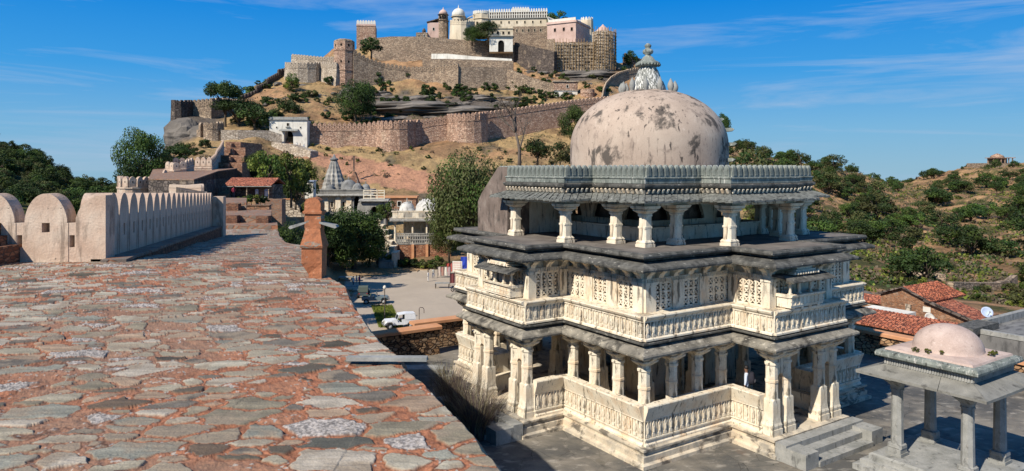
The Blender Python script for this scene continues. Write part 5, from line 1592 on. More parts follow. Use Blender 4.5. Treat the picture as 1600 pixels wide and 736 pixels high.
# white gate
def arch_wall(mb, x0, x1, z0, z1, doors, y, th, n=10):
    xs = x0
    for (a, c, spring, pointed) in sorted(doors):
        mb.box(xs, a, y, y + th, z0, z1); r = (c - a) / 2; xc = (a + c) / 2
        for i in range(n):
            p, q = a + (c - a) * i / n, a + (c - a) * (i + 1) / n
            za = spring + math.sqrt(max(0, r * r - (p - xc) ** 2)) * pointed; zb = spring + math.sqrt(max(0, r * r - (q - xc) ** 2)) * pointed
            mb.prism([(p, za), (q, zb), (q, z1), (p, z1)], 'y', y, y + th)
        xs = c
    mb.box(xs, x1, y, y + th, z0, z1)
b = Bld('fort_gate', 'whitewashed fort gate with a dark arch and awning left of the red-pink curtain wall', 421, 216, 232, .05, 'gate')
b.part('wall', m_white, lambda mb: arch_wall(mb, 0, 11.4, -2, 8.8, [(4.4, 7.2, 3.9, 1.1)], 0, 1.2))
b.box('passage_wall', m_white, .01, 4.39, 1.2, 5, -2, 8.7); b.box('passage_wall', m_white, 7.21, 11.39, 1.2, 5, -2, 8.7)
b.box('passage_shade_panel', m_open, 4.39, 7.21, 4.6, 5, -2, 8.6)  # black panel stands in for the shade of the passage
b.part('cornice', m_kiosk, lambda mb: (mb.box(-.3, 11.7, -.5, 1.4, 8.8, 9.1), mb.box(-.1, 11.5, -.2, 1.3, 9.1, 9.7)))
b.part('awning', m_kiosk, lambda mb: mb.prism([(-.1, 5.8), (-1.3, 5.3), (-1.3, 5.45), (-.1, 6.0)], 'x', 3.3, 8.8))
b.window(5.6, 6.9, .7, .9, 0); b.window(2.2, 6.2, .4, .5); b.window(9.4, 6.2, .4, .5)
b.box('ledge', m_kiosk, 4.9, 6.3, -.5, 0, 6.5, 6.65)
# small two storey gate
b = Bld('upper_gate', 'small two-storey stone gatehouse with white lower walls between the rock slope and the curtain wall', 866, 283, 160, .05, 'gate')
b.part('wall', m_white, lambda mb: arch_wall(mb, 0, 9.4, -2, 4.9, [(4.2, 6.3, 2.4, 1.1)], 0, 1))
b.box('upper_storey', m_wpink, -.1, 9.5, -.05, 4, 4.9, 8.3); b.box('passage_shade_panel', m_open, 4.1, 6.4, 1.0, 1.2, -2, 4.8)  # the panel behind the arch is black in place of passage shade
b.part('cornice', m_wbeige, lambda mb: (mb.box(-.5, 9.9, -.6, 4.3, 8.3, 8.7),)); b.box('string_course', m_wbeige, -.3, 9.7, -.35, .2, 4.75, 5.0)
b.window(5.3, 5.9, .8, 1.1, -.05); b.window(1.6, 2.4, .8, .9); b.window(8.2, 2.4, .7, .9)
b.part('awning', m_wbeige, lambda mb: mb.box(3.4, 7.1, -1.1, 0, 3.9, 4.1))
o, r, h, s = ntower('round_turret', 'squat round turret at the right side of the small two-storey gatehouse', 918, 282, 140, 160, 22, 16, m_wpink, (.7,))

# ------------------------------------------------------------------ the palace on the summit
b = Bld('domed_pavilion', 'white ribbed onion-like dome on a cream drum at the left end of the palace', 705, 352, 56, .0, 'pavilion')
s_ = b.s
b.part('wall', m_cream2, lambda mb: mb.lathe([(3.2, -2), (3.2, 9.6), (3.5, 9.8), (3.9, 10.0), (3.9, 10.2), (3.2, 10.4)], 20, (3.4, 3.4, 0), smooth=False))
b.part('dome', m_white, lambda mb: mb.lathe([(3.1, 10.4), (3.15, 11.2)] + [(3.15 * math.cos(k / 10 * PI / 2) + .05, 11.2 + 3.3 * math.sin(k / 10 * PI / 2)) for k in range(1, 11)], 40, (3.4, 3.4, 0), rib=20, ribamp=.05))
b.part('finial', m_white, lambda mb: mb.lathe([(.5, 14.4), (.25, 14.8), (.4, 15.1), (.15, 15.5), (.05, 16.3)], 8, (3.4, 3.4, 0)))
for k in range(5):
    a = -PI / 2 + (k - 2) * .55
    q = b.part('window', m_open, lambda mb: mb.box(-.4, .4, -.05, .1, 6.5, 8.3)); q.location = (3.4 + 3.22 * math.cos(a), 3.4 + 3.22 * math.sin(a), 0); q.rotation_euler = (0, 0, a + PI / 2)
curtain('round_bastion', 'grey-white streaked round bastion with small merlons below the white palace dome', arc(703, 742, 345, 9, 31, 32, 60, 60, 8), m_cream2, mw=1.3, mh=1.8, cat='bastion')
b = Bld('palace_wing', 'cream palace wing with a many-sided merloned bay right of the white dome', 722, 354, 50, .0, 'palace')
b.part('wall', m_cream2, lambda mb: (mb.box(0, 6, 2, 10, -10, 7.4), mb.lathe([(4.8, -2), (4.8, 6.6), (5.3, 6.9), (5.3, 7.1), (4.7, 7.3), (4.7, 9.6)], 8, (9.8, 4.6, 0), smooth=False)))
b.part('cornice', m_cream2, lambda mb: mb.prism([(-.3, 5.9), (-.3, 6.2), (6.2, 9.2), (6.2, 8.8)], 'y', 1.6, 2.4))
for k in range(14):
    a = PI + (k + .5) * PI / 14 
    q = b.part('merlon', m_white, lambda mb: mb.prism([(-.45, 0), (.45, 0), (.45, 1.0), (0, 1.7), (-.45, 1.0)], 'y', 0, .3)); q.location = (9.8 + 4.6 * math.cos(a), 4.6 + 4.6 * math.sin(a), 9.6); q.rotation_euler = (0, 0, a + PI / 2)
b.window(2.2, 3.6, .8, 1.3, 2.0); b.window(7.6, 3.6, .9, 1.6, 0.15, m_cream2); b.window(12, 3.6, .9, 1.6, .2, m_cream2)
b = Bld('palace_gallery', 'long white palace gallery with a lattice parapet and small merlons along the skyline', 763, 356, 46, -.08, 'palace')
b.box('wall', m_cream2, 0, 30, 0, 8, 1.2, 5.2); b.box('lower_wall', m_wbrown, 0, 30, -.3, 8, -11, 1.2)
for k in range(9): b.window(2.5 + k * 3, -1.6, .8, 1.4, -.3, m_cream2)
for k in range(7): b.window(2.5 + k * 4, 2.8, .7, 1.2, 0, m_cream2)
b.part('cornice', m_kiosk, lambda mb: mb.box(-.2, 30.2, -.6, 8, 5.2, 5.5))
b.box('parapet', m_wdark, 0, 30, .1, .4, 5.5, 8.6)
b.row('baluster', m_white, 0, 30, 5.5, .45, 3.3, .25, -.15, 26)
b.part('rail', m_white, lambda mb: (mb.box(0, 30, -.2, .1, 7.0, 7.25), mb.box(0, 30, -.2, .1, 8.5, 8.8)))
b.row('merlon', m_white, 0, 30, 8.8, .8, 1.5, .3, -.1, 24)
b = Bld('rooftop_pavilion', 'small battlemented white roof block rising behind the long palace gallery', 800, 366, 26, .0, 'building')
b.box('wall', m_cream2, 0, 9, 0, 6, -2, 3.2); b.row('merlon', m_white, 0, 9, 3.2, 1.1, 1.9, .4, 0, 7)
b = Bld('brown_turret_house', 'small brown house with a domed turret at the left end of the palace', 668, 346, 56, .0, 'building')
b.box('wall', m_pinkw, 0, 6.5, 0, 6, -2, 6.5); b.part('roof', m_wdark, lambda mb: mb.prism([(-.4, 6.5), (6.9, 8.6), (6.9, 9), (-.4, 6.9)], 'y', -.4, 6))
b.part('turret', m_wbrown, lambda mb: mb.lathe([(2.6, -2), (2.6, 7.2), (3.2, 7.5), (2.5, 7.8), (2.3, 10.2), (3.0, 10.5), (2.4, 10.7)], 8, (7.6, 1.2, 0), smooth=False))
b.part('dome', m_pinkw, lambda mb: mb.lathe([(2.3, 10.7), (2.0, 11.8), (1.2, 12.8), (.3, 13.3), (.1, 14.3)], 16, (7.6, 1.2, 0)))
for x in (6.3, 7.6, 8.9): b.part('window', m_open, lambda mb: mb.box(x - .35, x + .35, -1.5, -1.2, 8.2, 9.8))
b.window(3, 2.6, .9, 1.4)
b = Bld('ruined_annex', 'low dark ruined rooms left of the small brown turret house', 650, 344, 60, .0, 'building')
b.box('wall', m_wbrown, 0, 5.5, 0, 5, -2, 2.9); b.part('turret', m_wdark, lambda mb: mb.lathe([(.9, 2.9), (.9, 4.0), (.6, 4.7), (.1, 5.2)], 8, (3.8, .9, 0))); b.window(1.5, .7, .7, 1.2); b.window(4, .7, .7, 1.2)
b = Bld('white_pavilion', 'small white two-storey pavilion with deep eaves standing on the highest brown wall', 764, 325, 74, .0, 'pavilion')
b.part('wall', m_white, lambda mb: arch_wall(mb, .2, 11, -2, 5.0, [(4.2, 7.0, 1.9, 1.0)], 0, .8)); b.box('back_wall', m_white, .2, 11, .8, 5, -2, 5.0); 
b.part('eave', m_kiosk, lambda mb: mb.box(-.6, 11.6, -1.0, 5, 5.0, 5.25)); b.box('upper_storey', m_cream2, -.1, 11.1, -.15, 5, 5.25, 8.6); b.part('roof_slab', m_cream2, lambda mb: (mb.box(-.5, 11.5, -.6, 5.2, 8.6, 8.9), mb.box(0, 11, 0, 5, 8.9, 9.6)))
for x in (1.6, 4.1, 6.6, 9.2): b.window(x, 6.0, .9, 1.3, -.15, m_cream2)
b.box('arch_shade_panel', m_open, 4.21, 6.99, .7, .82, -2, 3.4)  # black panel closes the arch and stands in for its shade
b = Bld('pink_palace', 'pink plastered palace block with a white crenellated roof terrace right of the small white pavilion', 855, 330, 80, R(-28), 'palace')
b.box('wall', m_pinkw, 0, 14.5, 0, 17, -8, 12.3)
b.part('cornice', m_pinkw, lambda mb: (mb.box(-.5, 15, -.5, 17.5, 12.3, 12.8), mb.box(-.2, 14.7, -.2, 17.2, 12.8, 13.4)))
b.box('stone_foot', m_wbrown, -.3, 3.5, -.3, 4, -3, 5.5)
for x, z in ((4, 8.7), (8.5, 8.7), (12.5, 8.4)): b.window(x, z, 1.1, 1.6, 0, m_pinkw)
for k, (y, z) in enumerate(((2.5, 8.8), (8, 8.8), (13.5, 8.6), (9, 4.6))):
    q = b.window(0, z, 1.0, 1.6, 0, m_white); q.rotation_euler = (0, 0, -PI / 2); q.location = (0, y, 0)
b.part('roof_parapet', m_white, lambda mb: (mb.box(.2, 14.3, .2, .6, 13.4, 14.6), mb.box(.2, .6, .2, 16.8, 13.4, 15.2)))
for k in range(15):
    q = b.part('merlon', m_white, lambda mb: mb.prism([(-.42, 0), (.42, 0), (.42, .7), (0, 1.2), (-.42, .7)], 'y', 0, .3)); q.location = (.3, .8 + k * 1.1, 15.2); q.rotation_euler = (0, 0, PI / 2)
b.part('oriel', m_white, lambda mb: (mb.box(-1.0, 0, 9.9, 11.5, 3.2, 3.5), mb.box(-1.0, -.8, 9.9, 11.5, 3.5, 4.3), mb.box(-1.1, 0, 9.7, 11.7, 5.6, 5.9)))
o, r, h, s = ntower('corner_turret', 'grey-white merloned corner turret at the right end of the palace skyline', 917, 345, 33, 62, 20, 10, m_cream2, (.55,))
mb = MB()
for k in range(12):
    a = 2 * PI * k / 12; mb2 = MB(); mb2.prism([(-.55, 0), (.55, 0), (.55, 1.0), (0, 1.7), (-.55, 1.0)], 'y', 0, .3); q = mb2.build('merlon', m_white, o); q.location = ((r - .3) * math.cos(a), (r - .3) * math.sin(a), h); q.rotation_euler = (0, 0, a + PI / 2)
b = Bld('lattice_wall', 'short white lattice wall left of the merloned corner turret', 893, 348, 56, 0, 'wall')
b.box('wall', m_cream2, 0, 6.5, 0, 3, -3, 5.5); b.row('baluster', m_white, 0, 6.5, 5.5, .4, 2.2, .25, 0, 7); b.box('rail', m_white, 0, 6.5, -.1, .3, 7.5, 7.9)
# scaffolded bastion
o = thing('scaffolded_bastion', P(910, 100, 322), 'brown wall and round bastion wrapped in wooden scaffolding at the right end of the palace', 'bastion')
mb = MB(); s_ = 322 / F
x0, x1, xb = (866 - 910) * s_, (930 - 910) * s_, (943 - 910) * s_
mb.box(x0, x1, 0, 8, -4, 9.8); mb.build('wall', m_wbeige, o)
mb = MB(); mb.lathe([(6.2, -5), (5.4, 0), (5.1, 6), (5.0, 14.8)], 20, (xb, 2.2, 0)); mb.build('bastion', m_wbeige, o)
mb = MB(); mb.lathe([(3.2, 14.8), (3.4, 15.2), (2.2, 16.6), (.8, 17.8), (.15, 18.6)], 12, (xb, 2.2, 0)); mb.build('conical_roof', m_pinkw, o)
m_pole = plain('old_bamboo', (.28, .19, .10), .8, .1)
mb = MB(); rs = random.Random(5)
def pole(a, c, w=.16): mb.bar(a, c, w)
pts_ = [(x0 + k * 1.35, -.9, 9.6) for k in range(15)] + [(xb + 6.0 * math.cos(a), 2.2 - 6.0 * math.sin(a), 14.5) for a in np.linspace(2.5, -.35, 13)]
for (x, y, z) in pts_:
    for off in (0, 1.0):
        yy = y - off if x < x1 else y - off * .6
        pole((x + rs.uniform(-.2, .2), yy, -3), (x + rs.uniform(-.2, .2), yy + rs.uniform(-.1, .1), z + rs.uniform(.3, 2.0)))
for z in np.arange(-2, 15, 1.45):
    for i in range(len(pts_) - 1):
        if z < min(pts_[i][2], pts_[i + 1][2]) + .4:
            a, c = pts_[i], pts_[i + 1]; pole((a[0] - .3, a[1] - .1, z + rs.uniform(-.2, .2)), (c[0] + .3, c[1] - .1, z + rs.uniform(-.2, .2)), .14)
            if rs.random() < .35: mb.box(min(a[0], c[0]), max(a[0], c[0]), a[1] - .9, a[1] - .1, z + .12, z + .2)
q = mb.build('scaffolding', m_pole, o, flip_check=False)

# ================================================================== near wall of merlons on the left
m_lime = M('lime_plaster_wall', [(.25, (.42, .28, .20)), (.45, (.54, .40, .30)), (.6, (.62, .50, .39)), (.8, (.50, .31, .24))], nscale=1.3,
           layers=[((.44, .25, .18), 1.1, None, .56, .68, .55), ((.66, .58, .48), 2.2, (1, 1, .6), .60, .70, .6), ((.16, .12, .09), 2.6, (2.0, 2.0, .35), .54, .66, .65), ((.22, .17, .13), 1.2, None, .54, .68, .45), ((.08, .07, .06), 9, None, .66, .70, .7)],
           bumps=((5, .5, .05), (22, .4, .015)))
def merlon_panel(W, H, zc, sh, th, holes, groove=0.0, jw=.05):
    """one merlon with half joints each side; holes: (x0,x1,z0,z1)"""
    mb = MB(); w = W - jw; xs = {-W / 2, W / 2, -w / 2, w / 2}
    for k in range(-12, 13): xs.add(round(w / 2 * math.sin(k / 12 * PI / 2), 4))
    for h_ in holes: xs.add(h_[0]); xs.add(h_[1])
    xs = sorted(xs)
    def yf(m_): return 0.0 if abs(m_) < w / 2 else groove
    def top(x):
        a = abs(x) / (w / 2)
        if a > 1.0001: return zc
        return sh + (H - sh) * (1 - min(a, 1) ** 2.1) ** .62
    for a, c in zip(xs[:-1], xs[1:]):
        if c - a < 1e-4: continue
        m_ = (a + c) / 2; inside = [h_ for h_ in holes if h_[0] - 1e-6 <= m_ <= h_[1] + 1e-6]
        za, zb = (top(a), top(c)) if abs(m_) < w / 2 else (zc, zc)
        lo = -.4
        for h_ in sorted(inside, key=lambda q: q[2]):
            mb.prism([(a, lo), (c, lo), (c, h_[2]), (a, h_[2])], 'y', yf(m_), th); lo = h_[3]
        mb.prism([(a, lo), (c, lo), (c, zb), (a, za)], 'y', yf(m_), th)
    return mb
nw = thing('crenellated_wall', (-7.62, 13.2, EZ - 1.70), 'near pink plastered rampart wall with tall round-topped merlons and loopholes, left of the walk', 'wall')
MW = .845
pa = merlon_panel(MW, 1.25, .70, .74, .30, [(-.075, .075, .52, .70)])
def joint_loop(mb): pass
pm = pa.build('merlon', m_lime, nw)
pm.location = (-MW / 2 - .31 - .21, 0, 0)
corner = merlon_panel(.62, 1.25, .70, .74, .30, [])
# corner merlon: rises to the corner edge
cm = MB()
xs = [-.56 + .56 * k / 12 for k in range(13)]
for a, c in zip(xs[:-1], xs[1:]):
    f = lambda x: .72 + .50 * (1 - min(1, abs(x + .02) / .55) ** 2.2) ** .6
    cm.prism([(a, -.4), (c, -.4), (c, f(c)), (a, f(a))], 'y', 0, .3)
cmo = cm.build('merlon', m_lime, nw)
jn = MB(); jn.box(-.085, .085, .01, .29, -.4, .24); jn.box(-.085, .085, .01, .29, .47, .70); jn.box(-.085, -.055, .01, .29, .24, .47); jn.box(.045, .085, .01, .29, .24, .47)
jno = jn.build('loophole_joint', m_lime, nw); jno.location = (-.63, 0, 0)
xx = -.70 - MW / 2 
pm.location = (xx, 0, 0)
for k in range(1, 6):
    inst('loophole_joint', jno.data, nw, (-.63 - k * (MW + .14) + .0, 0, 0)); inst('merlon', pm.data, nw, (xx - k * (MW + .14), 0, 0))
# receding run of merlons along the walk
A0 = Vector((-7.62, 13.2)); A1 = Vector((-13.2, 31.0)); dirB = (A1 - A0).normalized(); LB = (A1 - A0).length; NB = 20; WB = LB / NB
pb = merlon_panel(WB, 1.26, .82, .84, .48, [(-.07, .07, .40, .64)], groove=.045, jw=.07)
pbo = pb.build('merlon', m_lime, nw)
angB = math.atan2(dirB.y, dirB.x)
def zb_(t): return np.interp(t, [0, 1], [EZ - 1.70, EZ - 2.54])
for k in range(NB):
    t = (k + .5) / NB; p = A0.lerp(A1, t) + dirB * .16
    # thickness lies on the far (left) side: the panel's front face is turned to the walk
    q = pbo if k == 0 else inst('merlon', pbo.data, nw)
    q.location = (p.x + 7.62, p.y - 13.2, zb_(t) - (EZ - 1.7)); q.rotation_euler = (0, 0, angB); q.scale = (1, 1, 1 + .20 * t)
mb = MB()
# foot of the wall filling the slope beneath the merlons
def quadstrip(mb, pts):
    mb.loft(pts)
mb.loft([[(p.x + 7.62 - .001, p.y - 13.2, z - (EZ - 1.7) - 3) , (p.x + 7.62, p.y - 13.2, z - (EZ - 1.7) + .02), (p.x + 7.62 - .28, p.y - 13.2 + .0, z - (EZ - 1.7) + .02), (p.x + 7.62 - .3, p.y - 13.2, z - (EZ - 1.7) - 3)] for p, z in ((A0.lerp(A1, t), zb_(t)) for t in (0, .5, 1))])
mb.box(-6, 0, .02, .28, -3, .02)
mb.build('wall_foot', m_lime, nw)
# ledge along it with a dark brick riser
led = thing('ledge', (-7.62, 13.2, EZ - 1.7), 'narrow stone ledge with a dark brick riser along the foot of the merloned wall', 'ledge')
m_brick = M('old_red_brick', (.20, .085, .05), nscale=1, cells=dict(scale=7, stretch=(1, 1, 2.2), cols=[(0, (.10, .045, .03)), (.5, (.24, .10, .055)), (1, (.33, .17, .10))], mortar=(.12, .08, .06), gap=.10, dist=.02), bumps=((16, .4, .02),))
mb = MB(); nB = Vector((dirB.y, -dirB.x)); rings = []
for k in range(21):
    t = -.02 + 1.02 * k / 20; p = A0.lerp(A1, t); w = .40 + .10 * (float(fbm(k * .7, 2, 5)) - .5); f = p + nB * w; z = float(zb_(max(t, 0))) - .01
    rings.append([(p.x + 7.62, p.y - 13.2, z - (EZ - 1.7) + .0), (f.x + 7.62, f.y - 13.2, z - (EZ - 1.7)), (f.x + 7.62, f.y - 13.2, z - (EZ - 1.7) - .9), (p.x + 7.62, p.y - 13.2, z - (EZ - 1.7) - .9)])
mb.loft(rings); mb.build('riser', m_brick, led)
mb = MB(); mb.loft([[(r_[0][0], r_[0][1], r_[0][2] + .004), (r_[1][0] + .03, r_[1][1], r_[1][2] + .004), (r_[1][0] + .03, r_[1][1], r_[1][2] + .06), (r_[0][0], r_[0][1], r_[0][2] + .06)] for r_ in rings], 0); mb.build('coping', M('ledge_slabs', (.23, .18, .14), nscale=2, cells=dict(scale=2.5, stretch=(1, 1, 1), cols=[(0, (.16, .13, .11)), (1, (.28, .23, .18))], mortar=(.25, .12, .07), gap=.05, dist=.01)), led)
# end pier with an ochre patch
mb = MB(); mb.box(-.1, .35, -.5, .1, -.5, 1.35); o = mb.build('end_pier', m_lime, nw); o.location = (A1.x + 7.62 + .05, A1.y - 13.2 + .4, zb_(1) - (EZ - 1.7)); o.rotation_euler = (0, 0, .2)
# dark brick steps at the left border of the picture
st_ = thing('brick_steps', G(-34, 413, PATH_TOP), 'two dark brick steps at the left border against the plastered wall', 'steps')
mb = MB(); mb.box(-2.4, .35, -.5, .9, -.1, .30); mb.build('lower_step', m_brick, st_); mb = MB(); mb.box(-2.4, .12, -.1, .9, .30, .47); mb.build('middle_step', m_brick, st_)
mb = MB(); mb.box(-2.4, .0, .2, .9, .47, .70); mb.build('upper_step', m_brick, st_)

# ================================================================== terracotta post on the rim of the walk
pp = P(491, 437, 10.9)
post = thing('terracotta_post', (pp.x, pp.y, pp.z), 'round-capped terracotta post with two thin slate arms on the rim of the cobbled walk', 'post')
m_terra = M('terracotta_lime', [(.3, (.33, .12, .055)), (.6, (.42, .165, .08)), (.8, (.50, .23, .12))], nscale=3, layers=[((.20, .09, .05), 7, None, .52, .66, .7), ((.20, .20, .17), 3.6, (1, 1, 2.5), .60, .63, .9), ((.55, .32, .2), 12, None, .6, .7, .5)], bumps=((9, .9, .03), (30, .6, .01)))
mb = MB()
u = 10.9 / F     # metres per picture pixel here
def sqr(hw, z, dy=.14, dx=0): return [(-hw + dx, -dy, z), (hw + dx, -dy, z), (hw + dx, dy, z), (-hw + dx, dy, z)]
mb.loft([[(-.03, -.08, -.1), (.15, -.12, -.1), (.15, .12, -.1), (-.03, .08, -.1)], [(-.06, -.10, .1), (.15, -.14, .1), (.15, .14, .1), (-.06, .10, .1)], sqr(.155, .27), sqr(.155, .50)]); 
mb.loft([sqr(.170, .502, .16), sqr(.172, .535, .17), sqr(.165, .56, .16), sqr(.13, .70, .12), sqr(.115, .80, .10)])
mb.loft([sqr(.125, .802, .10), sqr(.125, 1.02, .10)])
mb.loft([sqr(.145, 1.022, .13), sqr(.148, 1.06, .13), sqr(.128, 1.07, .11)])
mb.build('shaft', m_terra, post, jitter=.012)
mb = MB(); out = [(-.125, 1.072), (.125, 1.072), (.125, 1.17)] + [(.125 * math.cos(a), 1.17 + .10 * math.sin(a)) for a in np.linspace(.2, PI - .2, 9)] + [(-.125, 1.17)]
mb.prism(out, 'y', -.11, .11); mb.build('cap', m_terra, post, jitter=.01)
for sgn, z1 in ((-1, .79), (1, .80)):
    mb = MB(); mb.prism([(sgn * .10, .905), (sgn * .10, .875), (sgn * .34, z1), (sgn * .37, z1 + .02), (sgn * .35, z1 + .05)], 'y', -.10, .06); mb.build('arm', m_kiosk, post, jitter=.006)

# ================================================================== stepped end of the walk and the rampart beyond it
m_stepst = M('step_stones', [(.3, (.17, .12, .09)), (.6, (.27, .19, .14)), (.8, (.33, .26, .20))], nscale=.9, cells=dict(scale=2.2, stretch=(1, 1, 2), cols=[(0, (.15, .12, .10)), (.6, (.26, .20, .15)), (1, (.36, .22, .14))], mortar=(.30, .13, .07), gap=.08, dist=.03, amt=.6), bumps=((9, .4, .03),))
steps = thing('broad_steps', (-13, 36, EZ - 3.05), 'three broad stone steps rising at the far end of the cobbled walk', 'steps')
def stp(name, pxl, pxr, Y0, Y1, zt, zb, mat=None):
    mb = MB(); c = [(pxl, Y0), (pxr, Y0), (pxr, Y1), (pxl, Y1)]
    v = [((a - HX) * (Y0) / F if False else (a - HX) * Y / F, Y) for a, Y in c]
    r0 = [(x + 13, y - 36, zb - (EZ - 3.05)) for x, y in v]; r1 = [(x + 13, y - 36, zt - (EZ - 3.05)) for x, y in v]
    mb.loft([r0, r1]); return mb.build(name, mat or m_stepst, steps, jitter=.05)
stp('tread', 290, 433, 36, 38.2, EZ - 2.86, 1)
stp('tread', 290, 424, 37.9, 43.6, EZ - 2.50, 1)
stp('tread', 290, 385, 43.3, 51.5, EZ - 2.05, 1)
for k, (a, c_, Y, t_, b_) in enumerate([(358, 376, 37.85, 336, 347), (405, 424, 37.85, 337, 347), (359, 377, 43.2, 318, 328)]):
    q = P(a, b_, Y); w = (c_ - a) * Y / F; mb = MB(); mb.box(0, w, -.5, 0, -.1, (b_ - t_) * Y / F); o = mb.build('brick_pier', m_brick, steps); o.location = (q.x + 13, q.y - 36, q.z - (EZ - 3.05))

ub = thing('rampart_terrace', P(320, 300, 88), 'high rampart terrace with a black shaded side wall beyond the steps', 'wall')
org = ub.location
def poly3(pts, zt_list, zb, name, m, parent, org, j=0.0):
    mb = MB(); r0 = [(p[0] - org.x, p[1] - org.y, zb - org.z) for p in pts]; r1 = [(p[0] - org.x, p[1] - org.y, z - org.z) for p, z in zip(pts, zt_list)]
    mb.loft([r0, r1]); return mb.build(name, m, parent, jitter=j)
T_ = [P(232, 288, 84), P(303, 286, 78), P(322, 272, 86), P(341, 266, 100), P(371, 262, 118), P(340, 259, 126), P(240, 262, 126)]
poly3([(p.x, p.y) for p in T_], [EZ - 1.2, EZ - 1.2, EZ - .8, EZ - .3, EZ + .1, EZ + .3, EZ + .2], 0, 'rampart', m_wdark, ub, org)  # shadow of the side wall is put into its dark masonry colour
T2_ = [p + Vector((0, 0, .0)) for p in T_]
poly3([(p.x, p.y) for p in T_], [z + .12 for z in [EZ - 1.2, EZ - 1.2, EZ - .8, EZ - .3, EZ + .1, EZ + .3, EZ + .2]], EZ - 1.6 if False else EZ - 1.3, 'walk_surface', m_stepst, ub, org)
poly3([(P(293, 300, 60).x, 60), (P(318, 300, 60).x, 60), (P(318, 282, 84).x, 84), (P(270, 282, 84).x, 84)], [EZ - 1.9] * 4, 0, 'lower_rampart', m_wdark, ub, org)  # same dark colour in place of shade
curtain('crenellated_wall', 'small round plastered bastion with five wide merlons above the receding merloned wall', arc(190, 240, 92, 3.0, 275, 276, 312, 312, 8), m_lime, mw=.86, mh=1.25, thick=.8, cat='bastion')
curtain('rampart_wall', 'low plastered wall joining the small round bastion to the receding merloned wall', [(240, 91, 289, 320), (262, 82, 288, 322), (290, 72, 289, 325), (314, 62, 287, 330)], m_lime, merl=True, mw=.9, mh=.7, thick=.5, string=False, gapf=1.0)
curtain('crenellated_wall', 'short plastered merlon run stepping up behind the small round bastion', [(240, 98, 280, 296), (256, 100, 268, 292), (262, 101, 262, 288)], m_lime, mw=.9, mh=1.2, thick=.5, string=False)
curtain('crenellated_wall', 'grey-pink curved merloned wall at the corner of the rampart terrace', [(258, 104, 252, 276), (272, 103, 254, 274), (290, 104, 251, 270), (303, 107, 246, 266)], m_lime, mw=.9, mh=1.0, thick=.5)
curtain('crenellated_wall', 'three round-topped plastered merlons with keyhole openings beside the red steps', [(304, 110, 245, 264), (331, 110, 245, 264)], m_lime, mw=.92, mh=1.5, thick=.5)
curtain('crenellated_wall', 'plastered wall stepping up beside the red terraced steps', [(331, 111, 246, 264), (338, 116, 240, 262), (340, 118, 234, 258), (345, 124, 228, 252), (350, 130, 218, 245)], m_lime, mw=.9, mh=1.2, thick=.6)
curtain('crenellated_wall', 'distant plastered merlon wall seen behind the curved wall of the rampart terrace', [(270, 122, 246, 262), (300, 124, 247, 262)], m_lime, mw=.9, mh=1.1, thick=.5)
rs_ = thing('terraced_steps', P(345, 262, 120), 'three big red-brown terraced steps climbing to the pale rubble wall', 'steps')
m_redst = M('red_step_masonry', (.30, .15, .09), nscale=.4, cells=dict(scale=1.6, stretch=(1, 1, 2), cols=[(0, (.20, .10, .065)), (.5, (.34, .18, .11)), (1, (.42, .27, .19))], mortar=(.20, .12, .08), gap=.08, dist=.05))
for (a, c_, Y, t_, b_, d_) in [(338, 378, 119, 254, 264, 6), (343, 381, 124, 243, 256, 7), (348, 383, 131, 231, 246, 10), (352, 376, 140, 222, 234, 12)]:
    q = P(a, b_, Y) - rs_.location; w = (c_ - a) * Y / F; h_ = (b_ - t_) * Y / F; mb = MB(); mb.box(0, w, 0, d_, -3, h_); mb.box(w * .45, w * .55, -1.2, 0, -3, h_ * .8); o = mb.build('tread', m_redst, rs_, jitter=.08); o.location = q
# ================================================================== valley: shrines, hut, car park
m_grey = M('old_grey_temple_stone', [(.3, (.20, .19, .17)), (.6, (.35, .335, .30)), (.8, (.46, .43, .38))], nscale=.6, layers=[((.06, .055, .05), .9, (2, 2, .5), .54, .66, .7)], bumps=((4, .5, .06),))
m_dgrey = M('weathered_dark_dome', [(.3, (.13, .13, .125)), (.6, (.24, .24, .23)), (.8, (.33, .32, .30))], nscale=.8, layers=[((.05, .05, .05), 1.2, (2, 2, .6), .55, .66, .7)], bumps=((4, .5, .05),))
m_tile = M('red_clay_tiles', (.42, .13, .07), nscale=1.0, cells=dict(scale=3.2, stretch=(1, 1, 1), cols=[(0, (.25, .08, .05)), (.5, (.46, .15, .08)), (1, (.55, .22, .13))], mortar=(.10, .04, .03), gap=.10, dist=.05), bumps=((9, .4, .04),))
def dome_prof(r, h, z, n=8): return [(r * math.cos(k / n * PI / 2) + .01, z + h * math.sin(k / n * PI / 2)) for k in range(n + 1)]

# ribbed-spire temple: Y 165 -> 0.15 m per px
b = Bld('spired_temple', 'old grey temple with a ribbed spire and clustered low domes above the valley trees', 496, 165, 345, .06, 'temple')
b.part('plinth', m_grey, lambda mb: (mb.box(-.6, 14.0, -1.2, 9, -5, 1.6), mb.box(2.4, 8.6, -2.6, -1.2, -5, 2.2)))
b.part('wall', m_cream, lambda mb: [mb.box(x, x + w, y, 8, 1.6, 5.9) for x, w, y in ((0, 2.5, 0), (2.5, 1.7, .6), (4.2, 1.2, -.3), (5.4, 1.3, .4), (6.7, 1.2, -.2))])
b.part('eave', m_grey, lambda mb: mb.prism([(-1.1, 5.85), (-1.1, 6.05), (.6, 6.55), (.6, 6.0)], 'x', -.6, 13.0))
b.part('parapet', m_grey, lambda mb: (mb.box(-.2, 12.6, .0, 8, 6.55, 7.3), mb.box(-.4, 12.8, -.2, .2, 7.1, 7.35)))
for x in (1.2, 3.3, 6.0): b.window(x, 3.2, .5, 1.2, -.0 if x < 3 else .4, m_cream)
b.box('porch_shade_panel', m_open, 7.9, 12.0, 1.8, 2.1, 1.6, 5.9)  # black panel behind the columns stands in for porch shade
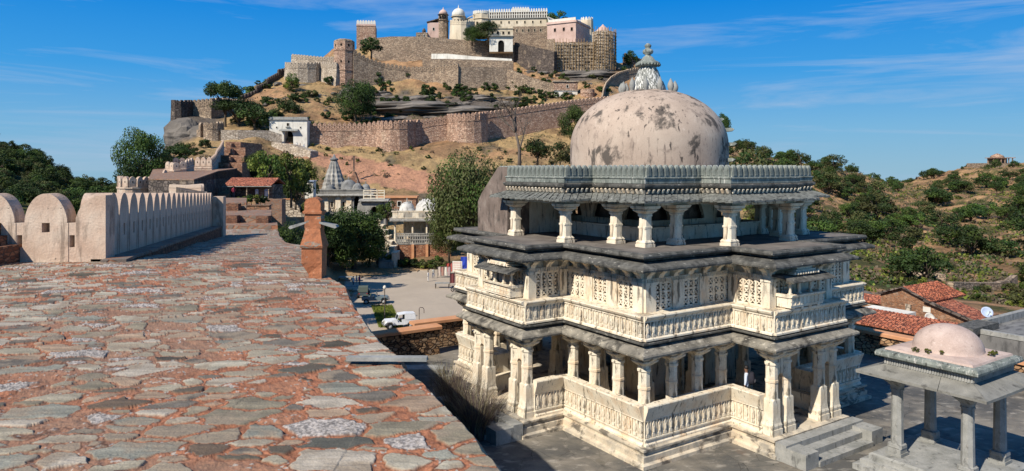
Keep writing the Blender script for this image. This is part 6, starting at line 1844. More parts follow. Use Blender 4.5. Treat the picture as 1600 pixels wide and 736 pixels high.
for x in (8.3, 10.0, 11.8): b.part('column', m_grey, lambda mb: stack(mb, [(1.6, .32, .05), (2.1, .32, .05), (2.15, .22, .5), (5.1, .2, .5), (5.2, .36, .2), (5.9, .46, .1)], x, .2))
def spire(mb):
    n = 48; H = 8.3; rings = []
    for k in range(17):
        t = k / 16; r = 3.35 * (1 - t ** 1.25 * .78); ring = []
        for i in range(n):
            a = 2 * PI * i / n; sqf = 1 / max(abs(math.cos(a)), abs(math.sin(a))); rr = r * (.45 * sqf + .55) * (1 + .09 * math.cos(a * 12) + (.03 if k % 2 else -.03)) * .86
            ring.append((3.0 + rr * math.cos(a), 4.5 + rr * math.sin(a), 6 + H * t))
        rings.append(ring)
    mb.loft(rings, smooth=False)
b.part('spire', m_grey, spire)
b.part('crown_disc', m_dgrey, lambda mb: mb.lathe([(.7, 14.1), (1.05, 14.35), (1.05, 14.6), (.6, 14.8), (.3, 15.2), (.1, 15.7)], 16, (3.0, 4.5, 0)))
for (x, y, r_, h_) in ((6.6, 3.8, 2.1, 2.1), (2.7, 1.2, .95, 1.0), (8.9, 2.4, 1.15, 1.3), (10.7, 3.6, 1.0, 1.1)):
    d = b.part('dome', m_dgrey, lambda mb: mb.lathe([(r_ * 1.05, 7.0), (r_ * 1.05, 7.5)] + dome_prof(r_, h_, 7.5), 24, (x, y, 0)))
    b.part('finial', m_dgrey, lambda mb: mb.lathe([(.2, 7.45 + h_), (.1, 7.6 + h_), (.16, 7.75 + h_), (.04, 8.2 + h_)], 8, (x, y, 0)), d)
b = Bld('gatehouse', 'small grey gatehouse with a balustraded roof at the head of the valley stairs', 566, 158, 346, .05, 'gatehouse')
b.part('wall', m_grey, lambda mb: arch_wall(mb, 0, 5.2, -2, 4.6, [(1.9, 3.5, 2.6, .9)], 0, 3.5)); b.box('inside_shade_panel', m_open, 1.85, 3.55, 2.6, 3.4, -2, 4.4)  # black block inside the arch stands in for interior shade
b.part('eave', m_grey, lambda mb: mb.prism([(-.8, 4.5), (-.8, 4.65), (.2, 5.0), (3.4, 5.0), (3.4, 4.6)], 'x', -.7, 5.9))
b.part('roof_balustrade', m_cream, lambda mb: [mb.box(.2, 5.0, 0, .12, z, z + .22) for z in (5.1, 5.7, 6.3, 6.8)] + [mb.box(x, x + .2, -.02, .15, 5, 7.1) for x in (.2, 1.8, 3.2, 4.8)])
b.part('buttress', m_grey, lambda mb: mb.prism([(-2.2, -2), (0, -2), (0, 4.2), (-.9, 4.2)], 'y', .1, 2))
# stairs beside the domed shrine
b = Bld('stairs', 'long grey stone stairs climbing from the car park past the domed shrine', 604, 138, 418, .0, 'stairs')
def stairs(mb):
    n = 26
    for k in range(n):
        x = -.8 - k * .0; Y = k * .85
        q0 = P(588 + (k / n) * -2 + 0, 418, 134)
    for k in range(n):
        t = k / n; pxl = 592 - 20 * t; Y = 130 + 24 * t; yb = 412 - 62 * t
        a = P(pxl, yb, Y) - b.base; w = (16 + 6 * (1 - t)) * Y / F
        mb.box(a.x, a.x + w, a.y, a.y + 1.2, a.z - 3, a.z + .3)
b.part('treads', m_grey, stairs)
def cheek(mb):
    for k in range(7):
        t = k / 7; pxr = 612 - 28 * t; Y = 131 + 24 * t; yb = 408 - 62 * t; a = P(pxr, yb, Y) - b.base
        mb.box(a.x, a.x + .9, a.y, a.y + 3.6, a.z - 4, a.z + 1.4); mb.box(a.x - .12, a.x + 1.02, a.y - .1, a.y + 3.7, a.z + 1.4, a.z + 1.6)
b.part('cheek_wall', m_cream, cheek)

m_shr = M('weathered_white_dome', [(.3, (.42, .41, .38)), (.6, (.58, .56, .52)), (.8, (.66, .64, .58))], nscale=.8, layers=[((.14, .13, .12), 1.0, (2, 2, .5), .52, .66, .7)])
# domed shrine on a red podium: Y 140
b = Bld('domed_shrine', 'open pillared shrine with two low white domes on a red podium beside the car park', 602, 140, 405, R(4), 'shrine')
W_ = 13.0
b.box('podium', M('red_podium_masonry', (.30, .13, .07), nscale=.6, cells=dict(scale=1.8, stretch=(1, 1, 1.6), cols=[(0, (.20, .08, .045)), (.5, (.33, .15, .08)), (1, (.42, .24, .15))], mortar=(.16, .08, .05), gap=.09, dist=.05)), 0, W_, 0, 8, -1.5, 2.9)
for x in (2.0, 5.2, 8.0): b.box('pilaster', m_coping, x, x + .5, -.35, 0, -1.5, 2.9)
b.part('balustrade', m_grey, lambda mb: [mb.box(2.2, W_ - .2, -.1, .1, 2.9 + z, 3.15 + z) for z in (0, .8, 1.6, 2.0)] + [mb.box(x - .09, x + .09, -.06, .06, 2.9, 4.9) for x in np.arange(2.3, W_, .45)])
for x in (1.9, 5.4, 8.2, 11.6):
    b.part('column', m_cream, lambda mb: stack(mb, [(2.9, .28, .05), (3.4, .28, .05), (3.45, .2, .5), (7.0, .18, .5), (7.1, .3, .2), (7.6, .42, .1)], x, .35))
for x in (3.4, 6.8, 10): b.part('column', m_cream, lambda mb: stack(mb, [(2.9, .28, .05), (3.4, .28, .05), (3.45, .2, .5), (7.0, .18, .5), (7.1, .3, .2), (7.6, .42, .1)], x, 4.6))
b.box('floor', m_grey, 1.4, W_ - .3, .15, 7.6, 2.88, 3.1); b.box('inner_wall', m_cream, 3.2, 10.5, 6.2, 6.6, 3.1, 7.6)
b.part('eave', m_grey, lambda mb: mb.prism([(-.8, 7.55), (-.8, 7.75), (.3, 8.1), (7.6, 8.1), (7.6, 7.6)], 'x', .9, W_ + .2))
b.part('parapet', m_cream, lambda mb: (mb.box(1.4, W_ - .6, .1, .35, 8.1, 9.4), mb.box(1.2, W_ - .4, 0, .5, 9.4, 9.6), mb.box(1.5, W_ - .7, .35, 7.2, 8.1, 9.2)))
for x in (3.6, 6.6, 9.6): b.part('baluster_panel', m_grey, lambda mb: [mb.box(x + k * .22, x + k * .22 + .1, .04, .1, 8.3, 9.2) for k in range(8)])
for (x, y, r_, h_) in ((4.1, 2.4, 1.5, 1.5), (8.7, 3.2, 2.9, 2.2)):
    d = b.part('dome', m_shr, lambda mb: mb.lathe([(r_ * 1.1, 9.2), (r_ * 1.05, 9.8)] + dome_prof(r_, h_, 9.8), 28, (x, y, 0)))
    b.part('finial', m_white, lambda mb: mb.lathe([(.22, 9.75 + h_), (.1, 10.0 + h_), (.04, 10.6 + h_)], 8, (x, y, 0)), d)
b.part('side_stair', m_cream, lambda mb: [mb.box(-2.4 + k * .35, -2.1 + k * .35, -1.2, .2, -1.5, .6 + k * .38) for k in range(9)] + [mb.box(-3.2, -2.4, -1.4, -1.2, -1.5, 2.6)])
# red pavilion row behind
b = Bld('red_terrace_house', 'long low red-brown terrace building right of the gatehouse', 598, 166, 338, .04)
b.box('wall', m_redst, 0, 7.8, 0, 5, -4, 4.3); b.part('cornice', m_coping, lambda mb: mb.box(-4.5, 8.1, -.3, 5, 4.3, 4.7)); b.part('lattice', m_grey, lambda mb: [mb.box(.2 + k * .62, .5 + k * .62, -.12, 0, -2, 1.8) for k in range(12)]); b.box('upper_band', m_wpink, -4.5, -.01, 1, 5, -3, 4.3)
for x in (1.5, 3.9, 6.3): b.window(x, 2.4, .8, 1.1)
# triangular red gable behind the spired temple
b = Bld('stone_buttress', 'pointed red stone buttress just right of the grey temple domes', 553, 176, 306, 0, 'buttress')
b.part('masonry', m_redst, lambda mb: mb.prism([(-1.2, -3), (3.6, -3), (.2, 6.0), (-.6, 5.0)], 'y', 0, 1.5))
# pole on the path behind
b = Bld('path_post', 'thin dark post beside the red ramp under the curtain wall', 553, 190, 262, 0, 'post')
b.part('shaft', m_wdark, lambda mb: mb.box(-.15, .15, -.15, .15, -1, 3.0)); b.part('head', m_wdark, lambda mb: mb.box(-.25, .25, -.2, .2, 3.0, 3.2))

# hut with red tiled roof: Y 95
b = Bld('tiled_hut', 'low dark hut with a red tiled roof and pale blue doors left of the trees', 357, 95, 309, .03, 'hut')
b.box('wall', m_wdark, .2, 5.8, .3, 5, -1.5, 1.75)
b.part('roof', m_tile, lambda mb: mb.prism([(-.9, 1.55), (-.9, 1.68), (2.4, 2.7), (5.4, 1.8), (5.4, 1.65), (2.4, 2.5)], 'x', -.4, 6.0), jitter=.05)
b.part('roof_edge', m_kiosk, lambda mb: mb.box(-.5, 6.05, -1.0, -.85, 1.5, 1.6))
m_blue = plain('pale_blue_paint', (.42, .50, .66), .6); 
for x, w in ((3.5, .42), (4.75, .42)):
    dd = b.part('door', m_blue, lambda mb: (mb.box(x, x + w, .2, .3, 0, 1.0), mb.lathe([(w / 2, .2), (w / 2, .3)], 12, (0, 0, 0)) if False else mb.prism([(x, 1.0)] + [(x + w / 2 + w / 2 * math.cos(a), 1.0 + .2 * math.sin(a)) for a in np.linspace(PI, 0, 7)], 'y', .2, .3)))
    b.part('panel', m_white, lambda mb: mb.box(x + .1, x + w - .1, .16, .199, .15, .9), dd)
for x in (.4, 2.6, 5.5): b.part('post', m_wbrown, lambda mb: mb.box(x, x + .12, -.7, -.58, -1.2, 1.6))
b.box('terrace', m_stepst, -1.0, 7.6, -1.6, .2, -4, -.15)
b = Bld('low_white_shed', 'small white flat-roofed shed half hidden by trees left of the ribbed spire', 476, 140, 296, 0, 'shed')
b.box('wall', m_white, 0, 1.7, 0, 2, -2, 1.6); b.part('roof', m_blue, lambda mb: mb.box(-.2, 1.9, -.3, 2.2, 1.6, 1.75)); b.window(.85, .4, .5, .6)
b = Bld('garden_wall', 'low cream garden wall in front of the grey spired temple', 443, 120, 316, -.02, 'wall')
b.box('masonry', m_wbeige, 0, 6, 0, .6, -2.5, .45); b.part('coping', m_coping, lambda mb: mb.box(-.1, 6.1, -.12, .72, .45, .62))
b = Bld('flower_bed_wall', 'reddish low planter wall in front of the tiled hut', 376, 84, 324, 0, 'planter')
b.box('masonry', m_redst, 0, 3.4, 0, .8, -3, .2); b.part('coping', m_stepst, lambda mb: mb.box(-.1, 3.5, -.1, .9, .2, .32))
scatter_rs = random.Random(31)
for k in range(7):
    px = 372 + k * 7; p = P(px, 318, 82 + scatter_rs.uniform(-1, 1))
    bush('bush_yellow' if k % 3 else 'bush_dark', p, scatter_rs.uniform(.8, 1.3), 1.4, 'garden bush in the planter before the tiled hut', 'garden bushes by the hut', 'garden_bush')
# hedge of agave-like bushes below the shrine podium
for k in range(11):
    px = 604 + k * 9; p = TG(px, 133 - k * .4); p.z = -6.6
    bush(('bush_olive', 'bush_yellow', 'bush_dark')[k % 3], p, scatter_rs.uniform(1.6, 2.6), 2.8, ('pale spiky bush', 'yellow-green bush', 'dark green bush')[k % 3] + ' planted below the red podium of the domed shrine', 'bushes below the podium, ' + ('pale', 'yellow', 'dark')[k % 3], 'garden_bush')

# ================================================================== courtyard parapets
def cop_wall(name, label, a, c, h=1.30 * K, t=.45, cw=.75, posts=()):
    d = (c - a); L = d.length; ang = math.atan2(d.y, d.x)
    o = thing(name, a, label, 'wall', rz=ang)
    mb = MB(); mb.box(0, L, -t, 0, -9 if False else -.3, h - .22); mb.build('masonry', m_rubble, o, jitter=.02)
    mb = MB(); mb.prism([(-t - .15, h - .22), (.15, h - .22), (.15, h - .05), (.05, h), (-t - .05, h), (-t - .15, h - .05)], 'x', -.12, L + .12); mb.build('coping', m_coping, o, jitter=.01)
    return o
# local y<0 is towards the viewer for walls drawn left to right
cop_wall('parapet_wall', 'near length of orange-capped rubble parapet beside the rampart, catching full sun', Vector((-8.9, 43.0, 0)), Vector((-5.0, 45.5, 0)), t=.7)
cop_wall('parapet_wall', 'set-back length of orange-capped rubble parapet running behind the great temple', Vector((-6.6, 46.3, 0)), CC, t=.6)
cop_wall('parapet_wall', 'orange-capped rubble parapet in front of the village roofs at the right', CC + D1 * .1, CR - D1 * 16, h=1.10 * K, t=.6)
o = bpy.data.objects[-1] if False else None
mb = MB(); mb.box(0, .35, -.06, .1, .9, 1.35)
for q in [c for c in COL.objects if c.name.startswith('parapet_wall')][:2]:
    for k in range(2): inst('drain_hole', mb.build('drain_hole', m_open, q).data if k == 0 else bpy.data.objects[-1].data, q, (2.0 + 6 * k, -1.0 if q.name == 'parapet_wall' else -.6, 0)) if False else None

# stub of masonry and dark grass in the shaded corner under the rampart
sb = thing('masonry_stub', G(660, 604, 0), 'broken grey masonry stub poking out of the shade under the rampart rim', 'wall')
mb = MB(); mb.box(-1.2, 1.6, 0, 1.2, 0, .55); mb.box(-1.1, 1.1, .1, 1.1, .55, .9); mb.build('stone_block', m_kiosk, sb, jitter=.05)
m_gr = leafmat('purple_brown_grass', (.10, .07, .065), .35)
m_gr2 = leafmat('straw_grass', (.24, .21, .12), .35)
def grass_clump(p, n, h, seed, label):
    rs = np.random.RandomState(seed); mb = MB()
    for k in range(n):
        a = rs.uniform(0, 2 * PI); r0 = rs.uniform(0, .55); lean = rs.uniform(.15, .75); hh = h * rs.uniform(.55, 1.1); w = rs.uniform(.008, .018)
        b0 = Vector((r0 * math.cos(a), r0 * math.sin(a), 0)); d = Vector((math.cos(a + rs.uniform(-.6, .6)), math.sin(a + rs.uniform(-.6, .6)), 0)); sd = Vector((-d.y, d.x, 0)) * w
        pts = [b0 + d * (lean * hh * t ** 1.8) + Vector((0, 0, hh * (t - .28 * lean * t * t))) for t in (0, .35, .7, 1)]
        o_ = len(mb.v)
        for i, q in enumerate(pts):
            ww = sd * (1 - i / 3.3); mb.v.append(tuple(q - ww)); mb.v.append(tuple(q + ww))
        for i in range(3): mb.face((o_ + 2 * i, o_ + 2 * i + 1, o_ + 2 * i + 3, o_ + 2 * i + 2), 0 if k % 3 else 1)
    o = mb.build('grass_clump', [m_gr, m_gr2], None, flip_check=False); o.location = p
    tag(o, label, 'grass clump'); return o
grass_clump(G(742, 684, 0), 900, 2.3, 1, 'tall purplish dry grass clump between the rampart and the temple porch')
grass_clump(G(716, 652, 0), 700, 2.3, 2, 'purplish dry grass clump deeper in the shade, behind the tallest clump')
grass_clump(G(700, 626, 0), 500, 2.2, 3, 'thin dark grass clump right beside the rampart foot')
grass_clump(G(762, 668, 0), 500, 1.7, 4, 'short purplish grass clump nearest the temple porch')

# small weeds on the kiosk roof
mm_ = [c for c in COL.objects if c.name == 'kiosk'][0]
for k, (x, y) in enumerate(((-1.0, .35), (-.95, .05), (-.8, -.2), (.15, -1.0), (.4, -.95))):
    q = Vector((x * K, y * K, 3.47 * K)); q.rotate(Matrix.Rotation(AX, 3, 'Z')); q = q + kc
    bush('bush_yellow', q, .22, .30, 'small green weed rooted in the plaster roof of the grey kiosk', 'weeds on the kiosk roof', 'roof_weed')

# ================================================================== village roofs on the right
m_vbrick = M('village_brick', (.27, .13, .07), nscale=.7, cells=dict(scale=3.5, stretch=(1, 1, 2), cols=[(0, (.17, .08, .045)), (.5, (.32, .155, .08)), (1, (.40, .24, .15))], mortar=(.24, .15, .10), gap=.09, dist=.03), layers=[((.42, .34, .27), .8, None, .6, .7, .6), ((.06, .05, .04), 1.2, None, .6, .68, .7)], bumps=((8, .4, .03),))
m_asph = M('grey_flat_roof', [(.3, (.14, .135, .13)), (.6, (.21, .205, .195)), (.8, (.27, .26, .24))], nscale=.5, layers=[((.06, .06, .06), .6, (1, 3, 1), .5, .62, .7)], bumps=((6, .4, .03),))
vx = math.atan2(-.837, .548)
b = Bld('brick_house', 'large brick house with a red tiled gable roof beyond the courtyard parapet', 1376, 72, 505, vx, 'house')
Hh = (505 - 459) * 72 / F
b.part('wall', m_vbrick, lambda mb: mb.prism([(0, -3), (8.3, -3), (8.3, 1.75), (4.0, 3.1), (2.4, 3.9), (0, 3.0)], 'y', 0, .4))
b.part('side_wall', m_vbrick, lambda mb: (mb.box(7.9, 8.3, .4, 6.0, -3, 1.7), mb.box(3.6, 4.0, .4, 6.3, -3, 2.9), mb.box(0, .4, .4, 6.3, -3, 2.9)))
b.part('roof', m_tile, lambda mb: (mb.prism([(2.3, 3.95), (2.3, 4.08), (5.1, 3.05), (5.1, 2.92)], 'y', -.25, 6.7), mb.prism([(2.3, 3.95), (2.3, 4.08), (-.4, 3.02), (-.4, 2.9)], 'y', -.25, 6.7), mb.prism([(4.6, 2.9), (4.6, 2.98), (8.7, 1.72), (8.7, 1.6)], 'y', .6, 4.0)), jitter=.03)
b.part('tile_ridges', m_tile, lambda mb: [mb.bar((2.35, -.2 + k * .30, 4.09), (5.15, -.2 + k * .30, 3.07), .09, .06) for k in range(23)])
b.part('verge', m_wdark, lambda mb: (mb.bar((-.4, -.3, 3.0), (2.3, -.3, 4.05), .16), mb.bar((2.3, -.3, 4.05), (4.6, -.3, 3.15), .16), mb.bar((4.4, -.3, 3.1), (9.0, -.3, 1.75), .24)))
for x, z in ((2.6, 1.4), (5.6, .3)): b.part('buttress', m_wbeige, lambda mb: mb.box(x, x + .5, -.25, 0, -3, z + 1.0))
b.part('stain_patch', m_white, lambda mb: mb.box(4.2, 4.9, -.05, .0, 1.9, 2.4))
b.window(3.4, .2, .8, 1.0, 0, m_wdark)
b = Bld('low_tiled_house', 'low house with a red tiled roof behind the orange-capped parapet, left of the kiosk', 1330, 62, 530, vx, 'house')
b.box('wall', m_wbeige, 0, 7.4, 0, 4.5, -4, 1.6)
b.part('roof', m_tile, lambda mb: mb.prism([(-.4, 1.55), (-.4, 1.7), (2.3, 2.55), (4.9, 1.7), (4.9, 1.55), (2.3, 2.38)], 'x', -.3, 7.8), jitter=.03)
b.part('tile_ridges', m_tile, lambda mb: [mb.bar((-.2 + k * .34, -.4, 1.72), (-.2 + k * .34, 2.3, 2.57), .10, .06) for k in range(24)])
b.window(2, .3, .8, .9)
b = Bld('white_house', 'whitewashed flat wall house between the low tiled roof and the brick house', 1346, 68, 504, vx, 'house')
b.box('wall', m_white, -.5, 3.6, 0, 3, -3, 1.3); b.part('coping', m_kiosk, lambda mb: mb.box(-.6, 3.7, -.1, .3, 1.3, 1.4)); b.window(1, .2, .6, .7)
b = Bld('small_red_roof', 'tiny red-roofed shed beside the temple eave, left of the brick house', 1345, 80, 482, vx, 'shed')
b.box('wall', m_wbrown, 0, 3.4, 0, 2.5, -2, .9); b.part('roof', m_tile, lambda mb: mb.prism([(-.3, .9), (-.3, 1.0), (1.2, 1.6), (2.8, 1.0), (2.8, .9), (1.2, 1.45)], 'x', -.3, 3.7)); b.window(1.2, 0, .5, .5)
fr = thing('flat_roof_building', (34.9, 54.4, -.7), 'grey flat-roofed building with a low rim at the right border, behind the kiosk', 'building', rz=AX)
mb = MB(); mb.box(0, 18, -14, 0, -5, 0); mb.build('wall', m_asph, fr)
mb = MB(); mb.box(3.0, 18, -.4, .05, 0.004, .55); mb.box(-.05, .3, -5, -.4, 0.004, .35); mb.build('rim', m_kiosk, fr)
mb = MB(); mb.box(-1.2, 3.0, -1.2, .3, .003, .5); mb.build('rim_slab', m_slate, fr)
mb = MB(); mb.box(3, 17, -4.02, -3.9, .003, .05); mb.build('seam', m_slate, fr)
# satellite dishes
def dish(px, py, Y, label, yaw, r=.55, col=None):
    p = P(px, py, Y); o = thing('satellite_dish', p, label, 'satellite dish', rz=yaw)
    mb = MB(); M4 = Matrix.Translation((0, 0, .95)) @ Matrix.Rotation(R(62), 4, 'X')
    prof = [(.02, .0), (r * .4, .03), (r * .75, .11), (r, .20), (r * 1.0, .215), (r * .75, .13), (r * .4, .05), (.02, .02)]
    d = MB(); d.lathe(prof, 20); mb.add(d.v, d.f, 0, True, M4); mb.build('reflector', col or m_white, o)
    mb = MB(); mb.bar((0, 0, -.5), (0, 0, .95), .06); mb.bar((0, 0, .6), (.25, .2, -.1), .04); mb.build('mast', m_kiosk, o)
    mb = MB(); mb.bar((0, -.1, .55), (0, -.75, 1.15), .03); mb.box(-.05, .05, -.82, -.70, 1.1, 1.22); mb.build('feed_arm', m_kiosk, o)
dish(1451, 517, 60, 'white satellite dish behind the low tiled roof', .3)
dish(1541, 505, 64, 'bluish satellite dish at the edge of the green slope right of the brick house', -.2, .5, m_blue)
# garden walls on the slope beyond
curtain('field_wall', 'upper dry-stone field wall on the green terraces of the right-hand hill', [(1440, 158, 408, 418), (1480, 157, 411, 421), (1530, 156, 416, 427), (1560, 154, 418, 430)], m_wbrown, merl=False, string=False, thick=1, base_extra=1)
curtain('field_wall', 'long lower dry-stone field wall right of the brick house roof', [(1490, 116, 441, 456), (1530, 121, 442, 456), (1562, 124, 442, 455), (1580, 126, 437, 450), (1590, 128, 430, 446)], m_wbrown, merl=False, string=False, thick=1, base_extra=1)
curtain('field_wall', 'rough dark field wall above the red tiled gable roof', [(1422, 132, 423, 438), (1450, 131, 423, 438), (1478, 130, 430, 442)], m_wbrown, merl=False, string=False, thick=1.2)
rock(1350, 92, 30, 12, 2, 'pale boulder heap beside the temple eave on the right', name='boulder')
rock(1385, 95, 26, 11, 0, 'pale rubble heap above the brick house', name='boulder')
# pavilion on the far right hilltop
b = Bld('hilltop_pavilion', 'tiny domed pavilion on a stone platform at the top of the far right hill', 1552, 468, 262, 0, 'pavilion')
b.box('platform', m_wbrown, -10, 14, -2, 12, -6, 3.0); b.box('lower_platform', m_wbrown, -16, -10, 0, 10, -8, -1)
for x in np.linspace(.3, 13, 6): b.box('column', m_wpink, x - .25, x + .25, 0, .5, 3, 6.3)
b.part('eave', m_wpink, lambda mb: mb.box(-1, 14.3, -.8, 7, 6.3, 6.8)); b.part('roof', m_wpink, lambda mb: mb.lathe([(4.2, 6.8), (3.6, 8.0), (1.6, 9.0), (.1, 9.6)], 12, (5, 3.5, 0))); b.box('back_wall', m_wpink, 0, 13, 5.5, 6, 3, 6.3)

# ================================================================== people
m_skin = plain('skin', (.20, .11, .07), .6); m_hair = plain('black_hair', (.012, .010, .010), .5)
_cl = {}
def cloth(c):
    if c not in _cl: _cl[c] = plain('cloth', c, .85, .1)
    return _cl[c]
def person(loc, yaw, shirt, trousers, label, pose='stand', scale=1.0, group=None):
    o = thing('person', loc, label, 'person', group, rz=yaw)
    ht = {'stand': 0, 'walk': .28, 'lean': 0}[pose]; lean = .16 if pose == 'lean' else 0.0
    # skeleton grown into one continuous surface
    J = {'pel': (0, 0, .93), 'bel': (0, lean * .3, 1.08), 'chest': (0, lean * .8, 1.32), 'neck': (0, lean * 1.0, 1.49), 'head0': (0, lean * 1.05 + .01, 1.56), 'head': (0, lean * 1.1 + .02, 1.66), 'top': (0, lean * 1.1, 1.73),
         'hl': (-.09, 0, .90), 'kl': (-.10, ht * .5 + .02, .50), 'al': (-.10, -ht * .2, .09), 'fl': (-.11, .13 - ht * .2, .035), 'hr': (.09, 0, .90), 'kr': (.10, -ht * .2 + .02, .50), 'ar': (.10, -ht * .8, .10), 'fr': (.11, .13 - ht * .8, .035),
         'sl': (-.18, lean, 1.42), 'el': (-.24, lean + (.12 if pose == 'lean' else -ht * .3), 1.14), 'wl': (-.23, lean + (.34 if pose == 'lean' else .06), .92 if pose != 'lean' else 1.10), 'nl': (-.22, lean + (.42 if pose == 'lean' else .09), .84 if pose != 'lean' else 1.08),
         'sr': (.18, lean, 1.42), 'er': (.24, lean + (.12 if pose == 'lean' else ht * .3), 1.14), 'wr': (.23, lean + (.34 if pose == 'lean' else .08), .92 if pose != 'lean' else 1.10), 'nr': (.22, lean + (.42 if pose == 'lean' else .11), .84 if pose != 'lean' else 1.08)}
    E = [('pel', 'bel'), ('bel', 'chest'), ('chest', 'neck'), ('neck', 'head0'), ('head0', 'head'), ('head', 'top'), ('pel', 'hl'), ('hl', 'kl'), ('kl', 'al'), ('al', 'fl'), ('pel', 'hr'), ('hr', 'kr'), ('kr', 'ar'), ('ar', 'fr'),
         ('chest', 'sl'), ('sl', 'el'), ('el', 'wl'), ('wl', 'nl'), ('chest', 'sr'), ('sr', 'er'), ('er', 'wr'), ('wr', 'nr')]
    Rr = dict(pel=(.14, .10), bel=(.13, .10), chest=(.15, .11), neck=(.055, .055), head0=(.07, .08), head=(.082, .10), top=(.05, .06), hl=(.09, .09), kl=(.06, .065), al=(.04, .045), fl=(.04, .03), sl=(.06, .06), el=(.042, .042), wl=(.03, .03), nl=(.035, .02))
    for a in ('h', 'k', 'a', 'f', 's', 'e', 'w', 'n'): Rr[a + 'r'] = Rr[a + 'l']
    names = list(J); me = bpy.data.meshes.new('body')
    me.from_pydata([J[n_] for n_ in names], [(names.index(a), names.index(c)) for a, c in E], [])
    ob = inst('body', me, o)
    sk = ob.modifiers.new('skin', 'SKIN')
    for i, n_ in enumerate(names):
        me.skin_vertices[0].data[i].radius = Rr[n_]; me.skin_vertices[0].data[i].use_root = (n_ == 'pel')
    ob.modifiers.new('sub', 'SUBSURF').levels = 1
    dg = bpy.context.evaluated_depsgraph_get(); nm = bpy.data.meshes.new_from_object(ob.evaluated_get(dg)); ob.modifiers.clear(); ob.data = nm
    nm.materials.clear()
    for m_ in (m_skin, cloth(shirt), cloth(trousers), cloth((.05, .04, .035))): nm.materials.append(m_)
    for p_ in nm.polygons:
        c = p_.center
        if c.z > 1.50: k = 0
        elif c.z < .10: k = 3
        elif abs(c.x) > .19 and c.z < 1.0 or (pose == 'lean' and c.y > .42): k = 0
        elif c.z > .92: k = 1
        else: k = 2
        p_.material_index = k; p_.use_smooth = True
    hc = J['head']
    mb = MB(); mb.lathe([(.088, 1.66 - hc[2]), (.10, .03), (.095, .08), (.06, .12), (.01, .135)], 12, (hc[0], hc[1] - .015, hc[2])); mb.build('hair', m_hair, o)
    o.scale = (scale,) * 3
    return o
pl_ = Vector((-1.55 * K, 0, 0))
def tloc(x, y, z):
    q = Vector((x * K, y * K, z * K)); q.rotate(Matrix.Rotation(AX, 3, 'Z')); return q + TC
pp_ = tloc(-1.38, -5.75, 1.02)
person(pp_, R(66), (.55, .62, .75), (.10, .10, .12), 'visitor in a pale blue shirt wearing a dark backpack behind the temple balustrade', 'stand')
o = thing('backpack', pp_ + Vector((.20, -.09, 1.02)), 'dark backpack with grey trim worn by the visitor on the temple balustrade', 'backpack', rz=R(66))
mb = MB(); mb.loft([[(sx * w, y * d_, z) for sx, y in ((-1, -.6), (-.7, -1), (.7, -1), (1, -.6), (1, .6), (.7, 1), (-.7, 1), (-1, .6))] for w, d_, z in ((.13, .07, 0), (.18, .12, .06), (.19, .13, .25), (.16, .10, .42), (.10, .06, .50))], smooth=True); mb.build('bag', cloth((.03, .03, .04)), o)
mb = MB(); mb.loft([[(sx * w, y * d_ - .10, z) for sx, y in ((-1, -.6), (-.7, -1), (.7, -1), (1, -.6), (1, .6), (.7, 1), (-.7, 1), (-1, .6))] for w, d_, z in ((.09, .03, .05), (.12, .06, .1), (.12, .06, .2), (.08, .03, .26))], smooth=True); mb.build('pocket', cloth((.18, .18, .2)), o)
people = [(605, 440, 113, (.75, .74, .70), (.75, .74, .70), 'person all in white standing at the left of the stalls in the car park', 'stand'),
          (612, 436, 115, (.12, .20, .30), (.30, .25, .2), 'person in a dark blue shirt beside the one in white near the stalls', 'walk')]
def ppl(px, py, Y, sh, tr, lab, pose='stand', yaw=None):
    p = P(px, py, Y); person(p, yaw if yaw is not None else scatter_rs.uniform(0, 6.28), sh, tr, lab, pose)
GY = lambda py: F * (EZ + 6.6) / (py - HY)
ppl(669, 440, GY(440), (.75, .74, .70), (.72, .70, .66), 'person all in white at the left of the car-park stalls')
ppl(677, 435, GY(435), (.55, .52, .45), (.10, .14, .22), 'person in a beige shirt behind the one in white at the car-park stalls', 'walk')
ppl(689, 432, GY(432), (.45, .05, .06), (.08, .08, .1), 'person in a red shirt among the car-park stalls')
ppl(552, 449, GY(449), (.72, .70, .68), (.12, .12, .16), 'person in a white shirt standing near the rampart by the parked jeep', 'walk')
ppl(557, 448, GY(448), (.30, .34, .42), (.55, .5, .45), 'person in a grey-blue shirt between the two others by the rampart')
ppl(562, 447, GY(447), (.50, .08, .22), (.12, .12, .16), 'person in a pink-red top by the rampart near the parked jeep')
ppl(656, 325, 146, (.70, .70, .70), (.05, .05, .06), 'white-shirted visitor in dark trousers behind the domed shrine, leftmost of three')
ppl(661, 322, 147, (.65, .68, .72), (.10, .10, .14), 'visitor in a pale shirt in the middle of three behind the domed shrine', 'walk')
ppl(666, 327, 146, (.42, .52, .66), (.35, .40, .50), 'visitor in light blue, rightmost of three behind the domed shrine')
ppl(464, 231, 212, (.70, .70, .66), (.12, .16, .24), 'visitor in white right below the white fort gate', 'walk')
ppl(469, 233, 211, (.40, .10, .08), (.10, .10, .14), 'visitor in a red top walking down from the white fort gate', 'walk')
ppl(475, 234, 210, (.16, .24, .40), (.1, .1, .1), 'visitor in a blue shirt furthest right below the white fort gate')
ppl(316, 273 + 38, 84, (.6, .08, .1), (.1, .1, .1), 'person in red sitting area before the dark hut', 'stand') if False else None
ppl(365, 311, 94, (.50, .07, .10), (.15, .1, .1), 'person in red standing before the tiled hut')

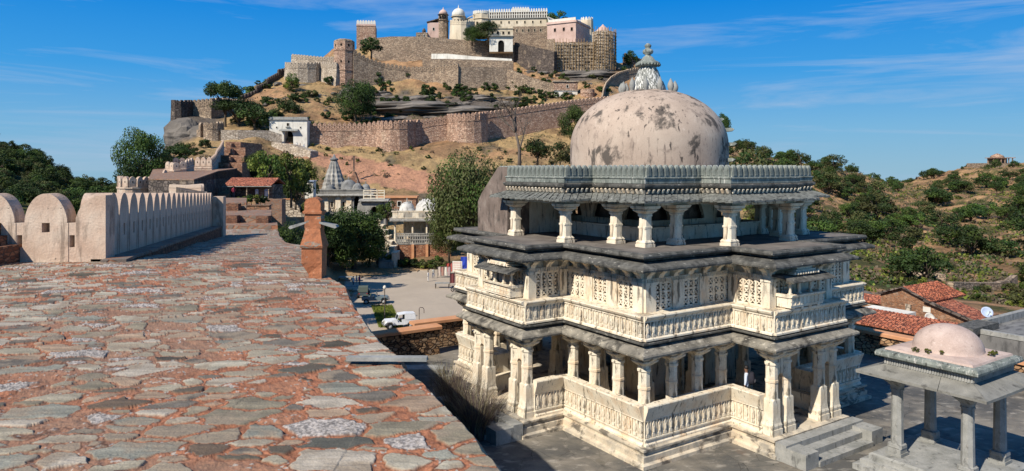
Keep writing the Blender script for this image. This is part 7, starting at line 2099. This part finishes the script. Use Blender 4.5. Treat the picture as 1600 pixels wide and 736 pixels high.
# ================================================================== vehicles
m_tyre = plain('tyre_rubber', (.02, .02, .02), .9, .1); m_rim = plain('painted_rim', (.45, .45, .43), .4); m_glass = plain('dark_glass', (.02, .025, .03), .12, .6); m_wpaint = plain('white_car_paint', (.74, .75, .75), .35, .5)
m_jgrey = plain('grey_green_jeep_paint', (.16, .20, .21), .4, .5); m_chrome = plain('dull_chrome', (.5, .5, .5), .3, .6, .8); m_canvas = plain('canvas', (.10, .12, .10), .9, .1); m_lamp = plain('lamp_lens', (.7, .68, .6), .2, .6); m_red = plain('red_lens', (.4, .02, .02), .3)
def wheel(parent, x, y, r=.36, w=.24):
    wh = inst('wheel', None, parent, (x, y, r)) if False else None
    mb = MB(); m = Matrix.Rotation(PI / 2, 4, 'X'); d = MB(); d.lathe([(r * .62, -w / 2), (r * .92, -w / 2), (r, -w * .3), (r, w * .3), (r * .92, w / 2), (r * .62, w / 2), (r * .62, -w / 2)], 22, cap=False); mb.add(d.v, d.f, 0, True, m)
    t = mb.build('wheel', m_tyre, parent); t.location = (x, y, r)
    mb = MB(); d = MB(); d.lathe([(.02, -w * .42), (r * .2, -w * .42), (r * .3, -w * .3), (r * .60, -w * .38), (r * .61, w * .38), (r * .3, w * .3), (r * .2, w * .42), (.02, w * .42)], 18); mb.add(d.v, d.f, 0, True, m); mb.build('rim', m_rim, t)
def jeep(p, yaw, label, paint, top=False):
    o = thing('jeep', p, label, 'jeep', rz=yaw)       # +x is the front
    mb = MB()
    mb.prism([(-1.75, .50), (-1.75, 1.0), (-.2, 1.0), (-.2, .72), (.25, .72), (.35, 1.02), (.62, 1.06), (1.72, .98), (1.78, .52), (1.1, .45), (-1.1, .45)], 'y', -.62, .62)
    mb.build('body', paint, o)
    for s in (-1, 1):
        mb = MB(); mb.prism([(.75, .80), (1.0, .98), (1.55, .98), (1.85, .72), (1.86, .66), (1.5, .88), (1.05, .88), (.80, .66)], 'y', s * .62, s * .90); mb.build('mudguard', paint, o)
        mb = MB(); d = MB(); d.lathe([(.02, 0), (.11, 0), (.12, .05), (.02, .07)], 14); mb.add(d.v, d.f, 0, True, Matrix.Translation((1.76, s * .40, .80)) @ Matrix.Rotation(PI / 2, 4, 'Y')); mb.build('headlight', m_lamp, o)
        mb = MB(); mb.box(-1.79, -1.75, s * .55 - .06, s * .55 + .06, .7, .82); mb.build('tail_light', m_red, o)
        for x in (-1.15, 1.2): wheel(o, x, s * .74)
    mb = MB(); 
    for k in range(7): mb.box(1.745, 1.785, -.27 + k * .09 - .025, -.27 + k * .09 + .025, .58, .92)
    mb.build('grille', m_open, o)
    mb = MB(); mb.box(1.85, 1.95, -.8, .8, .48, .60); mb.build('bumper', m_chrome, o)
    mb = MB(); mb.bar((.35, -.6, 1.02), (.18, -.6, 1.55), .05); mb.bar((.35, .6, 1.02), (.18, .6, 1.55), .05); mb.bar((.18, -.62, 1.55), (.18, .62, 1.55), .05); mb.bar((.28, 0, 1.05), (.18, 0, 1.55), .04)
    ws = mb.build('windscreen', paint, o)
    mb = MB(); mb.prism([(.33, 1.06), (.345, 1.06), (.195, 1.52), (.18, 1.52)], 'y', -.58, .58); mb.build('pane', m_glass, ws)
    for y in (-.3, .3):
        mb = MB(); mb.box(-.55, -.1, y - .22, y + .22, .72, .90); mb.box(-.65, -.52, y - .22, y + .22, .88, 1.35); mb.build('seat', m_canvas, o)
    mb = MB(); mb.box(-1.6, -.9, -.5, -.25, 1.0, 1.15); mb.box(-1.6, -.9, .25, .5, 1.0, 1.15); mb.build('rear_bench', m_canvas, o)
    if top:
        mb = MB(); mb.prism([(.2, 1.54), (.18, 1.62), (-.7, 1.72), (-1.75, 1.66), (-1.80, 1.0), (-1.74, 1.0), (-1.70, 1.58), (-.7, 1.66)], 'y', -.66, .66); mb.build('soft_top', top, o)
        for s in (-1, 1):
            mb = MB(); mb.box(-1.75, -.5, s * .64 - .02, s * .64 + .02, 1.0, 1.64); mb.build('side_curtain', top, o)
    return o
def lot(px, py): return G(px, py, -6.6) + Vector((0, 0, .01))
jeep(lot(586, 474), R(8), 'open-topped grey-green jeep parked below the rampart', m_jgrey)
jeep(lot(568, 464), R(100), 'second dark jeep half hidden behind the open-topped one, under the rampart', plain('dark_jeep_paint', (.06, .08, .09), .4, .5), m_canvas)
jeep(lot(624, 512), R(200), 'white soft-topped jeep half hidden behind the orange-capped parapet', m_wpaint, m_wpaint)
# lamp post
o = thing('lamp_post', lot(601, 503), 'slim black lamp post with a small white globe in the car park', 'lamp post')
mb = MB(); mb.lathe([(.16, 0), (.16, .25), (.07, .35), (.05, 3.9)], 10); mb.build('pole', m_wdark, o); mb = MB(); mb.lathe([(.06, 3.9), (.17, 3.98), (.22, 4.15), (.15, 4.32), (.04, 4.4)], 12); mb.build('globe', m_white, o)
# bent rail hoop
o = thing('rail_hoop', P(655, 492, 46.8), 'thin bent metal hoop behind the corner of the orange-capped parapet', 'railing')
mb = MB(); mb.tube([(0, 0, -.5), (0, 0, .42), (.06, 0, .5), (.25, 0, .48), (.32, 0, .36), (.32, 0, .12)], .022, 8); o2 = mb.build('bent_tube', m_wdark, o)
mb = MB(); mb.box(-.05, .05, -.05, .05, -.52, -.4); mb.build('foot_plate', m_wdark, o)
# stalls at the right of the car park
def stall(px, py, label, cloths, w=2.2, yaw=0.0):
    o = thing('clothes_rack', lot(px, py), label, 'clothes rack', rz=yaw)
    mb = MB()
    for x in (0, w): mb.bar((x, 0, 0), (x, 0, 1.9), .05); mb.bar((x, -.3, 0.02), (x, .3, .02), .05)
    mb.bar((0, 0, 1.88), (w, 0, 1.88), .05); mb.build('frame', m_wdark, o)
    n = len(cloths)
    for k, c in enumerate(cloths):
        x0 = w * k / n + .04; x1 = w * (k + 1) / n - .03; mb = MB()
        mb.loft([[(x0, -.03 + .06 * math.sin(i), z), (x0 + (x1 - x0) * .33, .05, z), (x0 + (x1 - x0) * .66, -.06, z), (x1, .04, z), (x1, .07, z), (x0, .07, z)] for i, z in enumerate((.35, .9, 1.4, 1.85))]); mb.build('hanging_cloth', cloth(c), o)
    return o
stall(684, 434, 'rack of hanging pale textiles in the car park', [(.5, .42, .36), (.35, .2, .16), (.62, .58, .5), (.4, .3, .3)])
stall(697, 428, 'rack with a bright red hanging textile beside the white sign', [(.55, .10, .07), (.45, .12, .10)], 1.4, .5)
stall(703, 446, 'dark reddish rack nearest the temple, below the white sign', [(.16, .05, .05), (.22, .07, .06), (.10, .05, .05)], 2.4, .2)
sg = thing('signboard', lot(708, 436), 'white signboard with rows of red lettering beside the textile racks', 'sign', rz=R(-8))
mb = MB(); mb.box(-.1, 1.55, 0, .06, 1.1, 3.0); mb.build('board', m_white, sg)
mb = MB(); mb.box(-.02, .05, .02, .08, 0, 1.1); mb.box(1.4, 1.47, .02, .08, 0, 1.1); mb.build('post', m_wdark, sg)
mb = MB(); rs = random.Random(8)
for j, (hh, n) in enumerate(((.22, 7), (.12, 12), (.12, 11), (.10, 13))):
    z = 2.62 - j * .34
    for k in range(n):
        x = .05 + k * (1.35 / n); w = 1.35 / n * .62
        mb.box(x, x + w, -.012, 0, z, z + hh * .25); mb.box(x, x + w * .3, -.012, 0, z + hh * .25, z + hh * .8); mb.box(x + (w * .6 if rs.random() < .5 else w * .2), x + w, -.012, 0, z + hh * .8, z + hh)
mb.build('lettering', plain('red_lettering', (.5, .05, .04), .6), sg)
o = thing('tarpaulin', lot(720, 428), 'blue tarpaulin hung beside the white signboard next to the temple', 'tarpaulin')
mb = MB(); mb.loft([[(0, 0, z), (.4, .15 * math.sin(z * 3), z), (.8, -.1, z), (1.4, .1, z), (1.4, .16, z), (0, .08, z)] for z in (.8, 1.5, 2.2, 3.0)]); mb.build('sheet', cloth((.03, .06, .36)), o); mb = MB(); mb.bar((0, .1, 0), (0, .1, 3.05), .06); mb.bar((1.4, .2, 0), (1.4, .2, 3.05), .06); mb.build('pole', m_wdark, o)
def table(px, py, label, w=2.4, d=1.0, h=.8, yaw=0.0, m=None, name='table', cat='table'):
    o = thing(name, lot(px, py), label, cat, rz=yaw)
    mb = MB(); mb.box(-w / 2, w / 2, -d / 2, d / 2, h - .08, h); mb.build('top', m or m_kiosk, o)
    for x in (-w / 2 + .08, w / 2 - .08):
        for y in (-d / 2 + .08, d / 2 - .08):
            mb = MB(); mb.box(x - .04, x + .04, y - .04, y + .04, 0, h - .08); mb.build('leg', m_wdark, o)
table(691, 450, 'low dark table with goods in front of the textile racks', 2.2, 1.0, .8)
table(545, 441, 'long grey stone bench under the rampart, nearest the domed shrine', 3.2, 1.2, .9, .1, m_kiosk, 'stone_bench', 'bench')
table(549, 456, 'second grey stone bench under the rampart, beside three people', 3.2, 1.4, .9, .1, m_kiosk, 'stone_bench', 'bench')
# motorcycle by the stalls
def motorbike(px, py, yaw, label, c):
    o = thing('motorcycle', lot(px, py), label, 'motorcycle', rz=yaw)
    for x in (-.65, .65):
        mb = MB(); d = MB(); d.lathe([(.22, -.05), (.30, -.05), (.31, 0), (.30, .05), (.22, .05), (.22, -.05)], 18, cap=False); mb.add(d.v, d.f, 0, True, Matrix.Translation((x, 0, .31)) @ Matrix.Rotation(PI / 2, 4, 'X'))
        w = mb.build('wheel', m_tyre, o); mb = MB(); [mb.bar((x - .25 * math.cos(a), 0, .31 - .25 * math.sin(a)), (x + .25 * math.cos(a), 0, .31 + .25 * math.sin(a)), .015) for a in (0, 1, 2)]; mb.build('spokes', m_chrome, w)
    mb = MB(); mb.bar((.65, 0, .31), (.45, 0, .95), .05); mb.bar((.45, 0, .8), (-.3, 0, .55), .08); mb.bar((-.3, 0, .5), (-.65, 0, .31), .05); mb.box(-.15, .2, -.12, .12, .28, .55); mb.build('frame', m_wdark, o)
    mb = MB(); mb.prism([(-.05, .72), (.40, .78), (.38, .95), (.05, .93)], 'y', -.12, .12); mb.build('tank', plain('bike_paint', c, .3, .5), o)
    mb = MB(); mb.prism([(-.75, .75), (-.05, .72), (-.05, .80), (-.75, .86)], 'y', -.12, .12); mb.build('saddle', m_tyre, o)
    mb = MB(); mb.bar((.42, -.32, 1.0), (.45, 0, .95), .03); mb.bar((.42, .32, 1.0), (.45, 0, .95), .03); mb.build('handlebar', m_chrome, o)
motorbike(713, 455, .6, 'blue motorcycle parked by the temple corner of the car park', (.03, .08, .25))
motorbike(718, 460, .9, 'black motorcycle next to the blue one at the temple corner', (.02, .02, .02))
# strip of clipped grass below the rampart
gp = [lot(590, 480), lot(583, 505), lot(600, 515), lot(612, 512)]
mb = MB(); rs = np.random.RandomState(4)
g0 = lot(580, 478); g1 = lot(592, 512)
for k in range(5000):
    t = rs.uniform(); p = g0.lerp(g1, t); w = rs.uniform(0, 2.8); x, y = p.x + w, p.y; h = rs.uniform(.1, .35); a = rs.uniform(0, 3.14)
    o_ = len(mb.v); mb.v += [(x - .06 * math.cos(a), y - .06 * math.sin(a), -6.6), (x + .06 * math.cos(a), y + .06 * math.sin(a), -6.6), (x + rs.uniform(-.1, .1), y + rs.uniform(-.1, .1), -6.6 + h)]
    mb.face((o_, o_ + 1, o_ + 2))
o = mb.build('lawn_strip', L_YEL, None, flip_check=False); o['kind'] = 'stuff'; o['label'] = 'narrow strip of bright green grass between the rampart and the car park'; o['category'] = 'grass'

# haze filling the valley air
